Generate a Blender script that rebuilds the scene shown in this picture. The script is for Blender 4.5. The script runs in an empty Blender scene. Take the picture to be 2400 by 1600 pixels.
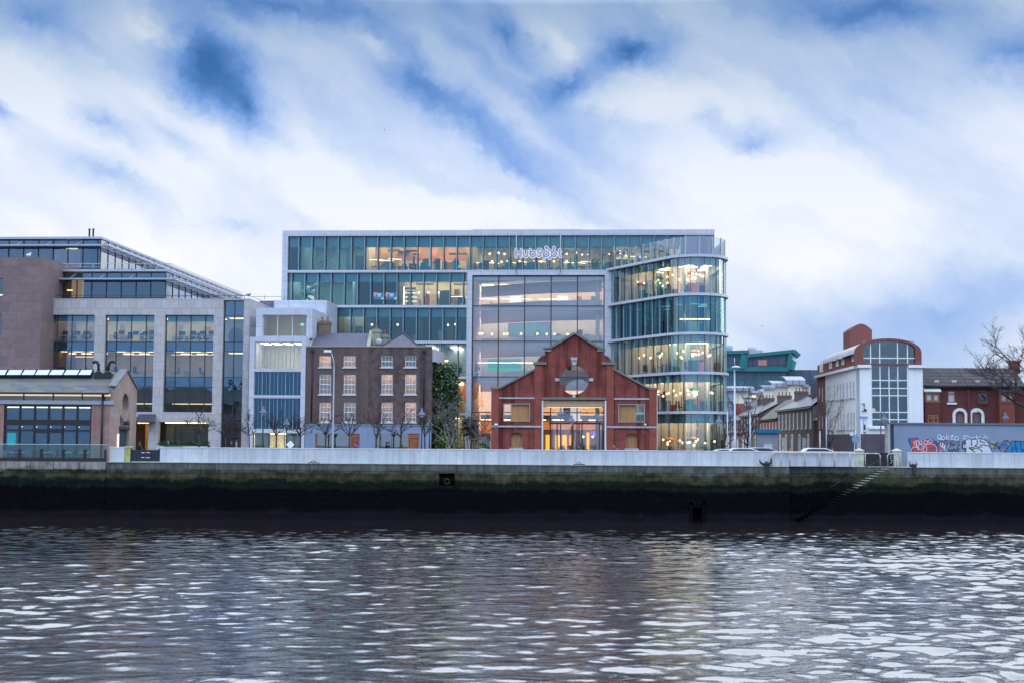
import bpy, bmesh, math, random
import numpy as np
from mathutils import Vector, Matrix
from mathutils.geometry import tessellate_polygon
R = math.radians
SC = bpy.context.scene
COL = SC.collection
# ------------------------------------------------------------------ camera
FPX = 3180.0; ZE = 2.02; TILT = math.atan(230/3180); ROLL = R(0.38)
_f = Vector((0, math.cos(TILT), math.sin(TILT)))
_r0 = Vector((1, 0, 0)); _u0 = Vector((0, -math.sin(TILT), math.cos(TILT)))
_r = _r0*math.cos(ROLL) + _u0*math.sin(ROLL)
_u = -_r0*math.sin(ROLL) + _u0*math.cos(ROLL)
EYE = Vector((0, 0, ZE))
cam = bpy.data.cameras.new("camera"); cam.sensor_width = 36; cam.lens = FPX/2400*36
cam.clip_end = 6000; cam.clip_start = 0.5
co = bpy.data.objects.new("camera", cam); COL.objects.link(co)
m3 = Matrix((( _r.x, _u.x, -_f.x), (_r.y, _u.y, -_f.y), (_r.z, _u.z, -_f.z)))
co.matrix_world = Matrix.Translation(EYE) @ m3.to_4x4()
SC.camera = co
def ray(px, py):
    return _r*((px-1200)/FPX) - _u*((py-800)/FPX) + _f
class Fr:
    """a building's own frame: x along its front, y into the building, z up"""
    def __init__(s, x, y, deg):
        s.o = Vector((x, y, 0)); s.a = R(deg); s.deg = deg
        s.ex = Vector((math.cos(s.a), math.sin(s.a), 0)); s.ey = Vector((-math.sin(s.a), math.cos(s.a), 0))
    def p(s, px, py, d=0.0):
        k = ray(px, py); n = s.ey
        t = (s.o + n*d - EYE).dot(n)/k.dot(n)
        q = EYE + k*t - s.o
        return q.dot(s.ex), q.z
    def x(s, px, py=950, d=0.0): return s.p(px, py, d)[0]
    def z(s, px, py, d=0.0): return s.p(px, py, d)[1]
    def q(s, px, py, x):
        """point seen at the pixel on the plane local x = const -> (y, z)"""
        k = ray(px, py); n = s.ex
        t = (s.o + n*x - EYE).dot(n)/k.dot(n)
        q = EYE + k*t - s.o
        return q.dot(s.ey), q.z
    def w(s, x, y, z=0): return s.o + s.ex*x + s.ey*y + Vector((0, 0, z))
    def loc(s, X, Y):
        q = Vector((X, Y, 0)) - s.o
        return q.dot(s.ex), q.dot(s.ey)
    def sub(s, x, y): 
        q = s.w(x, y); return Fr(q.x, q.y, s.deg)
# ------------------------------------------------------------------ objects
def tag(o, label=None, cat=None, group=None, kind=None):
    if label:
        o['label'] = label
        if len(label.split()) > 16: print('LONG', label)
    if cat: o['category'] = cat
    if group: o['group'] = group
    if kind: o['kind'] = kind
    return o
def thing(name, label, cat, fr=None, loc=(0, 0, 0), rot=0, group=None):
    o = bpy.data.objects.new(name, None); COL.objects.link(o)
    o.empty_display_size = .3
    if fr: o.location = fr.o; o.rotation_euler = (0, 0, fr.a)
    else: o.location = loc; o.rotation_euler = (0, 0, rot)
    return tag(o, label, cat, group)
def copy_tree(o, parent=None):
    c = o.copy(); COL.objects.link(c)
    if parent is not None: c.parent = parent
    for ch in KIDS.get(o.name, []): 
        d = copy_tree(ch, c); 
        KIDS.setdefault(c.name, []).append(d)
    return c
KIDS = {}
class MB:
    def __init__(s): s.v = []; s.f = []; s.m = []; s.sm = []
    def add(s, vs, fs, m=0, smooth=False):
        b = len(s.v); s.v += [tuple(v) for v in vs]
        for f in fs: s.f.append([b+i for i in f]); s.m.append(m); s.sm.append(smooth)
    def box(s, x0, x1, y0, y1, z0, z1, m=0):
        if x0 > x1: x0, x1 = x1, x0
        if y0 > y1: y0, y1 = y1, y0
        if z0 > z1: z0, z1 = z1, z0
        s.add([(x0,y0,z0),(x1,y0,z0),(x1,y1,z0),(x0,y1,z0),(x0,y0,z1),(x1,y0,z1),(x1,y1,z1),(x0,y1,z1)],
              [(0,3,2,1),(4,5,6,7),(0,1,5,4),(1,2,6,5),(2,3,7,6),(3,0,4,7)], m)
    def quad(s, a, b, c, d, m=0): s.add([a,b,c,d], [(0,1,2,3)], m)
    def prism(s, pts, y0, y1, holes=(), m=0, ax='xz'):
        """polygon given in (x,z), pushed through from y0 to y1"""
        polys = [list(pts)] + [list(h) for h in holes]
        flat = [p for P in polys for p in P]
        tris = tessellate_polygon([[Vector((p[0], p[1], 0)) for p in P] for P in polys])
        def mk(p, y):
            if ax == 'xz': return (p[0], y, p[1])
            if ax == 'xy': return (p[0], p[1], y)
            return (y, p[0], p[1])
        n = len(flat)
        vs = [mk(p, y0) for p in flat] + [mk(p, y1) for p in flat]
        fs = [tuple(t) for t in tris] + [tuple(n+i for i in reversed(t)) for t in tris]
        b = 0
        for P in polys:
            k = len(P)
            for i in range(k):
                j = (i+1) % k
                fs.append((b+i, b+j, n+b+j, n+b+i))
            b += k
        s.add(vs, fs, m)
    def wallh(s, x0, x1, z0, z1, y0, y1, holes=(), m=0):
        """wall from y0 to y1 with rectangular openings (a,b,c,d)=x0,x1,z0,z1"""
        xs = sorted({x0, x1} | {min(max(h[i], x0), x1) for h in holes for i in (0, 1)})
        zs = sorted({z0, z1} | {min(max(h[i], z0), z1) for h in holes for i in (2, 3)})
        nx, nz = len(xs)-1, len(zs)-1
        def solid(i, k):
            if i < 0 or k < 0 or i >= nx or k >= nz: return False
            cx = (xs[i]+xs[i+1])/2; cz = (zs[k]+zs[k+1])/2
            return not any(h[0] < cx < h[1] and h[2] < cz < h[3] for h in holes)
        for i in range(nx):
            for k in range(nz):
                if not solid(i, k): continue
                a, b, c, d = xs[i], xs[i+1], zs[k], zs[k+1]
                s.quad((a,y0,c),(b,y0,c),(b,y0,d),(a,y0,d), m)
                s.quad((b,y1,c),(a,y1,c),(a,y1,d),(b,y1,d), m)
                if not solid(i-1, k): s.quad((a,y1,c),(a,y0,c),(a,y0,d),(a,y1,d), m)
                if not solid(i+1, k): s.quad((b,y0,c),(b,y1,c),(b,y1,d),(b,y0,d), m)
                if not solid(i, k-1): s.quad((a,y1,c),(b,y1,c),(b,y0,c),(a,y0,c), m)
                if not solid(i, k+1): s.quad((a,y0,d),(b,y0,d),(b,y1,d),(a,y1,d), m)
    def tube(s, path, r, n=6, m=0, smooth=True):
        path = [Vector(p) for p in path]
        rs = r if isinstance(r, (list, tuple)) else [r]*len(path)
        vs = []; fs = []
        for i, p in enumerate(path):
            d = (path[min(i+1, len(path)-1)] - path[max(i-1, 0)])
            d = d.normalized() if d.length > 1e-9 else Vector((0,0,1))
            a = d.cross(Vector((0, 0, 1)))
            if a.length < .05: a = d.cross(Vector((0, 1, 0)))
            a.normalize(); b = d.cross(a)
            for k in range(n):
                t = 2*math.pi*k/n
                vs.append(p + (a*math.cos(t) + b*math.sin(t))*rs[i])
        for i in range(len(path)-1):
            for k in range(n):
                fs.append((i*n+k, i*n+(k+1) % n, (i+1)*n+(k+1) % n, (i+1)*n+k))
        fs.append(tuple(range(n-1, -1, -1))); L = (len(path)-1)*n; fs.append(tuple(range(L, L+n)))
        s.add(vs, fs, m, smooth)
    def lathe(s, prof, c=(0, 0, 0), n=12, m=0, smooth=True):
        vs = []; fs = []
        for r, z in prof:
            for k in range(n):
                t = 2*math.pi*k/n; vs.append((c[0]+r*math.cos(t), c[1]+r*math.sin(t), c[2]+z))
        for i in range(len(prof)-1):
            for k in range(n): fs.append((i*n+k, i*n+(k+1) % n, (i+1)*n+(k+1) % n, (i+1)*n+k))
        fs.append(tuple(range(n-1, -1, -1))); L = (len(prof)-1)*n; fs.append(tuple(range(L, L+n)))
        s.add(vs, fs, m, smooth)
    def ball(s, c, r, m=0, n=8, sx=1, sy=1, sz=1):
        k = max(4, n//2)
        vs = []; fs = []
        for i in range(k+1):
            t = math.pi*i/k
            for j in range(n):
                a = 2*math.pi*j/n; rr = r*math.sin(t)+1e-4
                vs.append((c[0]+rr*math.cos(a)*sx, c[1]+rr*math.sin(a)*sy, c[2]-r*math.cos(t)*sz))
        for i in range(k):
            for j in range(n): fs.append((i*n+j, i*n+(j+1) % n, (i+1)*n+(j+1) % n, (i+1)*n+j))
        s.add(vs, fs, m, True)
    def build(s, name, mats, parent=None, **kw):
        me = bpy.data.meshes.new(name)
        me.from_pydata(s.v, [], s.f)
        if not isinstance(mats, (list, tuple)): mats = [mats]
        for x in mats: me.materials.append(x)
        me.polygons.foreach_set('material_index', s.m)
        me.polygons.foreach_set('use_smooth', s.sm)
        me.update()
        o = bpy.data.objects.new(name, me); COL.objects.link(o)
        if parent is not None:
            o.parent = parent; KIDS.setdefault(parent.name, []).append(o)
        tag(o, **kw)
        return o
def one(name, mats, parent, fn, *a, **kw):
    b = MB(); getattr(b, fn)(*a); return b.build(name, mats, parent, **kw)
def ordn(i):
    return ['first','second','third','fourth','fifth','sixth','seventh','eighth','ninth','tenth','eleventh','twelfth','thirteenth',
            'fourteenth','fifteenth','sixteenth','seventeenth','eighteenth','nineteenth','twentieth','twenty first','twenty second',
            'twenty third','twenty fourth','twenty fifth','twenty sixth','twenty seventh','twenty eighth','twenty ninth','thirtieth'][i]
# ------------------------------------------------------------------ materials
class NT:
    def __init__(s, nt): s.nt = nt
    def n(s, typ, **kw):
        x = s.nt.nodes.new(typ)
        for k, v in kw.items():
            if k.startswith('i_'):
                key = k[2:]; key = int(key) if key.isdigit() else key.replace('_', ' ')
                s.set(x.inputs[key], v)
            else: setattr(x, k, v)
        return x
    def set(s, inp, v):
        if isinstance(v, bpy.types.NodeSocket): s.nt.links.new(v, inp)
        elif isinstance(v, bpy.types.Node): s.nt.links.new(v.outputs[0], inp)
        else:
            if isinstance(v, (tuple, list)) and len(v) == 3 and inp.type == 'RGBA': v = (*v, 1)
            inp.default_value = v
    def math(s, op, a, b=None, c=None, clamp=False):
        x = s.nt.nodes.new('ShaderNodeMath'); x.operation = op; x.use_clamp = clamp
        s.set(x.inputs[0], a)
        if b is not None: s.set(x.inputs[1], b)
        if c is not None: s.set(x.inputs[2], c)
        return x.outputs[0]
    def mix(s, fac, a, b, typ='MIX'):
        x = s.nt.nodes.new('ShaderNodeMix'); x.data_type = 'RGBA'; x.blend_type = typ
        s.set(x.inputs[0], fac); s.set(x.inputs[6], a); s.set(x.inputs[7], b)
        return x.outputs[2]
    def ramp(s, fac, stops, interp='LINEAR'):
        x = s.nt.nodes.new('ShaderNodeValToRGB'); s.set(x.inputs[0], fac)
        cr = x.color_ramp; cr.interpolation = interp
        while len(cr.elements) < len(stops): cr.elements.new(0.5)
        for e, (p, c) in zip(cr.elements, stops):
            e.position = p; e.color = (*c, 1) if len(c) == 3 else c
        return x.outputs[0]
    def mr(s, v, a, b, c=0.0, d=1.0, smooth=False):
        x = s.nt.nodes.new('ShaderNodeMapRange')
        if smooth: x.interpolation_type = 'SMOOTHSTEP'
        s.set(x.inputs[0], v); x.inputs[1].default_value = a; x.inputs[2].default_value = b
        x.inputs[3].default_value = c; x.inputs[4].default_value = d
        return x.outputs[0]
def newmat(name):
    m = bpy.data.materials.new(name); m.use_nodes = True
    m.node_tree.nodes.clear()
    t = NT(m.node_tree)
    out = t.n('ShaderNodeOutputMaterial')
    return m, t, out
def objco(t, sc=(1, 1, 1)):
    c = t.n('ShaderNodeTexCoord')
    mp = t.n('ShaderNodeMapping'); t.set(mp.inputs[0], c.outputs['Object']); mp.inputs['Scale'].default_value = sc
    return mp.outputs[0]
def noise(t, vec, scale, detail=3, rough=.55, dist=0.0):
    x = t.n('ShaderNodeTexNoise'); t.set(x.inputs['Vector'], vec)
    x.inputs['Scale'].default_value = scale; x.inputs['Detail'].default_value = detail
    x.inputs['Roughness'].default_value = rough; x.inputs['Distortion'].default_value = dist
    return x.outputs[0]
def mul(c, k): return tuple(min(1, x*k) for x in c)
MATS = {}
def pm(name, col, rough=.6, var=.15, scale=1.5, col2=None, metal=0.0, spec=.4, streak=0.0, bump=0.0):
    """painted / plain surface with some unevenness; streak = vertical run marks"""
    if name in MATS: return MATS[name]
    m, t, out = newmat(name)
    p = t.n('ShaderNodeBsdfPrincipled')
    v = objco(t)
    n = noise(t, v, scale, 4)
    c = t.mix(t.mr(n, .3, .7), mul(col, 1-var), col2 or mul(col, 1+var))
    if streak:
        v2 = objco(t, (2.2, 2.2, .12))
        c = t.mix(t.math('MULTIPLY', t.mr(noise(t, v2, 1.2, 5), .45, .75), streak), c, mul(col, .55))
    t.set(p.inputs['Base Color'], c)
    p.inputs['Roughness'].default_value = rough; p.inputs['Metallic'].default_value = metal
    p.inputs['Specular IOR Level'].default_value = spec
    if bump:
        b = t.n('ShaderNodeBump'); b.inputs['Strength'].default_value = bump; t.set(b.inputs['Height'], noise(t, v, scale*6, 4)); t.set(p.inputs['Normal'], b)
    t.set(out.inputs[0], p)
    MATS[name] = m; return m
def brickm(name, c1, c2, mortar, bw=.23, bh=.075, ms=.012, rough=.85, patch=.35, patchcol=None, pscale=.6, off=.5, stain=None, spec=.25, xyz='wall', streak=0):
    if name in MATS: return MATS[name]
    m, t, out = newmat(name)
    p = t.n('ShaderNodeBsdfPrincipled')
    co_ = t.n('ShaderNodeTexCoord').outputs['Object']
    sp = t.n('ShaderNodeSeparateXYZ'); t.set(sp.inputs[0], co_)
    cb = t.n('ShaderNodeCombineXYZ')
    if xyz == 'wall':
        t.set(cb.inputs[0], t.math('ADD', sp.outputs[0], sp.outputs[1])); t.set(cb.inputs[1], sp.outputs[2])
    else:
        t.set(cb.inputs[0], sp.outputs[0]); t.set(cb.inputs[1], sp.outputs[1])
    b = t.n('ShaderNodeTexBrick'); t.set(b.inputs['Vector'], cb)
    b.inputs['Color1'].default_value = (*c1, 1); b.inputs['Color2'].default_value = (*c2, 1); b.inputs['Mortar'].default_value = (*mortar, 1)
    b.inputs['Scale'].default_value = 1; b.inputs['Brick Width'].default_value = bw; b.inputs['Row Height'].default_value = bh
    b.inputs['Mortar Size'].default_value = ms; b.offset = off; b.inputs['Mortar Smooth'].default_value = .2
    c = b.outputs[0]
    n = noise(t, co_, pscale, 6, .65)
    c = t.mix(t.math('MULTIPLY', t.mr(n, .42, .62), patch), c, patchcol or mul(c1, .4))
    n2 = noise(t, co_, pscale*7, 3, .6)
    c = t.mix(t.mr(n2, .3, .7, 0, .35), c, mul(c2, .6))
    if streak:
        v2 = objco(t, (1.6, 1.6, .1))
        c = t.mix(t.math('MULTIPLY', t.mr(noise(t, v2, 1.0, 5), .47, .62), streak), c, mul(c1, .33))
    t.set(p.inputs['Base Color'], c)
    p.inputs['Roughness'].default_value = rough; p.inputs['Specular IOR Level'].default_value = spec
    t.set(out.inputs[0], p)
    MATS[name] = m; return m
def glassm(name, tint=(.62, .8, .84), refl=.10, wob=.012, rcol=(1, 1, 1), wsc=.7):
    if name in MATS: return MATS[name]
    m, t, out = newmat(name)
    tr = t.n('ShaderNodeBsdfTransparent'); tr.inputs[0].default_value = (*tint, 1)
    gl = t.n('ShaderNodeBsdfGlossy'); gl.inputs['Roughness'].default_value = .015; gl.inputs[0].default_value = (*rcol, 1)
    bp = t.n('ShaderNodeBump'); bp.inputs['Strength'].default_value = 1.0; bp.inputs['Distance'].default_value = wob
    t.set(bp.inputs['Height'], noise(t, objco(t), wsc, 2, .4)); t.set(gl.inputs['Normal'], bp)
    fr = t.n('ShaderNodeFresnel'); fr.inputs[0].default_value = 1.5
    fac = t.math('ADD', t.math('MULTIPLY', fr.outputs[0], 1.3), refl, clamp=True)
    mx = t.n('ShaderNodeMixShader'); t.set(mx.inputs[0], fac); t.set(mx.inputs[1], tr); t.set(mx.inputs[2], gl)
    t.set(out.inputs[0], mx)
    MATS[name] = m; return m
def emitm(name, col, st):
    if name in MATS: return MATS[name]
    m, t, out = newmat(name)
    e = t.n('ShaderNodeEmission'); e.inputs[0].default_value = (*col, 1); e.inputs[1].default_value = st
    t.set(out.inputs[0], e); MATS[name] = m; return m
def timberm(name, c1, c2, sc=4.0):
    if name in MATS: return MATS[name]
    m, t, out = newmat(name)
    p = t.n('ShaderNodeBsdfPrincipled')
    v = objco(t, (sc, sc, .25)); n = noise(t, v, 2.2, 5, .7)
    t.set(p.inputs['Base Color'], t.mix(t.mr(n, .35, .65), c1, c2)); p.inputs['Roughness'].default_value = .6
    t.set(out.inputs[0], p); MATS[name] = m; return m
# ------------------------------------------------------------------ light and sky
SUN_EL, SUN_AZ = 9.0, 62.0      # low sun, behind cloud, to the right of the view and beyond it
W = bpy.data.worlds.new("World"); SC.world = W; W.use_nodes = True
W.node_tree.nodes.clear(); t = NT(W.node_tree)
wo = t.n('ShaderNodeOutputWorld')
sky = t.n('ShaderNodeTexSky'); sky.sky_type = 'NISHITA'; sky.sun_disc = False
sky.sun_elevation = R(SUN_EL); sky.sun_rotation = R(SUN_AZ); sky.altitude = 10; sky.air_density = 1.0; sky.dust_density = .6; sky.ozone_density = 2.0
D = t.n('ShaderNodeTexCoord').outputs['Generated']
sp = t.n('ShaderNodeSeparateXYZ'); t.set(sp.inputs[0], D)
# direction in (azimuth-like, height-like) terms, softly warped so cloud edges are ragged
warp = t.n('ShaderNodeTexNoise'); t.set(warp.inputs['Vector'], D); warp.inputs['Scale'].default_value = 9; warp.inputs['Detail'].default_value = 8; warp.inputs['Roughness'].default_value = .66
wv = t.n('ShaderNodeVectorMath', operation='SUBTRACT'); t.set(wv.inputs[0], warp.outputs['Color']); wv.inputs[1].default_value = (.5, .5, .5)
ws = t.n('ShaderNodeVectorMath', operation='SCALE'); t.set(ws.inputs[0], wv); ws.inputs['Scale'].default_value = .075
xz = t.n('ShaderNodeCombineXYZ'); t.set(xz.inputs[0], sp.outputs[0]); t.set(xz.inputs[1], sp.outputs[2])
P = t.n('ShaderNodeVectorMath', operation='ADD'); t.set(P.inputs[0], xz); t.set(P.inputs[1], ws)
P = P.outputs[0]
def skypt(px, py):
    d = ray(px, py).normalized(); return d.x, d.z
def blob(px, py, rx, ry, ang):
    cx, cz = skypt(px, py)
    mp = t.n('ShaderNodeMapping', vector_type='TEXTURE'); t.set(mp.inputs[0], P)
    mp.inputs['Location'].default_value = (cx, cz, 0); mp.inputs['Rotation'].default_value = (0, 0, R(-ang))
    mp.inputs['Scale'].default_value = (rx/FPX, ry/FPX, 1)
    g = t.n('ShaderNodeTexGradient', gradient_type='QUADRATIC_SPHERE'); t.set(g.inputs[0], mp.outputs[0])
    return g.outputs[1]
# streaky cloud field, stretched from upper left to lower right
def streak(scale, a, b, ang, det=5, ro=.55, off=0):
    mp = t.n('ShaderNodeMapping'); t.set(mp.inputs[0], P)
    mp.inputs['Rotation'].default_value = (0, 0, R(ang)); mp.inputs['Location'].default_value = (off, off, off)
    mp2 = t.n('ShaderNodeMapping'); t.set(mp2.inputs[0], mp.outputs[0]); mp2.inputs['Scale'].default_value = (a, b, 1)
    return noise(t, mp2.outputs[0], scale, det, ro)
s1 = streak(5, .8, 2.2, 33, 5, .5, 1.7)
s2 = streak(11, .8, 3.0, 30, 4, .5, 4.1)
field = t.math('ADD', t.math('MULTIPLY', s1, .7), t.math('MULTIPLY', s2, .3))
# more cloud low down, broken higher up; extra cloud added above the view to whiten the water
dens = t.math('ADD', t.math('MULTIPLY', t.mr(field, .30, .70, -.36, .36), t.mr(sp.outputs[2], .0, .20, .2, .95)), t.math('ADD', t.mr(sp.outputs[2], .05, .30, 1.0, .66), t.mr(sp.outputs[2], .31, .35, 0, .5)))
for (px, py, rx, ry, an, am) in [
    (455, 150, 240, 200, 35, -.80), (560, 250, 220, 120, 50, -.5), (60, 30, 260, 150, 20, -.6), (640, 20, 420, 100, 12, -.5), (230, 290, 240, 70, 40, -.5),
    (980, 215, 420, 110, 33, -.5), (1230, 400, 360, 90, 30, -.35), (1480, 110, 200, 90, -14, -.62), (1340, 170, 170, 75, -25, -.5), (1190, 70, 130, 80, 30, -.4),
    (2050, 30, 460, 110, 5, -.5), (2380, 140, 330, 130, 0, -.42), (1760, 320, 230, 80, 12, -.6), (1640, 280, 90, 40, 25, -.25), (250, 430, 380, 100, 30, -.45), (10, 270, 90, 60, 20, -.6),
    (2200, 720, 820, 260, -8, -.52), (2050, 930, 900, 320, 0, -.50), (1220, 480, 360, 80, 16, -.34), (560, 560, 180, 50, 5, -.2), (1960, 500, 260, 60, 5, -.15),(380,330,160,60,45,-.3),
    (60, 190, 170, 110, 40, .6), (780, 440, 420, 130, 22, .55), (1330, 90, 240, 70, 30, .5), (860, 130, 240, 45, 30, .45), (1850, 420, 500, 130, 10, .45), (330, 60, 120, 60, 10, .5), (1560, 230, 300, 100, 8, .35), (1030, 500, 500, 80, 0, .4)]:
    dens = t.math('ADD', dens, t.math('MULTIPLY', blob(px, py, rx, ry, an), am))
dens = t.math('MAXIMUM', dens, 0.0); dens = t.math('MINIMUM', dens, 1.15)
front = t.mr(sp.outputs[1], -.2, .35, 0, 1, True)
# cloud brightness: bright low over the roofs; unseen sky overhead and behind boosted to light the scene
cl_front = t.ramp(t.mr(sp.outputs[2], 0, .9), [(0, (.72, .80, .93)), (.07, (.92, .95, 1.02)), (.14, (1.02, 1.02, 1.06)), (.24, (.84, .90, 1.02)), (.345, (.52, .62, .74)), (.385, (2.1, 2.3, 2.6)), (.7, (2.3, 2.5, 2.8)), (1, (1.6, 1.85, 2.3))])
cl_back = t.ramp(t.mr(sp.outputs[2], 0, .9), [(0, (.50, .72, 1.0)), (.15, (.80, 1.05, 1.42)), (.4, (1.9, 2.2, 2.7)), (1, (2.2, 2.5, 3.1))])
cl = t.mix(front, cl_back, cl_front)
bl = t.ramp(dens, [(0, (.06, .23, .56)), (.25, (.20, .39, .75)), (.45, (.40, .56, .86)), (.70, (.68, .78, .93)), (.92, (.91, .935, .975)), (1, (.965, .975, .99))])
b1 = t.n('ShaderNodeBackground'); t.set(b1.inputs[0], t.mix(1.0, sky.outputs[0], (.8, .95, 1.25), 'MULTIPLY')); b1.inputs[1].default_value = .07
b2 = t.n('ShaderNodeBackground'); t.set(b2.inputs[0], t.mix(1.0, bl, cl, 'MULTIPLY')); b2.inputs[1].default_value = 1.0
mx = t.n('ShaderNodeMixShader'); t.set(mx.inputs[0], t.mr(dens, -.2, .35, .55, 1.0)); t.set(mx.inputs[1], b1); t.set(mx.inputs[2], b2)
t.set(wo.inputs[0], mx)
sl = bpy.data.lights.new("sun", 'SUN'); sl.energy = .55; sl.angle = R(25); sl.color = (1, .93, .86)
so = bpy.data.objects.new("sun", sl); COL.objects.link(so)
_az = R(SUN_AZ)
sd = Vector((math.sin(_az)*math.cos(R(SUN_EL)), math.cos(_az)*math.cos(R(SUN_EL)), math.sin(R(SUN_EL))))
so.rotation_euler = sd.to_track_quat('Z', 'Y').to_euler()
SC.view_settings.view_transform = 'Standard'; SC.view_settings.look = 'None'; SC.view_settings.gamma = 1; SC.view_settings.exposure = 0
SC.view_settings.use_curve_mapping = False
SC.cycles.use_denoising = True; SC.cycles.max_bounces = 7; SC.cycles.transparent_max_bounces = 16; SC.cycles.sample_clamp_indirect = 4; SC.cycles.caustics_reflective = False; SC.cycles.caustics_refractive = False
# ------------------------------------------------------------------ materials used all over
concrete = pm('pale_concrete', (.56, .60, .64), .8, .06, .5, streak=.35)
white_panel = brickm('white_cladding', (.48, .52, .60), (.52, .55, .63), (.30, .32, .40), 1.42, 1.0, .025, .45, .12, (.40, .43, .5), .3, off=0, spec=.4)
white_paint = pm('white_paint', (.72, .75, .78), .6, .05, 1)
dark_metal = pm('dark_metal', (.03, .033, .045), .45, .2, 3, spec=.5)
grey_metal = pm('grey_metal', (.36, .39, .45), .4, .08, 2, metal=.3)
black_paint = pm('black_paint', (.012, .012, .018), .5, .2, 3)
ceil_dark = pm('dark_ceiling', (.14, .13, .14), .8, .4, 1.5)
ceil_pale = pm('pale_ceiling', (.55, .54, .52), .8, .05)
carpet = pm('office_carpet', (.16, .17, .2), .9, .2)
cream = pm('cream_interior', (.62, .57, .46), .8, .08, .8)
teal_in = pm('teal_interior', (.20, .36, .38), .8, .15, .6)
navy_in = pm('navy_interior', (.03, .08, .16), .8, .3, .6)
salmon = pm('salmon_interior', (.62, .24, .17), .8, .15, .6)
wood_in = timberm('wood_panelling', (.42, .22, .10), (.55, .32, .16))
blindm = pm('roller_blind', (.16, .42, .47), .8, .10, .25)
# ------------------------------------------------------------------ river, ground, quay
ZW = -4.45
def build_water():
    rng = np.random.RandomState(5)
    X0, X1, Y0, Y1 = -58.0, 58.0, 24.0, 110.6
    nx, ny = 760, 900
    xs = np.linspace(X0, X1, nx); ys = np.linspace(Y0, Y1, ny)
    X, Y = np.meshgrid(xs, ys); Z = np.zeros_like(X)
    for i in range(90):
        lam = .48*(3.6/.48)**(rng.rand()**1.15)
        th = rng.normal(math.pi/2+.15, .70)
        k = 2*math.pi/lam
        slope = .0118*(lam/1.5)**(-.12)
        amp = slope/k
        ph = rng.rand()*6.28
        a = k*(math.cos(th)*X + math.sin(th)*Y) + ph
        Z += amp*(np.sin(a) + .25*np.sin(2*a+.6))
    # patches of rougher and calmer water
    patch = 1+.35*np.sin(X*.11+Y*.05+1)*np.sin(Y*.13-X*.04) 
    # rougher water toward the open side street, calmer in the lee of the tall buildings
    Z *= patch*(1.12+.30*np.tanh((X-.12*Y-2)/7))
    edge = np.clip((110.4-Y)/14, .25, 1)*np.clip((X-X0)/4, 0, 1)*np.clip((X1-X)/4, 0, 1)*np.clip((Y-Y0)/3, 0, 1)
    Z *= edge
    co_ = np.stack([X, Y, Z+ZW], -1).reshape(-1, 3)
    idx = np.arange(nx*ny).reshape(ny, nx)
    f = np.stack([idx[:-1,:-1], idx[:-1,1:], idx[1:,1:], idx[1:,:-1]], -1).reshape(-1, 4)
    # open water beyond the modelled ripples
    B = 700
    ext = np.array([(-B,-B,ZW),(B,-B,ZW),(B,Y0,ZW),(-B,Y0,ZW),(-B,Y1,ZW),(X0,Y0,ZW),(X0,Y1,ZW),(X1,Y0,ZW),(B,Y1,ZW),(X1,Y1,ZW)])
    n0 = len(co_); co_ = np.vstack([co_, ext])
    ef = np.array([(0,1,2,3),(3,5,6,4),(7,2,8,9)])+n0
    f = np.vstack([f, ef])
    me = bpy.data.meshes.new('water')
    me.vertices.add(len(co_)); me.vertices.foreach_set('co', co_.ravel())
    me.loops.add(f.size); me.loops.foreach_set('vertex_index', f.ravel().astype(np.int32))
    me.polygons.add(len(f)); me.polygons.foreach_set('loop_start', np.arange(0, f.size, 4, dtype=np.int32))
    me.polygons.foreach_set('loop_total', np.full(len(f), 4, dtype=np.int32))
    me.polygons.foreach_set('use_smooth', np.ones(len(f), dtype=bool))
    me.update(); me.validate()
    m, t, out = newmat('river_water')
    p = t.n('ShaderNodeBsdfPrincipled')
    p.inputs['Base Color'].default_value = (.014, .011, .012, 1); p.inputs['Roughness'].default_value = .02
    p.inputs['IOR'].default_value = 3.0; p.inputs['Specular IOR Level'].default_value = .5
    v = objco(t, (1, 1.25, 1))
    h = t.math('ADD', t.math('MULTIPLY', noise(t, v, 2.3, 3, .55, .3), 1.0), t.math('MULTIPLY', noise(t, v, 9.0, 2, .5), .18))
    b = t.n('ShaderNodeBump'); b.inputs['Strength'].default_value = 1; b.inputs['Distance'].default_value = .014
    t.set(b.inputs['Height'], h); t.set(p.inputs['Normal'], b)
    t.set(out.inputs[0], p)
    me.materials.append(m)
    o = bpy.data.objects.new('water', me); COL.objects.link(o); tag(o, kind='structure')
build_water()
# ---- ground behind the quay wall, road and pavements
asphalt = pm('asphalt', (.055, .056, .062), .85, .25, .8)
paving = brickm('paving', (.22, .22, .23), (.26, .26, .27), (.12, .12, .13), .6, .4, .012, xyz='flat', patch=.2, patchcol=(.15, .15, .15))
b = MB(); b.box(-900, 900, 112.2, 2600, -1.2, -.13); b.build('ground', pm('earth', (.12, .12, .11), .95, .2, .3), kind='structure')
b = MB(); b.box(-160, 160, 116.5, 127.5, -.13, -.012); b.build('road', asphalt, kind='structure')
b = MB()
for x in range(-150, 150, 6): b.box(x, x+3, 121.9, 122.05, -.012, -.006)
b.build('road_marking', white_paint, kind='structure')
b = MB(); b.box(-160, 160, 112.2, 116.5, -.6, 0.0); b.build('pavement', paving, kind='structure')
b = MB(); b.box(-160, 21.6, 127.5, 146, -.6, -.004); b.box(33, 160, 127.5, 131, -.6, -.004); b.build('pavement', paving, kind='structure')
b = MB(); b.box(22.2, 32.9, 127.5, 330, -.13, -.014); b.build('side_road', asphalt, kind='structure')
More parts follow.
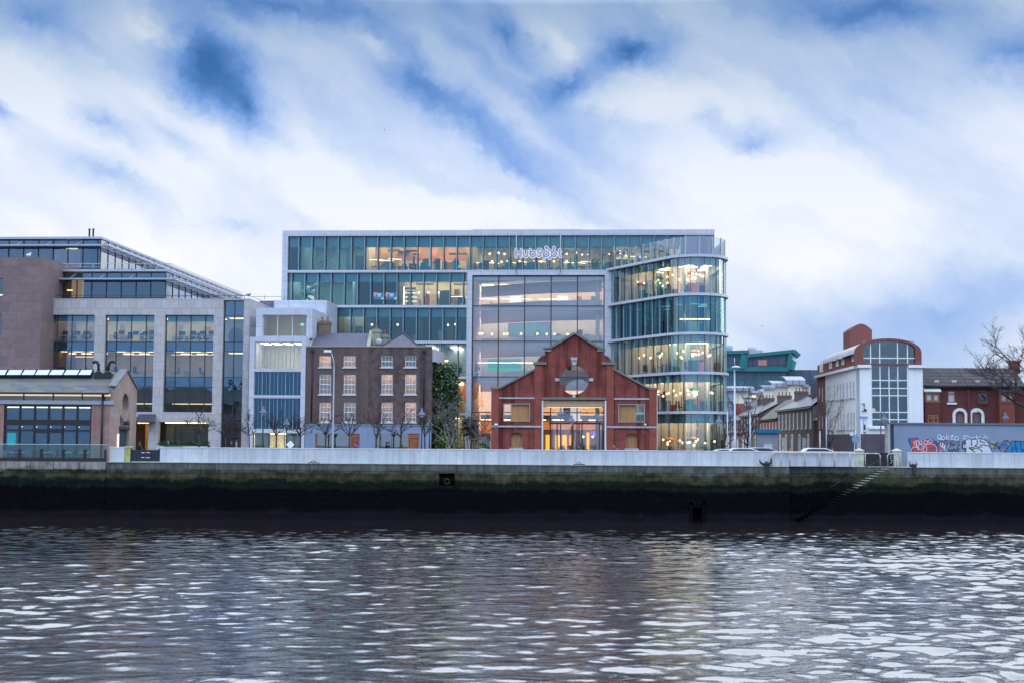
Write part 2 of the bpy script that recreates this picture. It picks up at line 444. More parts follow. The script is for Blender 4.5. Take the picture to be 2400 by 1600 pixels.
# ---- quay wall
def quaymat(name, top1, top2, dz=0.0):
    m, t, out = newmat(name)
    p = t.n('ShaderNodeBsdfPrincipled')
    c = t.n('ShaderNodeTexCoord').outputs['Object']
    sp = t.n('ShaderNodeSeparateXYZ'); t.set(sp.inputs[0], c)
    wob = t.math('SUBTRACT', noise(t, c, .35, 5, .6), .5)
    wob2 = t.math('SUBTRACT', noise(t, objco(t, (1, 1, .25)), 3.2, 4, .7), .5)
    z = t.math('ADD', t.math('ADD', sp.outputs[2], dz), t.math('ADD', t.math('MULTIPLY', wob, 1.3), t.math('MULTIPLY', wob2, .45)))
    stone = t.mix(t.mr(noise(t, objco(t, (1.3, 1.3, .2)), 1.2, 5, .7), .35, .65), top1, top2)
    moss = t.mix(t.mr(noise(t, c, .8, 5, .7), .42, .6), (.028, .032, .019), (.072, .073, .042))
    stone = t.mix(t.mr(noise(t, objco(t, (.6, .6, .9)), .9, 5, .7), .50, .66, 0, .75), stone, moss)
    alg = t.mix(t.mr(noise(t, c, 3, 4, .7), .4, .65), (.005, .009, .008), (.010, .017, .012))
    weed = t.mix(t.mr(noise(t, objco(t, (3, 3, 1)), 4, 5, .75), .45, .7), (.0012, .0012, .0025), (.007, .006, .010))
    mud = (.009, .008, .012)
    f = lambda a, b_: t.mr(z, a, b_, 0, 1, True)
    col = t.mix(f(-4.0, -3.6), mud, weed)
    col = t.mix(f(-2.15, -1.85), col, alg)
    col = t.mix(f(-1.45, -1.15), col, moss)
    col = t.mix(f(-.75, -.45), col, stone)
    # joint under the coping course
    jz = t.math('ABSOLUTE', t.math('ADD', sp.outputs[2], .56))
    col = t.mix(t.mr(jz, .012, .03, .75, 0), col, (.01, .01, .012))
    sx = t.math('ABSOLUTE', t.math('SUBTRACT', t.math('FRACT', t.math('MULTIPLY', sp.outputs[0], .46)), .5))
    lim = t.math('MULTIPLY', t.mr(sx, .47, .5, 0, .4), t.mr(sp.outputs[2], -.56, -.55))
    col = t.mix(lim, col, (.02, .02, .02))
    cbk = t.n('ShaderNodeCombineXYZ'); t.set(cbk.inputs[0], sp.outputs[0]); t.set(cbk.inputs[1], sp.outputs[2])
    bk_ = t.n('ShaderNodeTexBrick'); t.set(bk_.inputs['Vector'], cbk); bk_.inputs['Scale'].default_value = 1; bk_.inputs['Brick Width'].default_value = 1.35; bk_.inputs['Row Height'].default_value = .42; bk_.inputs['Mortar Size'].default_value = .02
    bk_.inputs['Color1'].default_value = (.75, .75, .75, 1); bk_.inputs['Color2'].default_value = (1.15, 1.15, 1.15, 1); bk_.inputs['Mortar'].default_value = (.35, .35, .35, 1)
    col = t.mix(t.mr(sp.outputs[2], -.6, -.56, .8, .25), col, t.mix(1.0, col, bk_.outputs[0], 'MULTIPLY'))
    t.set(p.inputs['Base Color'], col)
    t.set(p.inputs['Roughness'], t.mr(z, -2.2, -1.2, .75, .9))
    p.inputs['Specular IOR Level'].default_value = .04
    b = t.n('ShaderNodeBump'); b.inputs['Strength'].default_value = .6; b.inputs['Distance'].default_value = .06
    t.set(b.inputs['Height'], noise(t, c, 4, 5, .7)); t.set(p.inputs['Normal'], b)
    t.set(out.inputs[0], p); return m
qm = quaymat('quay_stone', (.065, .072, .068), (.15, .16, .145))
treadm = quaymat('tread_stone', (.20, .22, .18), (.42, .45, .38), .9)
qm2 = quaymat('old_quay_stone', (.15, .14, .13), (.36, .36, .32))
Q = Fr(0, 110, 0)
def qx(px, py=1090, d=0): return Q.x(px, py, d)
xs0, xs1 = qx(1850, 1150), qx(2083, 1100)     # the stair bay
xL = qx(249)
qw = thing('quay_wall', 'long river wall, mossy green at the top and black below, with water steps cut in', 'quay wall', loc=(0, 110, 0))
rec = [(qx(1029, 1115), qx(1066, 1115), Q.z(1050, 1137), Q.z(1050, 1108)), (qx(1623, 1190), qx(1646, 1190), ZW-.3, Q.z(1632, 1189))]
b = MB(); b.wallh(xL, xs0, ZW-1.2, 0, 0, 1.2, [r for r in rec]); b.box(xL, xs0, 1.2, 2.2, ZW-1.2, -.002)
b.wallh(xs1, 160, ZW-1.2, 0, 0, 2.2, [])
b.box(xs0, xs1+.001, 1.45, 2.2, ZW-1.2, -.003)   # back of the stair bay
b.build('wall_face', qm, qw)
b = MB(); b.box(xL, xs0-.02, -.06, .7, -.0, .05); b.box(xs1+.02, 160, -.06, .7, 0, .05); b.box(xs0+.01, xs1-.01, 1.40, 2.2, 0, .05)
b.build('coping', pm('coping_stone', (.30, .33, .27), .85, .25, .7, streak=.4), qw)
b = MB()
N = 24; zt, zb = -.12, ZW+.05; xa, xb_ = xs1, qx(1868, 1210)
for i in range(N):
    x1_ = xa + (xb_-xa)*i/N; x0_ = xa + (xb_-xa)*(i+1)/N
    z = zt + (zb-zt)*i/(N-1)
    b.box(x0_, x1_-.001, 0.0+.001, 1.449, ZW-1.2, z-.05)
b.box(xs0+.001, xb_-.002, .001, 1.449, ZW-1.2, ZW+.06)
b.build('stair_mass', qm, qw)
b = MB()
for i in range(N):
    x1_ = xa + (xb_-xa)*i/N; x0_ = xa + (xb_-xa)*(i+1)/N
    z = zt + (zb-zt)*i/(N-1)
    b.box(x0_-.03, x1_, -.04, 1.445, z-.05, z)
b.build('stair_tread', treadm, qw)
tb = [(qx(2063, 1076), -.08, Q.z(2063, 1076)), (qx(2010, 1103), -.08, Q.z(2010, 1103)), (qx(1946, 1141), -.08, Q.z(1946, 1141))]
b = MB(); b.tube(tb, .03, 6); b.build('handrail', pm('rusty_rail', (.04, .032, .03), .6, .3, 5), qw)
b = MB()
b.box(rec[1][0]-.25, rec[1][0], -.06, .0, ZW-1, rec[1][3]+.5); b.box(rec[1][1], rec[1][1]+.25, -.06, .0, ZW-1, rec[1][3]+.5); b.box(rec[1][0]-.25, rec[1][1]+.25, -.06, 0, rec[1][3]+.25, rec[1][3]+.5)
b.build('outfall_surround', pm('wet_stone', (.003, .003, .005), .9, .3, 3, spec=.05), qw)
b = MB(); b.box(rec[0][0]-.08, rec[0][1]+.08, -.05, .0, rec[0][3], rec[0][3]+.12); cx = (rec[0][0]+rec[0][1])/2
b.tube([(cx+.22*math.cos(a/8*2*math.pi), -.0, rec[0][2]+.35+.22*math.sin(a/8*2*math.pi)) for a in range(9)], .04, 6)
b.build('mooring_recess', pm('wet_iron', (.03, .03, .03), .5, .3, 3), qw)
qo = thing('quay_wall', 'stretch of older river wall built of big worn blocks, under the glass balustrade', 'quay wall', loc=(0, 110, 0))
b = MB(); b.box(-160, xL-.05, .1, 2.2, ZW-1.2, -.001); b.build('wall_face', qm2, qo)
b = MB(); x = -160
while x < xL-.1:
    w_ = random.Random(int(x*7)).uniform(1.2, 2.6); b.box(x, min(x+w_-.05, xL-.06), .0, .9, -.62, .03); x += w_
b.build('coping', qm2, qo)
# ---- parapet walls of pale concrete
parm = brickm('parapet_concrete', (.50, .55, .61), (.60, .64, .69), (.30, .32, .36), 1.72, 9.0, .012, .8, .30, (.42, .44, .44), .45, off=0, streak=.22)
def parapet(x0, x1, y, label, h=1.19, yt=.32):
    o = thing('parapet_wall', label, 'parapet wall', loc=(0, 110, 0), group='pale concrete parapets along the quay')
    b = MB(); b.box(x0, x1, y, y+yt, 0.05, h); b.build('wall_face', parm, o)
    b = MB(); b.box(x0-.0, x1+.0, y-.03, y+yt+.03, h, h+.07); b.build('coping', pm('parapet_coping', (.58, .63, .70), .7, .05, 1), o)
    b = MB()
    x = x0+1.7
    while x < x1-.5: b.box(x, x+.02, y-.004, y, .05, h); x += 1.72
    b.build('joint', pm('joint_line', (.24, .26, .32), .8, .1), o)
    return o
parapet(qx(371), qx(1990, 1070, 2.4), .45, 'long pale concrete parapet running along the quay in front of the trees and buildings')
parapet(qx(2113, 1075, 2.4), 90, .45, 'pale concrete parapet to the right of the dark gate, below the graffiti wall')
parapet(qx(252), qx(287), .45, 'short pale concrete parapet between the glass balustrade and the navy gate')
gm = pm('navy_gate_paint', (.008, .012, .03), .5, .1)
g = thing('quay_gate', 'low navy double gate with white handles, beside the slate-roofed brick building', 'gate', loc=(0, 110, 0))
b = MB(); xa, xb_ = qx(303), qx(370); xm = (xa+xb_)/2
b.box(xa, xm-.02, .55, .62, .12, 1.02); b.box(xm+.02, xb_, .55, .62, .12, 1.02); b.build('leaf', gm, g)
b = MB(); b.box(xa-.08, xa, .5, .66, .05, 1.15); b.box(xb_-.0, xb_+.06, .5, .66, .05, 1.15); b.build('post', gm, g)
b = MB()
for z in (.38, .78):
    for s in (-1, 1): b.box(xm+s*.08, xm+s*.34, .51, .55, z, z+.05)
b.build('hinge_strap', white_paint, g)
g = thing('parapet_pier', 'yellow-green weathered pier end beside the navy gate', 'pier', loc=(0, 110, 0))
b = MB(); b.box(qx(287)+.01, qx(301), .5, 1.1, .05, 1.22); b.build('shaft', pm('mossy_render', (.36, .40, .14), .8, .2, 2), g)
b = MB(); b.box(qx(286.5)+.01, qx(302), .44, 1.16, 1.22, 1.3); b.build('cap', pm('pier_cap', (.5, .54, .4), .8, .1), g)
# dark gate by the steps, its piers
g = thing('quay_gate', 'tall black solid gate between two capped stone piers at the head of the water steps', 'gate', loc=(0, 110, 0))
b = MB(); b.box(qx(2024, 1070, 2.4), qx(2094, 1070, 2.4), 2.5, 2.56, .05, 1.18); b.build('leaf', pm('black_gate_paint', (.008, .008, .014), .5, .1), g)
b = MB()
for i in range(5): b.ball((qx(2089, 1070, 2.4)+.06*math.sin(i*2), 2.46, .35+.18*i), .06, 0, 6)
b.build('rope', pm('pale_rope', (.4, .42, .4), .8, .3), g)
for (pa, pb_, lab) in ((2007, 2024, 'square pale pier with a pyramid cap, left of the black gate'), (2095, 2112, 'mossy square pier with a pyramid cap, right of the black gate')):
    g = thing('gate_pier', lab, 'pier', loc=(0, 110, 0), group='stone piers at the head of the steps')
    x0, x1 = qx(pa, 1070, 2.4), qx(pb_, 1070, 2.4); pmx = pm('pier_stone', (.42, .45, .38), .85, .25, 2, streak=.5)
    b = MB(); b.box(x0, x1, 2.35, 2.95, .05, 1.28); b.build('shaft', pmx, g)
    b = MB(); xc = (x0+x1)/2; b.box(x0-.05, x1+.05, 2.3, 3, 1.28, 1.36)
    b.add([(x0-.05,2.3,1.36),(x1+.05,2.3,1.36),(x1+.05,3,1.36),(x0-.05,3,1.36),(xc,2.65,1.56)], [(0,1,4),(1,2,4),(2,3,4),(3,0,4)]); b.build('cap', pmx, g)
# white tubular rails
rail = pm('white_rail_paint', (.66, .68, .70), .5, .12, 6, col2=(.30, .17, .12), streak=.3)
def guard(xa, xb, posts, y, label):
    g = thing('guard_rail', label, 'railing', loc=(0, 110, 0), group='white tube rails at the steps')
    b = MB(); b.tube([(xa, y, .05), (xa-.02, y, .95), (xa+.10, y, 1.1), (xa+.25, y, 1.12), (xb-.25, y, 1.12), (xb-.08, y, 1.08), (xb, y, .95), (xb, y, .0)], .05, 8); b.build('top_rail', rail, g)
    for x in posts:
        b = MB(); b.tube([(x, y, .05), (x, y, 1.12)], .045, 8); b.build('post', rail, g)
guard(qx(1811), qx(2065), [qx(p) for p in (1832, 1853, 1888, 1923, 1958, 1994, 2030)], .25, 'long white tubular guard rail with rust marks along the edge of the water steps')
guard(qx(2082), qx(2111), [qx(2103)], .15, 'short white tubular guard rail at the head of the water steps')
# mooring iron
def ring(px, label):
    g = thing('mooring_ring', label, 'mooring ring', loc=(qx(px), 110, 0.05), group='iron mooring rings on the coping')
    im = pm('mooring_iron', (.02, .018, .02), .6, .3, 5)
    b = MB(); b.tube([(.16*math.cos(a/10*6.283), .12-.08*math.sin(a/10*6.283), .11+.09*math.sin(a/10*6.283)) for a in range(11)], .03, 6); b.build('ring', im, g)
    b = MB(); b.tube([(-.45, .1, .02), (-.2, .1, .06), (0, .1, .03), (.25, .1, .05), (.5, .1, .02)], .035, 6); b.build('chain', im, g)
ring(734, 'iron mooring ring lying on the coping, in front of the brick houses'); ring(1357, 'iron mooring ring lying on the coping, in front of the gabled brick front')
def bollard(px, label, s=1.0, lean=0):
    g = thing('mooring_hook', label, 'mooring hook', loc=(qx(px), 109.95, 0.0), group='horned iron mooring hooks at the quay edge')
    im = pm('mooring_iron', (.02, .018, .02), .6, .3, 5)
    b = MB(); b.box(-.25*s, .25*s, -.02, .4, .05, .16*s); b.ball((0, .12, .2*s), .2*s, 0, 8); b.box(-.12*s, .14*s, -.12, -.0, -.6*s, .1); b.build('base', im, g)
    b = MB(); b.tube([(.1*s, .1, .1), (.3*s, .1, .3*s), (.22*s+lean, .1, .62*s)], [.09*s, .08*s, .03*s], 6); b.build('horn', im, g)
    b = MB(); b.tube([(-.1*s, .1, .1), (-.32*s-lean, .1, .3*s), (-.3*s-2*lean, .1, (.62-abs(lean))*s)], [.09*s, .08*s, .03*s], 6); b.build('horn', im, g)
bollard(1797, 'black horned mooring hook at the quay edge, left end of the long white rail', 1.15, .12)
bollard(2141, 'black two-horned mooring hook at the quay edge, below the graffiti', .9)
# glass balustrade of the terrace
g = thing('glass_balustrade', 'clear glass balustrade on black posts along the terrace edge', 'balustrade', loc=(0, 110, 0))
b = MB(); b.box(-58, qx(247), .12, .30, .06, .34); b.build('base_rail', black_paint, g)
b = MB(); b.tube([(-58, .2, 1.42), (qx(249), .2, 1.42)], .022, 6); b.build('top_rail', pm('rail_steel', (.5, .6, .62), .4, .05), g)
b = MB(); b.quad((-58, .2, .34), (qx(248), .2, .34), (qx(248), .2, 1.4), (-58, .2, 1.4)); b.build('pane', glassm('balustrade_glass', (.42, .66, .68), .05), g)
for p in (43, 94, 145, 196, 245): b = MB(); b.box(qx(p)-.09, qx(p)+.09, .08, .17, .1, 1.03); b.build('post', black_paint, g)
# ------------------------------------------------------------------ the front row of buildings
FL = Fr(0, 131, -3.6)             # building line
def at(px, d=0, py=950):
    """frame whose origin sits on the building line shifted by d, at this pixel column"""
    return FL.sub(FL.x(px, py, d), d)
gl_dark = glassm('dark_glass', (.30, .44, .58), .16, .02, (.55, .78, 1))
gl_mid = glassm('grey_glass', (.52, .66, .78), .13, .02, (.6, .82, 1))
gl_teal = glassm('teal_glass', (.60, .86, .88), .07, .002, (.55, .85, 1))
gl_clear = glassm('clear_glass', (.80, .86, .88), .06, .002)
gl_small = glassm('old_window_glass', (.75, .78, .80), .10, .006)
lamp_warm = emitm('warm_lamp', (1, .70, .38), 9)
lamp_orange = emitm('orange_lamp', (1, .52, .22), 9)
lamp_white = emitm('white_lamp', (1, .93, .82), 9)
lamp_cool = emitm('cool_lamp', (.8, .93, 1), 6)
exit_green = emitm('exit_sign_green', (.1, .9, .5), 1.6)
lamp_soft = emitm('soft_warm_lamp', (1, .72, .45), 3.2)
def grid(b, x0, x1, z0, z1, xs, zs, w, y0, y1, frame=True, m=0):
    if frame:
        b.box(x0, x0+w, y0, y1, z0, z1, m); b.box(x1-w, x1, y0, y1, z0, z1, m)
        b.box(x0+w, x1-w, y0, y1, z1-w, z1, m); b.box(x0+w, x1-w, y0, y1, z0, z0+w, m)
    for x in xs: b.box(x-w/2, x+w/2, y0, y1, z0+(w if frame else 0), z1-(w if frame else 0), m)
    for z in zs: b.box(x0+w, x1-w, y0+.004, y1-.004, z-w/2, z+w/2, m)
def pane(name, mat, parent, x0, x1, z0, z1, y, **kw):
    b = MB(); b.quad((x0, y, z0), (x1, y, z0), (x1, y, z1), (x0, y, z1)); return b.build(name, mat, parent, **kw)
def bx(name, mat, parent, *a, **kw):
    b = MB(); b.box(*a); return b.build(name, mat, parent, **kw)
RNG = random.Random(11)
# ---------- generic furniture (top-level things; first one built, others copied)
desk_top = pm('desk_top', (.55, .52, .48), .5, .1); seat_dark = pm('chair_fabric_dark', (.03, .06, .09), .8, .2); seat_teal = pm('chair_fabric_teal', (.02, .25, .26), .8, .2)
seat_orange = pm('chair_fabric_orange', (.55, .16, .07), .8, .2); leafm = pm('plant_leaf', (.03, .09, .03), .6, .4, 6); potm = pm('plant_pot', (.05, .30, .28), .6, .1); screenm = pm('monitor_black', (.01, .012, .02), .3, .1)
TH = {}
ordc = {}
def P_desk(t):
    bx('desk_top', desk_top, t, -.8, .8, -.4, .4, .70, .74)
    for sx in (-.72, .72):
        for sy in (-.33, .33): bx('leg', grey_metal, t, sx-.03, sx+.03, sy-.03, sy+.03, 0, .70)
def P_chair(t, mt=seat_dark):
    bx('seat', mt, t, -.25, .25, -.25, .25, .42, .52); bx('backrest', mt, t, -.24, .24, .2, .27, .52, 1.08)
    b = MB(); b.lathe([(.04, .42), (.03, .12), (.28, .08), (.3, .02)], n=8); b.build('base', grey_metal, t)
def P_arm(t, mt):
    bx('seat', mt, t, -.42, .42, -.4, .3, .15, .5); bx('backrest', mt, t, -.42, .42, .3, .5, .15, 1.15)
    bx('armrest', mt, t, -.55, -.42, -.4, .5, .1, .72); bx('armrest', mt, t, .42, .55, -.4, .5, .1, .72)
def P_plant(t):
    b = MB(); b.lathe([(.2, 0), (.28, .45), (.28, .5)], n=10); b.build('pot', potm, t)
    b = MB(); r = random.Random(3)
    for i in range(70):
        a = r.uniform(0, 6.28); e = r.uniform(.1, 1); c = Vector((.42*math.cos(a)*r.random(), .42*math.sin(a)*r.random(), .55+e*.9)); s = .14
        d1 = Vector((r.uniform(-1, 1), r.uniform(-1, 1), r.uniform(-.3, 1))).normalized()*s; d2 = d1.cross(Vector((r.random(), r.random(), r.random()))).normalized()*s*.5
        b.add([c-d1, c+d2, c+d1, c-d2], [(0, 1, 2, 3)])
    b.tube([(0, 0, .4), (0.03, 0, 1.3)], .02, 5)
    b.build('foliage', leafm, t)
def P_pendant(t):
    b = MB(); b.tube([(0, 0, 0), (0, 0, 1.0)], .012, 4); b.build('cord', dark_metal, t)
    b = MB(); b.ball((0, 0, -.09), .11, 0, 8); b.build('bulb', emitm('bulb_glow', (1, .58, .24), 7), t)
def P_dome(t, mt, gm_=None):
    b = MB(); b.tube([(0, 0, .25), (0, 0, 1.1)], .012, 4); b.build('cord', dark_metal, t)
    b = MB(); b.lathe([(.50, 0), (.46, .14), (.34, .27), (.12, .36), (.02, .38)], n=14); b.build('shade', mt, t)
    b = MB(); b.ball((0, 0, -.02), .09, 0, 8); b.build('bulb', emitm('bulb_glow', (1, .58, .24), 7), t)
def P_strip(t):
    b = MB(); b.box(-.75, .75, -.05, .05, 0, .06); b.build('diffuser', emitm('strip_glow', (1, .58, .34), 4), t)
    b = MB(); b.tube([(0, 0, .07), (0, 0, .7)], .01, 4); b.build('suspension', dark_metal, t)
def P_screen(t):
    bx('panel', screenm, t, -.3, .3, -.02, .02, .12, .5); bx('stand', grey_metal, t, -.05, .05, -.05, .05, 0, .12)
KINDS = {'desk': ('office_desk', 'desk', P_desk), 'chair': ('office_chair', 'office chair', P_chair), 'plant': ('potted_plant', 'potted plant', P_plant),
         'pendant': ('pendant_lamp', 'pendant lamp', P_pendant), 'strip': ('linear_lamp', 'ceiling lamp', P_strip), 'screen': ('monitor', 'monitor', P_screen),
         'arm_teal': ('armchair', 'armchair', lambda t: P_arm(t, seat_teal)), 'arm_orange': ('armchair', 'armchair', lambda t: P_arm(t, seat_orange)),
         'dome_teal': ('dome_lamp', 'pendant lamp', lambda t: P_dome(t, seat_teal)), 'dome_orange': ('dome_lamp', 'pendant lamp', lambda t: P_dome(t, pm('orange_shade', (.75, .25, .06), .5, .1)))}
ROOMN = {}
def place(kind, fr, x, y, z, rot, place_txt, look=None):
    nm, cat, fn = KINDS[kind]
    k = (look or kind, place_txt); n = ROOMN[k] = ROOMN.get(k, 0)+1
    base = look or {'desk': 'pale office desk', 'chair': 'dark office chair', 'plant': 'plant in teal pot', 'pendant': 'glowing bulb pendant', 'strip': 'thin glowing strip lamp',
                    'screen': 'black computer monitor', 'arm_teal': 'teal armchair', 'arm_orange': 'orange armchair', 'dome_teal': 'teal dome pendant', 'dome_orange': 'orange dome pendant'}[kind]
    lab = f"{base}, {ordn(n-1)} from left {place_txt}"
    q = fr.w(x, y, z)
    if kind not in TH:
        o = thing(nm, lab, cat, loc=q, rot=fr.a+rot); fn(o); TH[kind] = o
    else:
        o = copy_tree(TH[kind]); o.location = q; o.rotation_euler = (0, 0, fr.a+rot); o['label'] = lab
    o['group'] = f"{base}s {place_txt}"
    return o
# ---------- georgian style sash window
def sash(t, x0, x1, z0, z1, rows, glow, curtain=None, y=0.12):
    w = bpy.data.objects.new('window', None)
    b = MB(); s = .07
    xm = [(x0+s)+(x1-x0-2*s)*k/3 for k in (1, 2)] 
    grid(b, x0, x1, z0, z1, [], [], s, y-.02, y+.08)
    zm = (z0+z1)/2
    b.box(x0+s, x1-s, y-.01, y+.05, zm-.035, zm+.035)
    for x in xm: b.box(x-.016, x+.016, y+.01, y+.04, z0+s, z1-s)
    for k in range(1, rows*2):
        if k != rows:
            z = z0+(z1-z0)*k/(rows*2); b.box(x0+s, x1-s, y+.012, y+.038, z-.016, z+.016)
    o = b.build('window', white_paint, t)
    pane('pane', gl_small, o, x0+s, x1-s, z0+s, z1-s, y+.03)
    b = MB(); b.box(x0-.12, x1+.12, -.1, .06, z0-.14, z0); b.build('sill', pm('window_sill', (.45, .46, .48), .8, .1), o)
    # a lit room behind: side walls, back wall
    b = MB(); D = 1.6
    b.quad((x0-.3, D, z0-.4), (x1+.3, D, z0-.4), (x1+.3, D, z1+.3), (x0-.3, D, z1+.3))
    b.quad((x0-.3, .3, z0-.4), (x0-.3, D, z0-.4), (x0-.3, D, z1+.3), (x0-.3, .3, z1+.3)); b.quad((x1+.3, D, z0-.4), (x1+.3, .3, z0-.4), (x1+.3, .3, z1+.3), (x1+.3, D, z1+.3))
    b.quad((x0-.3, .3, z1+.3), (x1+.3, .3, z1+.3), (x1+.3, D, z1+.3), (x0-.3, D, z1+.3)); b.quad((x0-.3, .3, z0-.4), (x0-.3, D, z0-.4), (x1+.3, D, z0-.4), (x1+.3, .3, z0-.4))
    b.build('room_lining', curtain or cream, o)
    if glow:
        b = MB(); b.box(x0+.1, x1-.1, .7, 1.1, z1+.2, z1+.26); b.build('room_lamp', glow, o)
    return o
# ================= the pair of brick houses
T = at(716, 0); x2 = T.x(1011); xm = T.x(861.8); zt = T.z(860, 813)
brA = brickm('purple_brown_brick', (.082, .048, .045), (.135, .080, .070), (.19, .165, .16), patch=.35, patchcol=(.06, .04, .05), pscale=.8, streak=.25)
brB = brickm('mottled_brown_brick', (.072, .042, .042), (.125, .076, .070), (.20, .17, .16), patch=.65, patchcol=(.035, .025, .035), pscale=1.6, streak=.3)
slate = brickm('grey_slate', (.085, .09, .13), (.12, .12, .17), (.04, .04, .06), .32, .16, .012, .5, patch=.3, patchcol=(.07, .08, .10), pscale=.8)
blue_render = pm('blue_grey_render', (.19, .25, .36), .8, .08, .6, streak=.25)
stonecop = pm('stone_coping', (.36, .37, .36), .85, .2, 1.5, col2=(.26, .28, .18))
glowA = emitm('house_lamp_peach', (1, .50, .30), 14); glowB = emitm('house_lamp_dim', (1, .55, .40), 8); glowC = emitm('house_lamp_low', (.9, .6, .6), 4)
def house(name_lab, xa, xb, br, cols, shop, door, glows, dp):
    f = T.sub(xa, 0); w = xb-xa
    t = thing('brick_house', name_lab, 'house', f)
    X = lambda px, py=950: f.x(px, py)
    zb = f.z(860, 993.7)
    holes = []; wins = []
    rows = [(832.5, 859.4, 1), (876, 923, 2), (941.5, 988, 2)]
    for ri, (ya, yb, rr) in enumerate(rows):
        for ci, (pa, pb_) in enumerate(cols):
            h = (X(pa, yb), X(pb_, yb), f.z(pa, yb), f.z(pa, ya)); holes.append(h); wins.append((h, rr, glows[ri][ci]))
    b = MB(); b.wallh(0, w, zb, zt, 0, .35, holes); b.box(0, .3, .35, 8.5, 0, zt-.3); b.box(w-.3, w, .35, 8.5, 0, zt-.3); b.box(.3, w-.3, 8.2, 8.5, 0, zt-.3)
    b.build('wall', br, t)
    b = MB(); b.box(-.0, w, -.07, .42, zt, zt+.10); b.build('coping', stonecop, t)
    sx0, sx1 = X(shop[0], 1020), X(shop[1], 1020); sz = f.z(shop[0], 1014.8); dx = X(door, 1030)
    b = MB(); b.wallh(0, w, -.1, zb-.1, -.05, .35, [(sx0, sx1, -.1, sz)]); b.box(0, w, -.12, .3, zb-.1, zb); b.build('shopfront', blue_render, t)
    wd = timberm('door_timber', (.20, .06, .025), (.32, .11, .05))
    b = MB(); b.box(dx, dx+.12, .0, .2, 0, sz); b.box(sx1-.12, sx1, .0, .2, 0, sz); b.box(dx+.12, sx1-.12, .02, .2, 2.15, sz); b.box(sx0, sx0+.14, 0, .2, 0, sz); b.build('door_frame', wd, t)
    b = MB(); b.box(dx+.13, sx1-.13, .08, .14, 0, 2.14)
    for k in range(3): b.box(dx+.2+k*(sx1-dx-.45)/3, dx+.2+(k+.8)*(sx1-dx-.45)/3, .05, .08, .2, 1.9)
    d_ = b.build('door', wd, t); b = MB(); b.box(sx1-.3, sx1-.25, .0, .05, .95, 1.1); b.build('handle', grey_metal, d_)
    o = pane('shop_window', glassm('shop_glass', (.5, .56, .56), .25, .004), t, sx0+.14, dx, 0, sz, .12)
    b = MB(); b.box((sx0+dx)/2-.02, (sx0+dx)/2+.02, .08, .15, 0, sz); b.build('glazing_bar', dark_metal, o)
    b = MB(); b.quad((sx0, 2.5, 0), (dx, 2.5, 0), (dx, 2.5, sz+.2), (sx0, 2.5, sz+.2)); b.box(sx0, dx, .4, 2.5, sz+.05, sz+.1); b.build('room_lining', pm('shop_screen', (.34, .37, .36), .8, .1), o)
    for h, rr, g_ in wins: sash(t, *h[:2], h[2], h[3], rr, g_)
    b = MB(); b.tube([(dp, -.1, .2+zb), (dp, -.1, zt-.4)], .07, 6); b.box(dp-.14, dp+.14, -.2, 0, zt-.5, zt-.25); b.build('downpipe', black_paint, t)
    return t, f, w
tA, fA, wA = house('dark brick house with a ridged slate roof, adjoining the narrow white clad block', 0, xm, brA, [(748, 775.3), (805, 832.7)], (739, 843.5), 821.7,
                   [(glowA, glowB), (glowC, glowB), (glowB, glowC)], .62)
tB, fB, wB = house('mottled dark brick house with a small hipped slate roof, next to the ivy', xm+.01, x2, brB, [(893.5, 919.7), (949, 975)], (879.5, 982.8), 956.7,
                   [(None, None), (glowA, glowA), (glowB, glowA)], x2-xm-.75)
# left roof (ridge parallel to the front), right hipped roof
f = fA; e = zt-.15; rx0, rx1 = f.x(737, 781, 4), f.x(868, 781, 4); zr = f.z(800, 781, 4.2)
b = MB(); b.add([(.25,.5,e),(wA-.1,.5,e),(rx1,4.2,zr),(rx0,4.2,zr),(.25,8.2,e),(wA-.1,8.2,e)], [(0,1,2,3),(4,3,2,5),(0,3,4),(1,5,2)]); b.build('roof', slate, tA)
b = MB()
for (xa_, xb__) in ((.1, rx0-.05), (wA-.15, rx1+.05)):
    b.add([(xa_-.15,.3,e+.1),(xa_+.2,.3,e+.1),(xb__+.2,4.2,zr+.3),(xb__-.15,4.2,zr+.3),(xa_-.15,.3,e-.4),(xa_+.2,.3,e-.4),(xb__+.2,4.2,zr-.3),(xb__-.15,4.2,zr-.3)], [(0,1,2,3),(0,4,5,1),(1,5,6,2),(3,7,4,0)])
b.build('roof_verge', stonecop, tA)
def chim(f, t, pa, pb_, ya, yb, d, mt, pots, potm_):
    x0, x1 = f.x(pa, ya, d), f.x(pb_, ya, d); z1 = f.z(pa, ya, d); z0 = f.z(pa, yb, d)-1.2
    b = MB(); b.box(x0, x1, d, d+.9, z0, z1-.32); b.box(x0-.07, x1+.07, d-.07, d+.97, z1-.32, z1-.1); b.box(x0+.04, x1-.04, d+.04, d+.86, z1-.1, z1)
    o = b.build('chimney', mt, t)
    for k in range(pots):
        b = MB(); x = x0+(x1-x0)*(k+.5)/pots; b.lathe([(.14, 0), (.12, .1), (.11, .4), (.14, .45)], c=(x, d+.45, z1), n=8); b.build('chimney_pot', potm_, o)
pot = pm('clay_pot', (.32, .15, .09), .8, .2); yb_ = brickm('chimney_brick', (.20, .13, .085), (.27, .18, .12), (.22, .2, .17), patch=.4, patchcol=(.1, .08, .06))
chim(fA, tA, 747, 772, 752, 782, 4, yb_, 2, pot)
chim(fA, tA, 872, 890, 771, 808, 2.5, stonecop, 1, pot)
b = MB(); c = (fA.x(888, 800, 2.2), 2.2, fA.z(888, 801, 2.2)); b.ball(c, .33, 0, 10, 1, .25, 1); b.tube([c, (c[0], 2.6, c[2]-.2)], .03, 5); b.build('satellite_dish', grey_metal, tA)
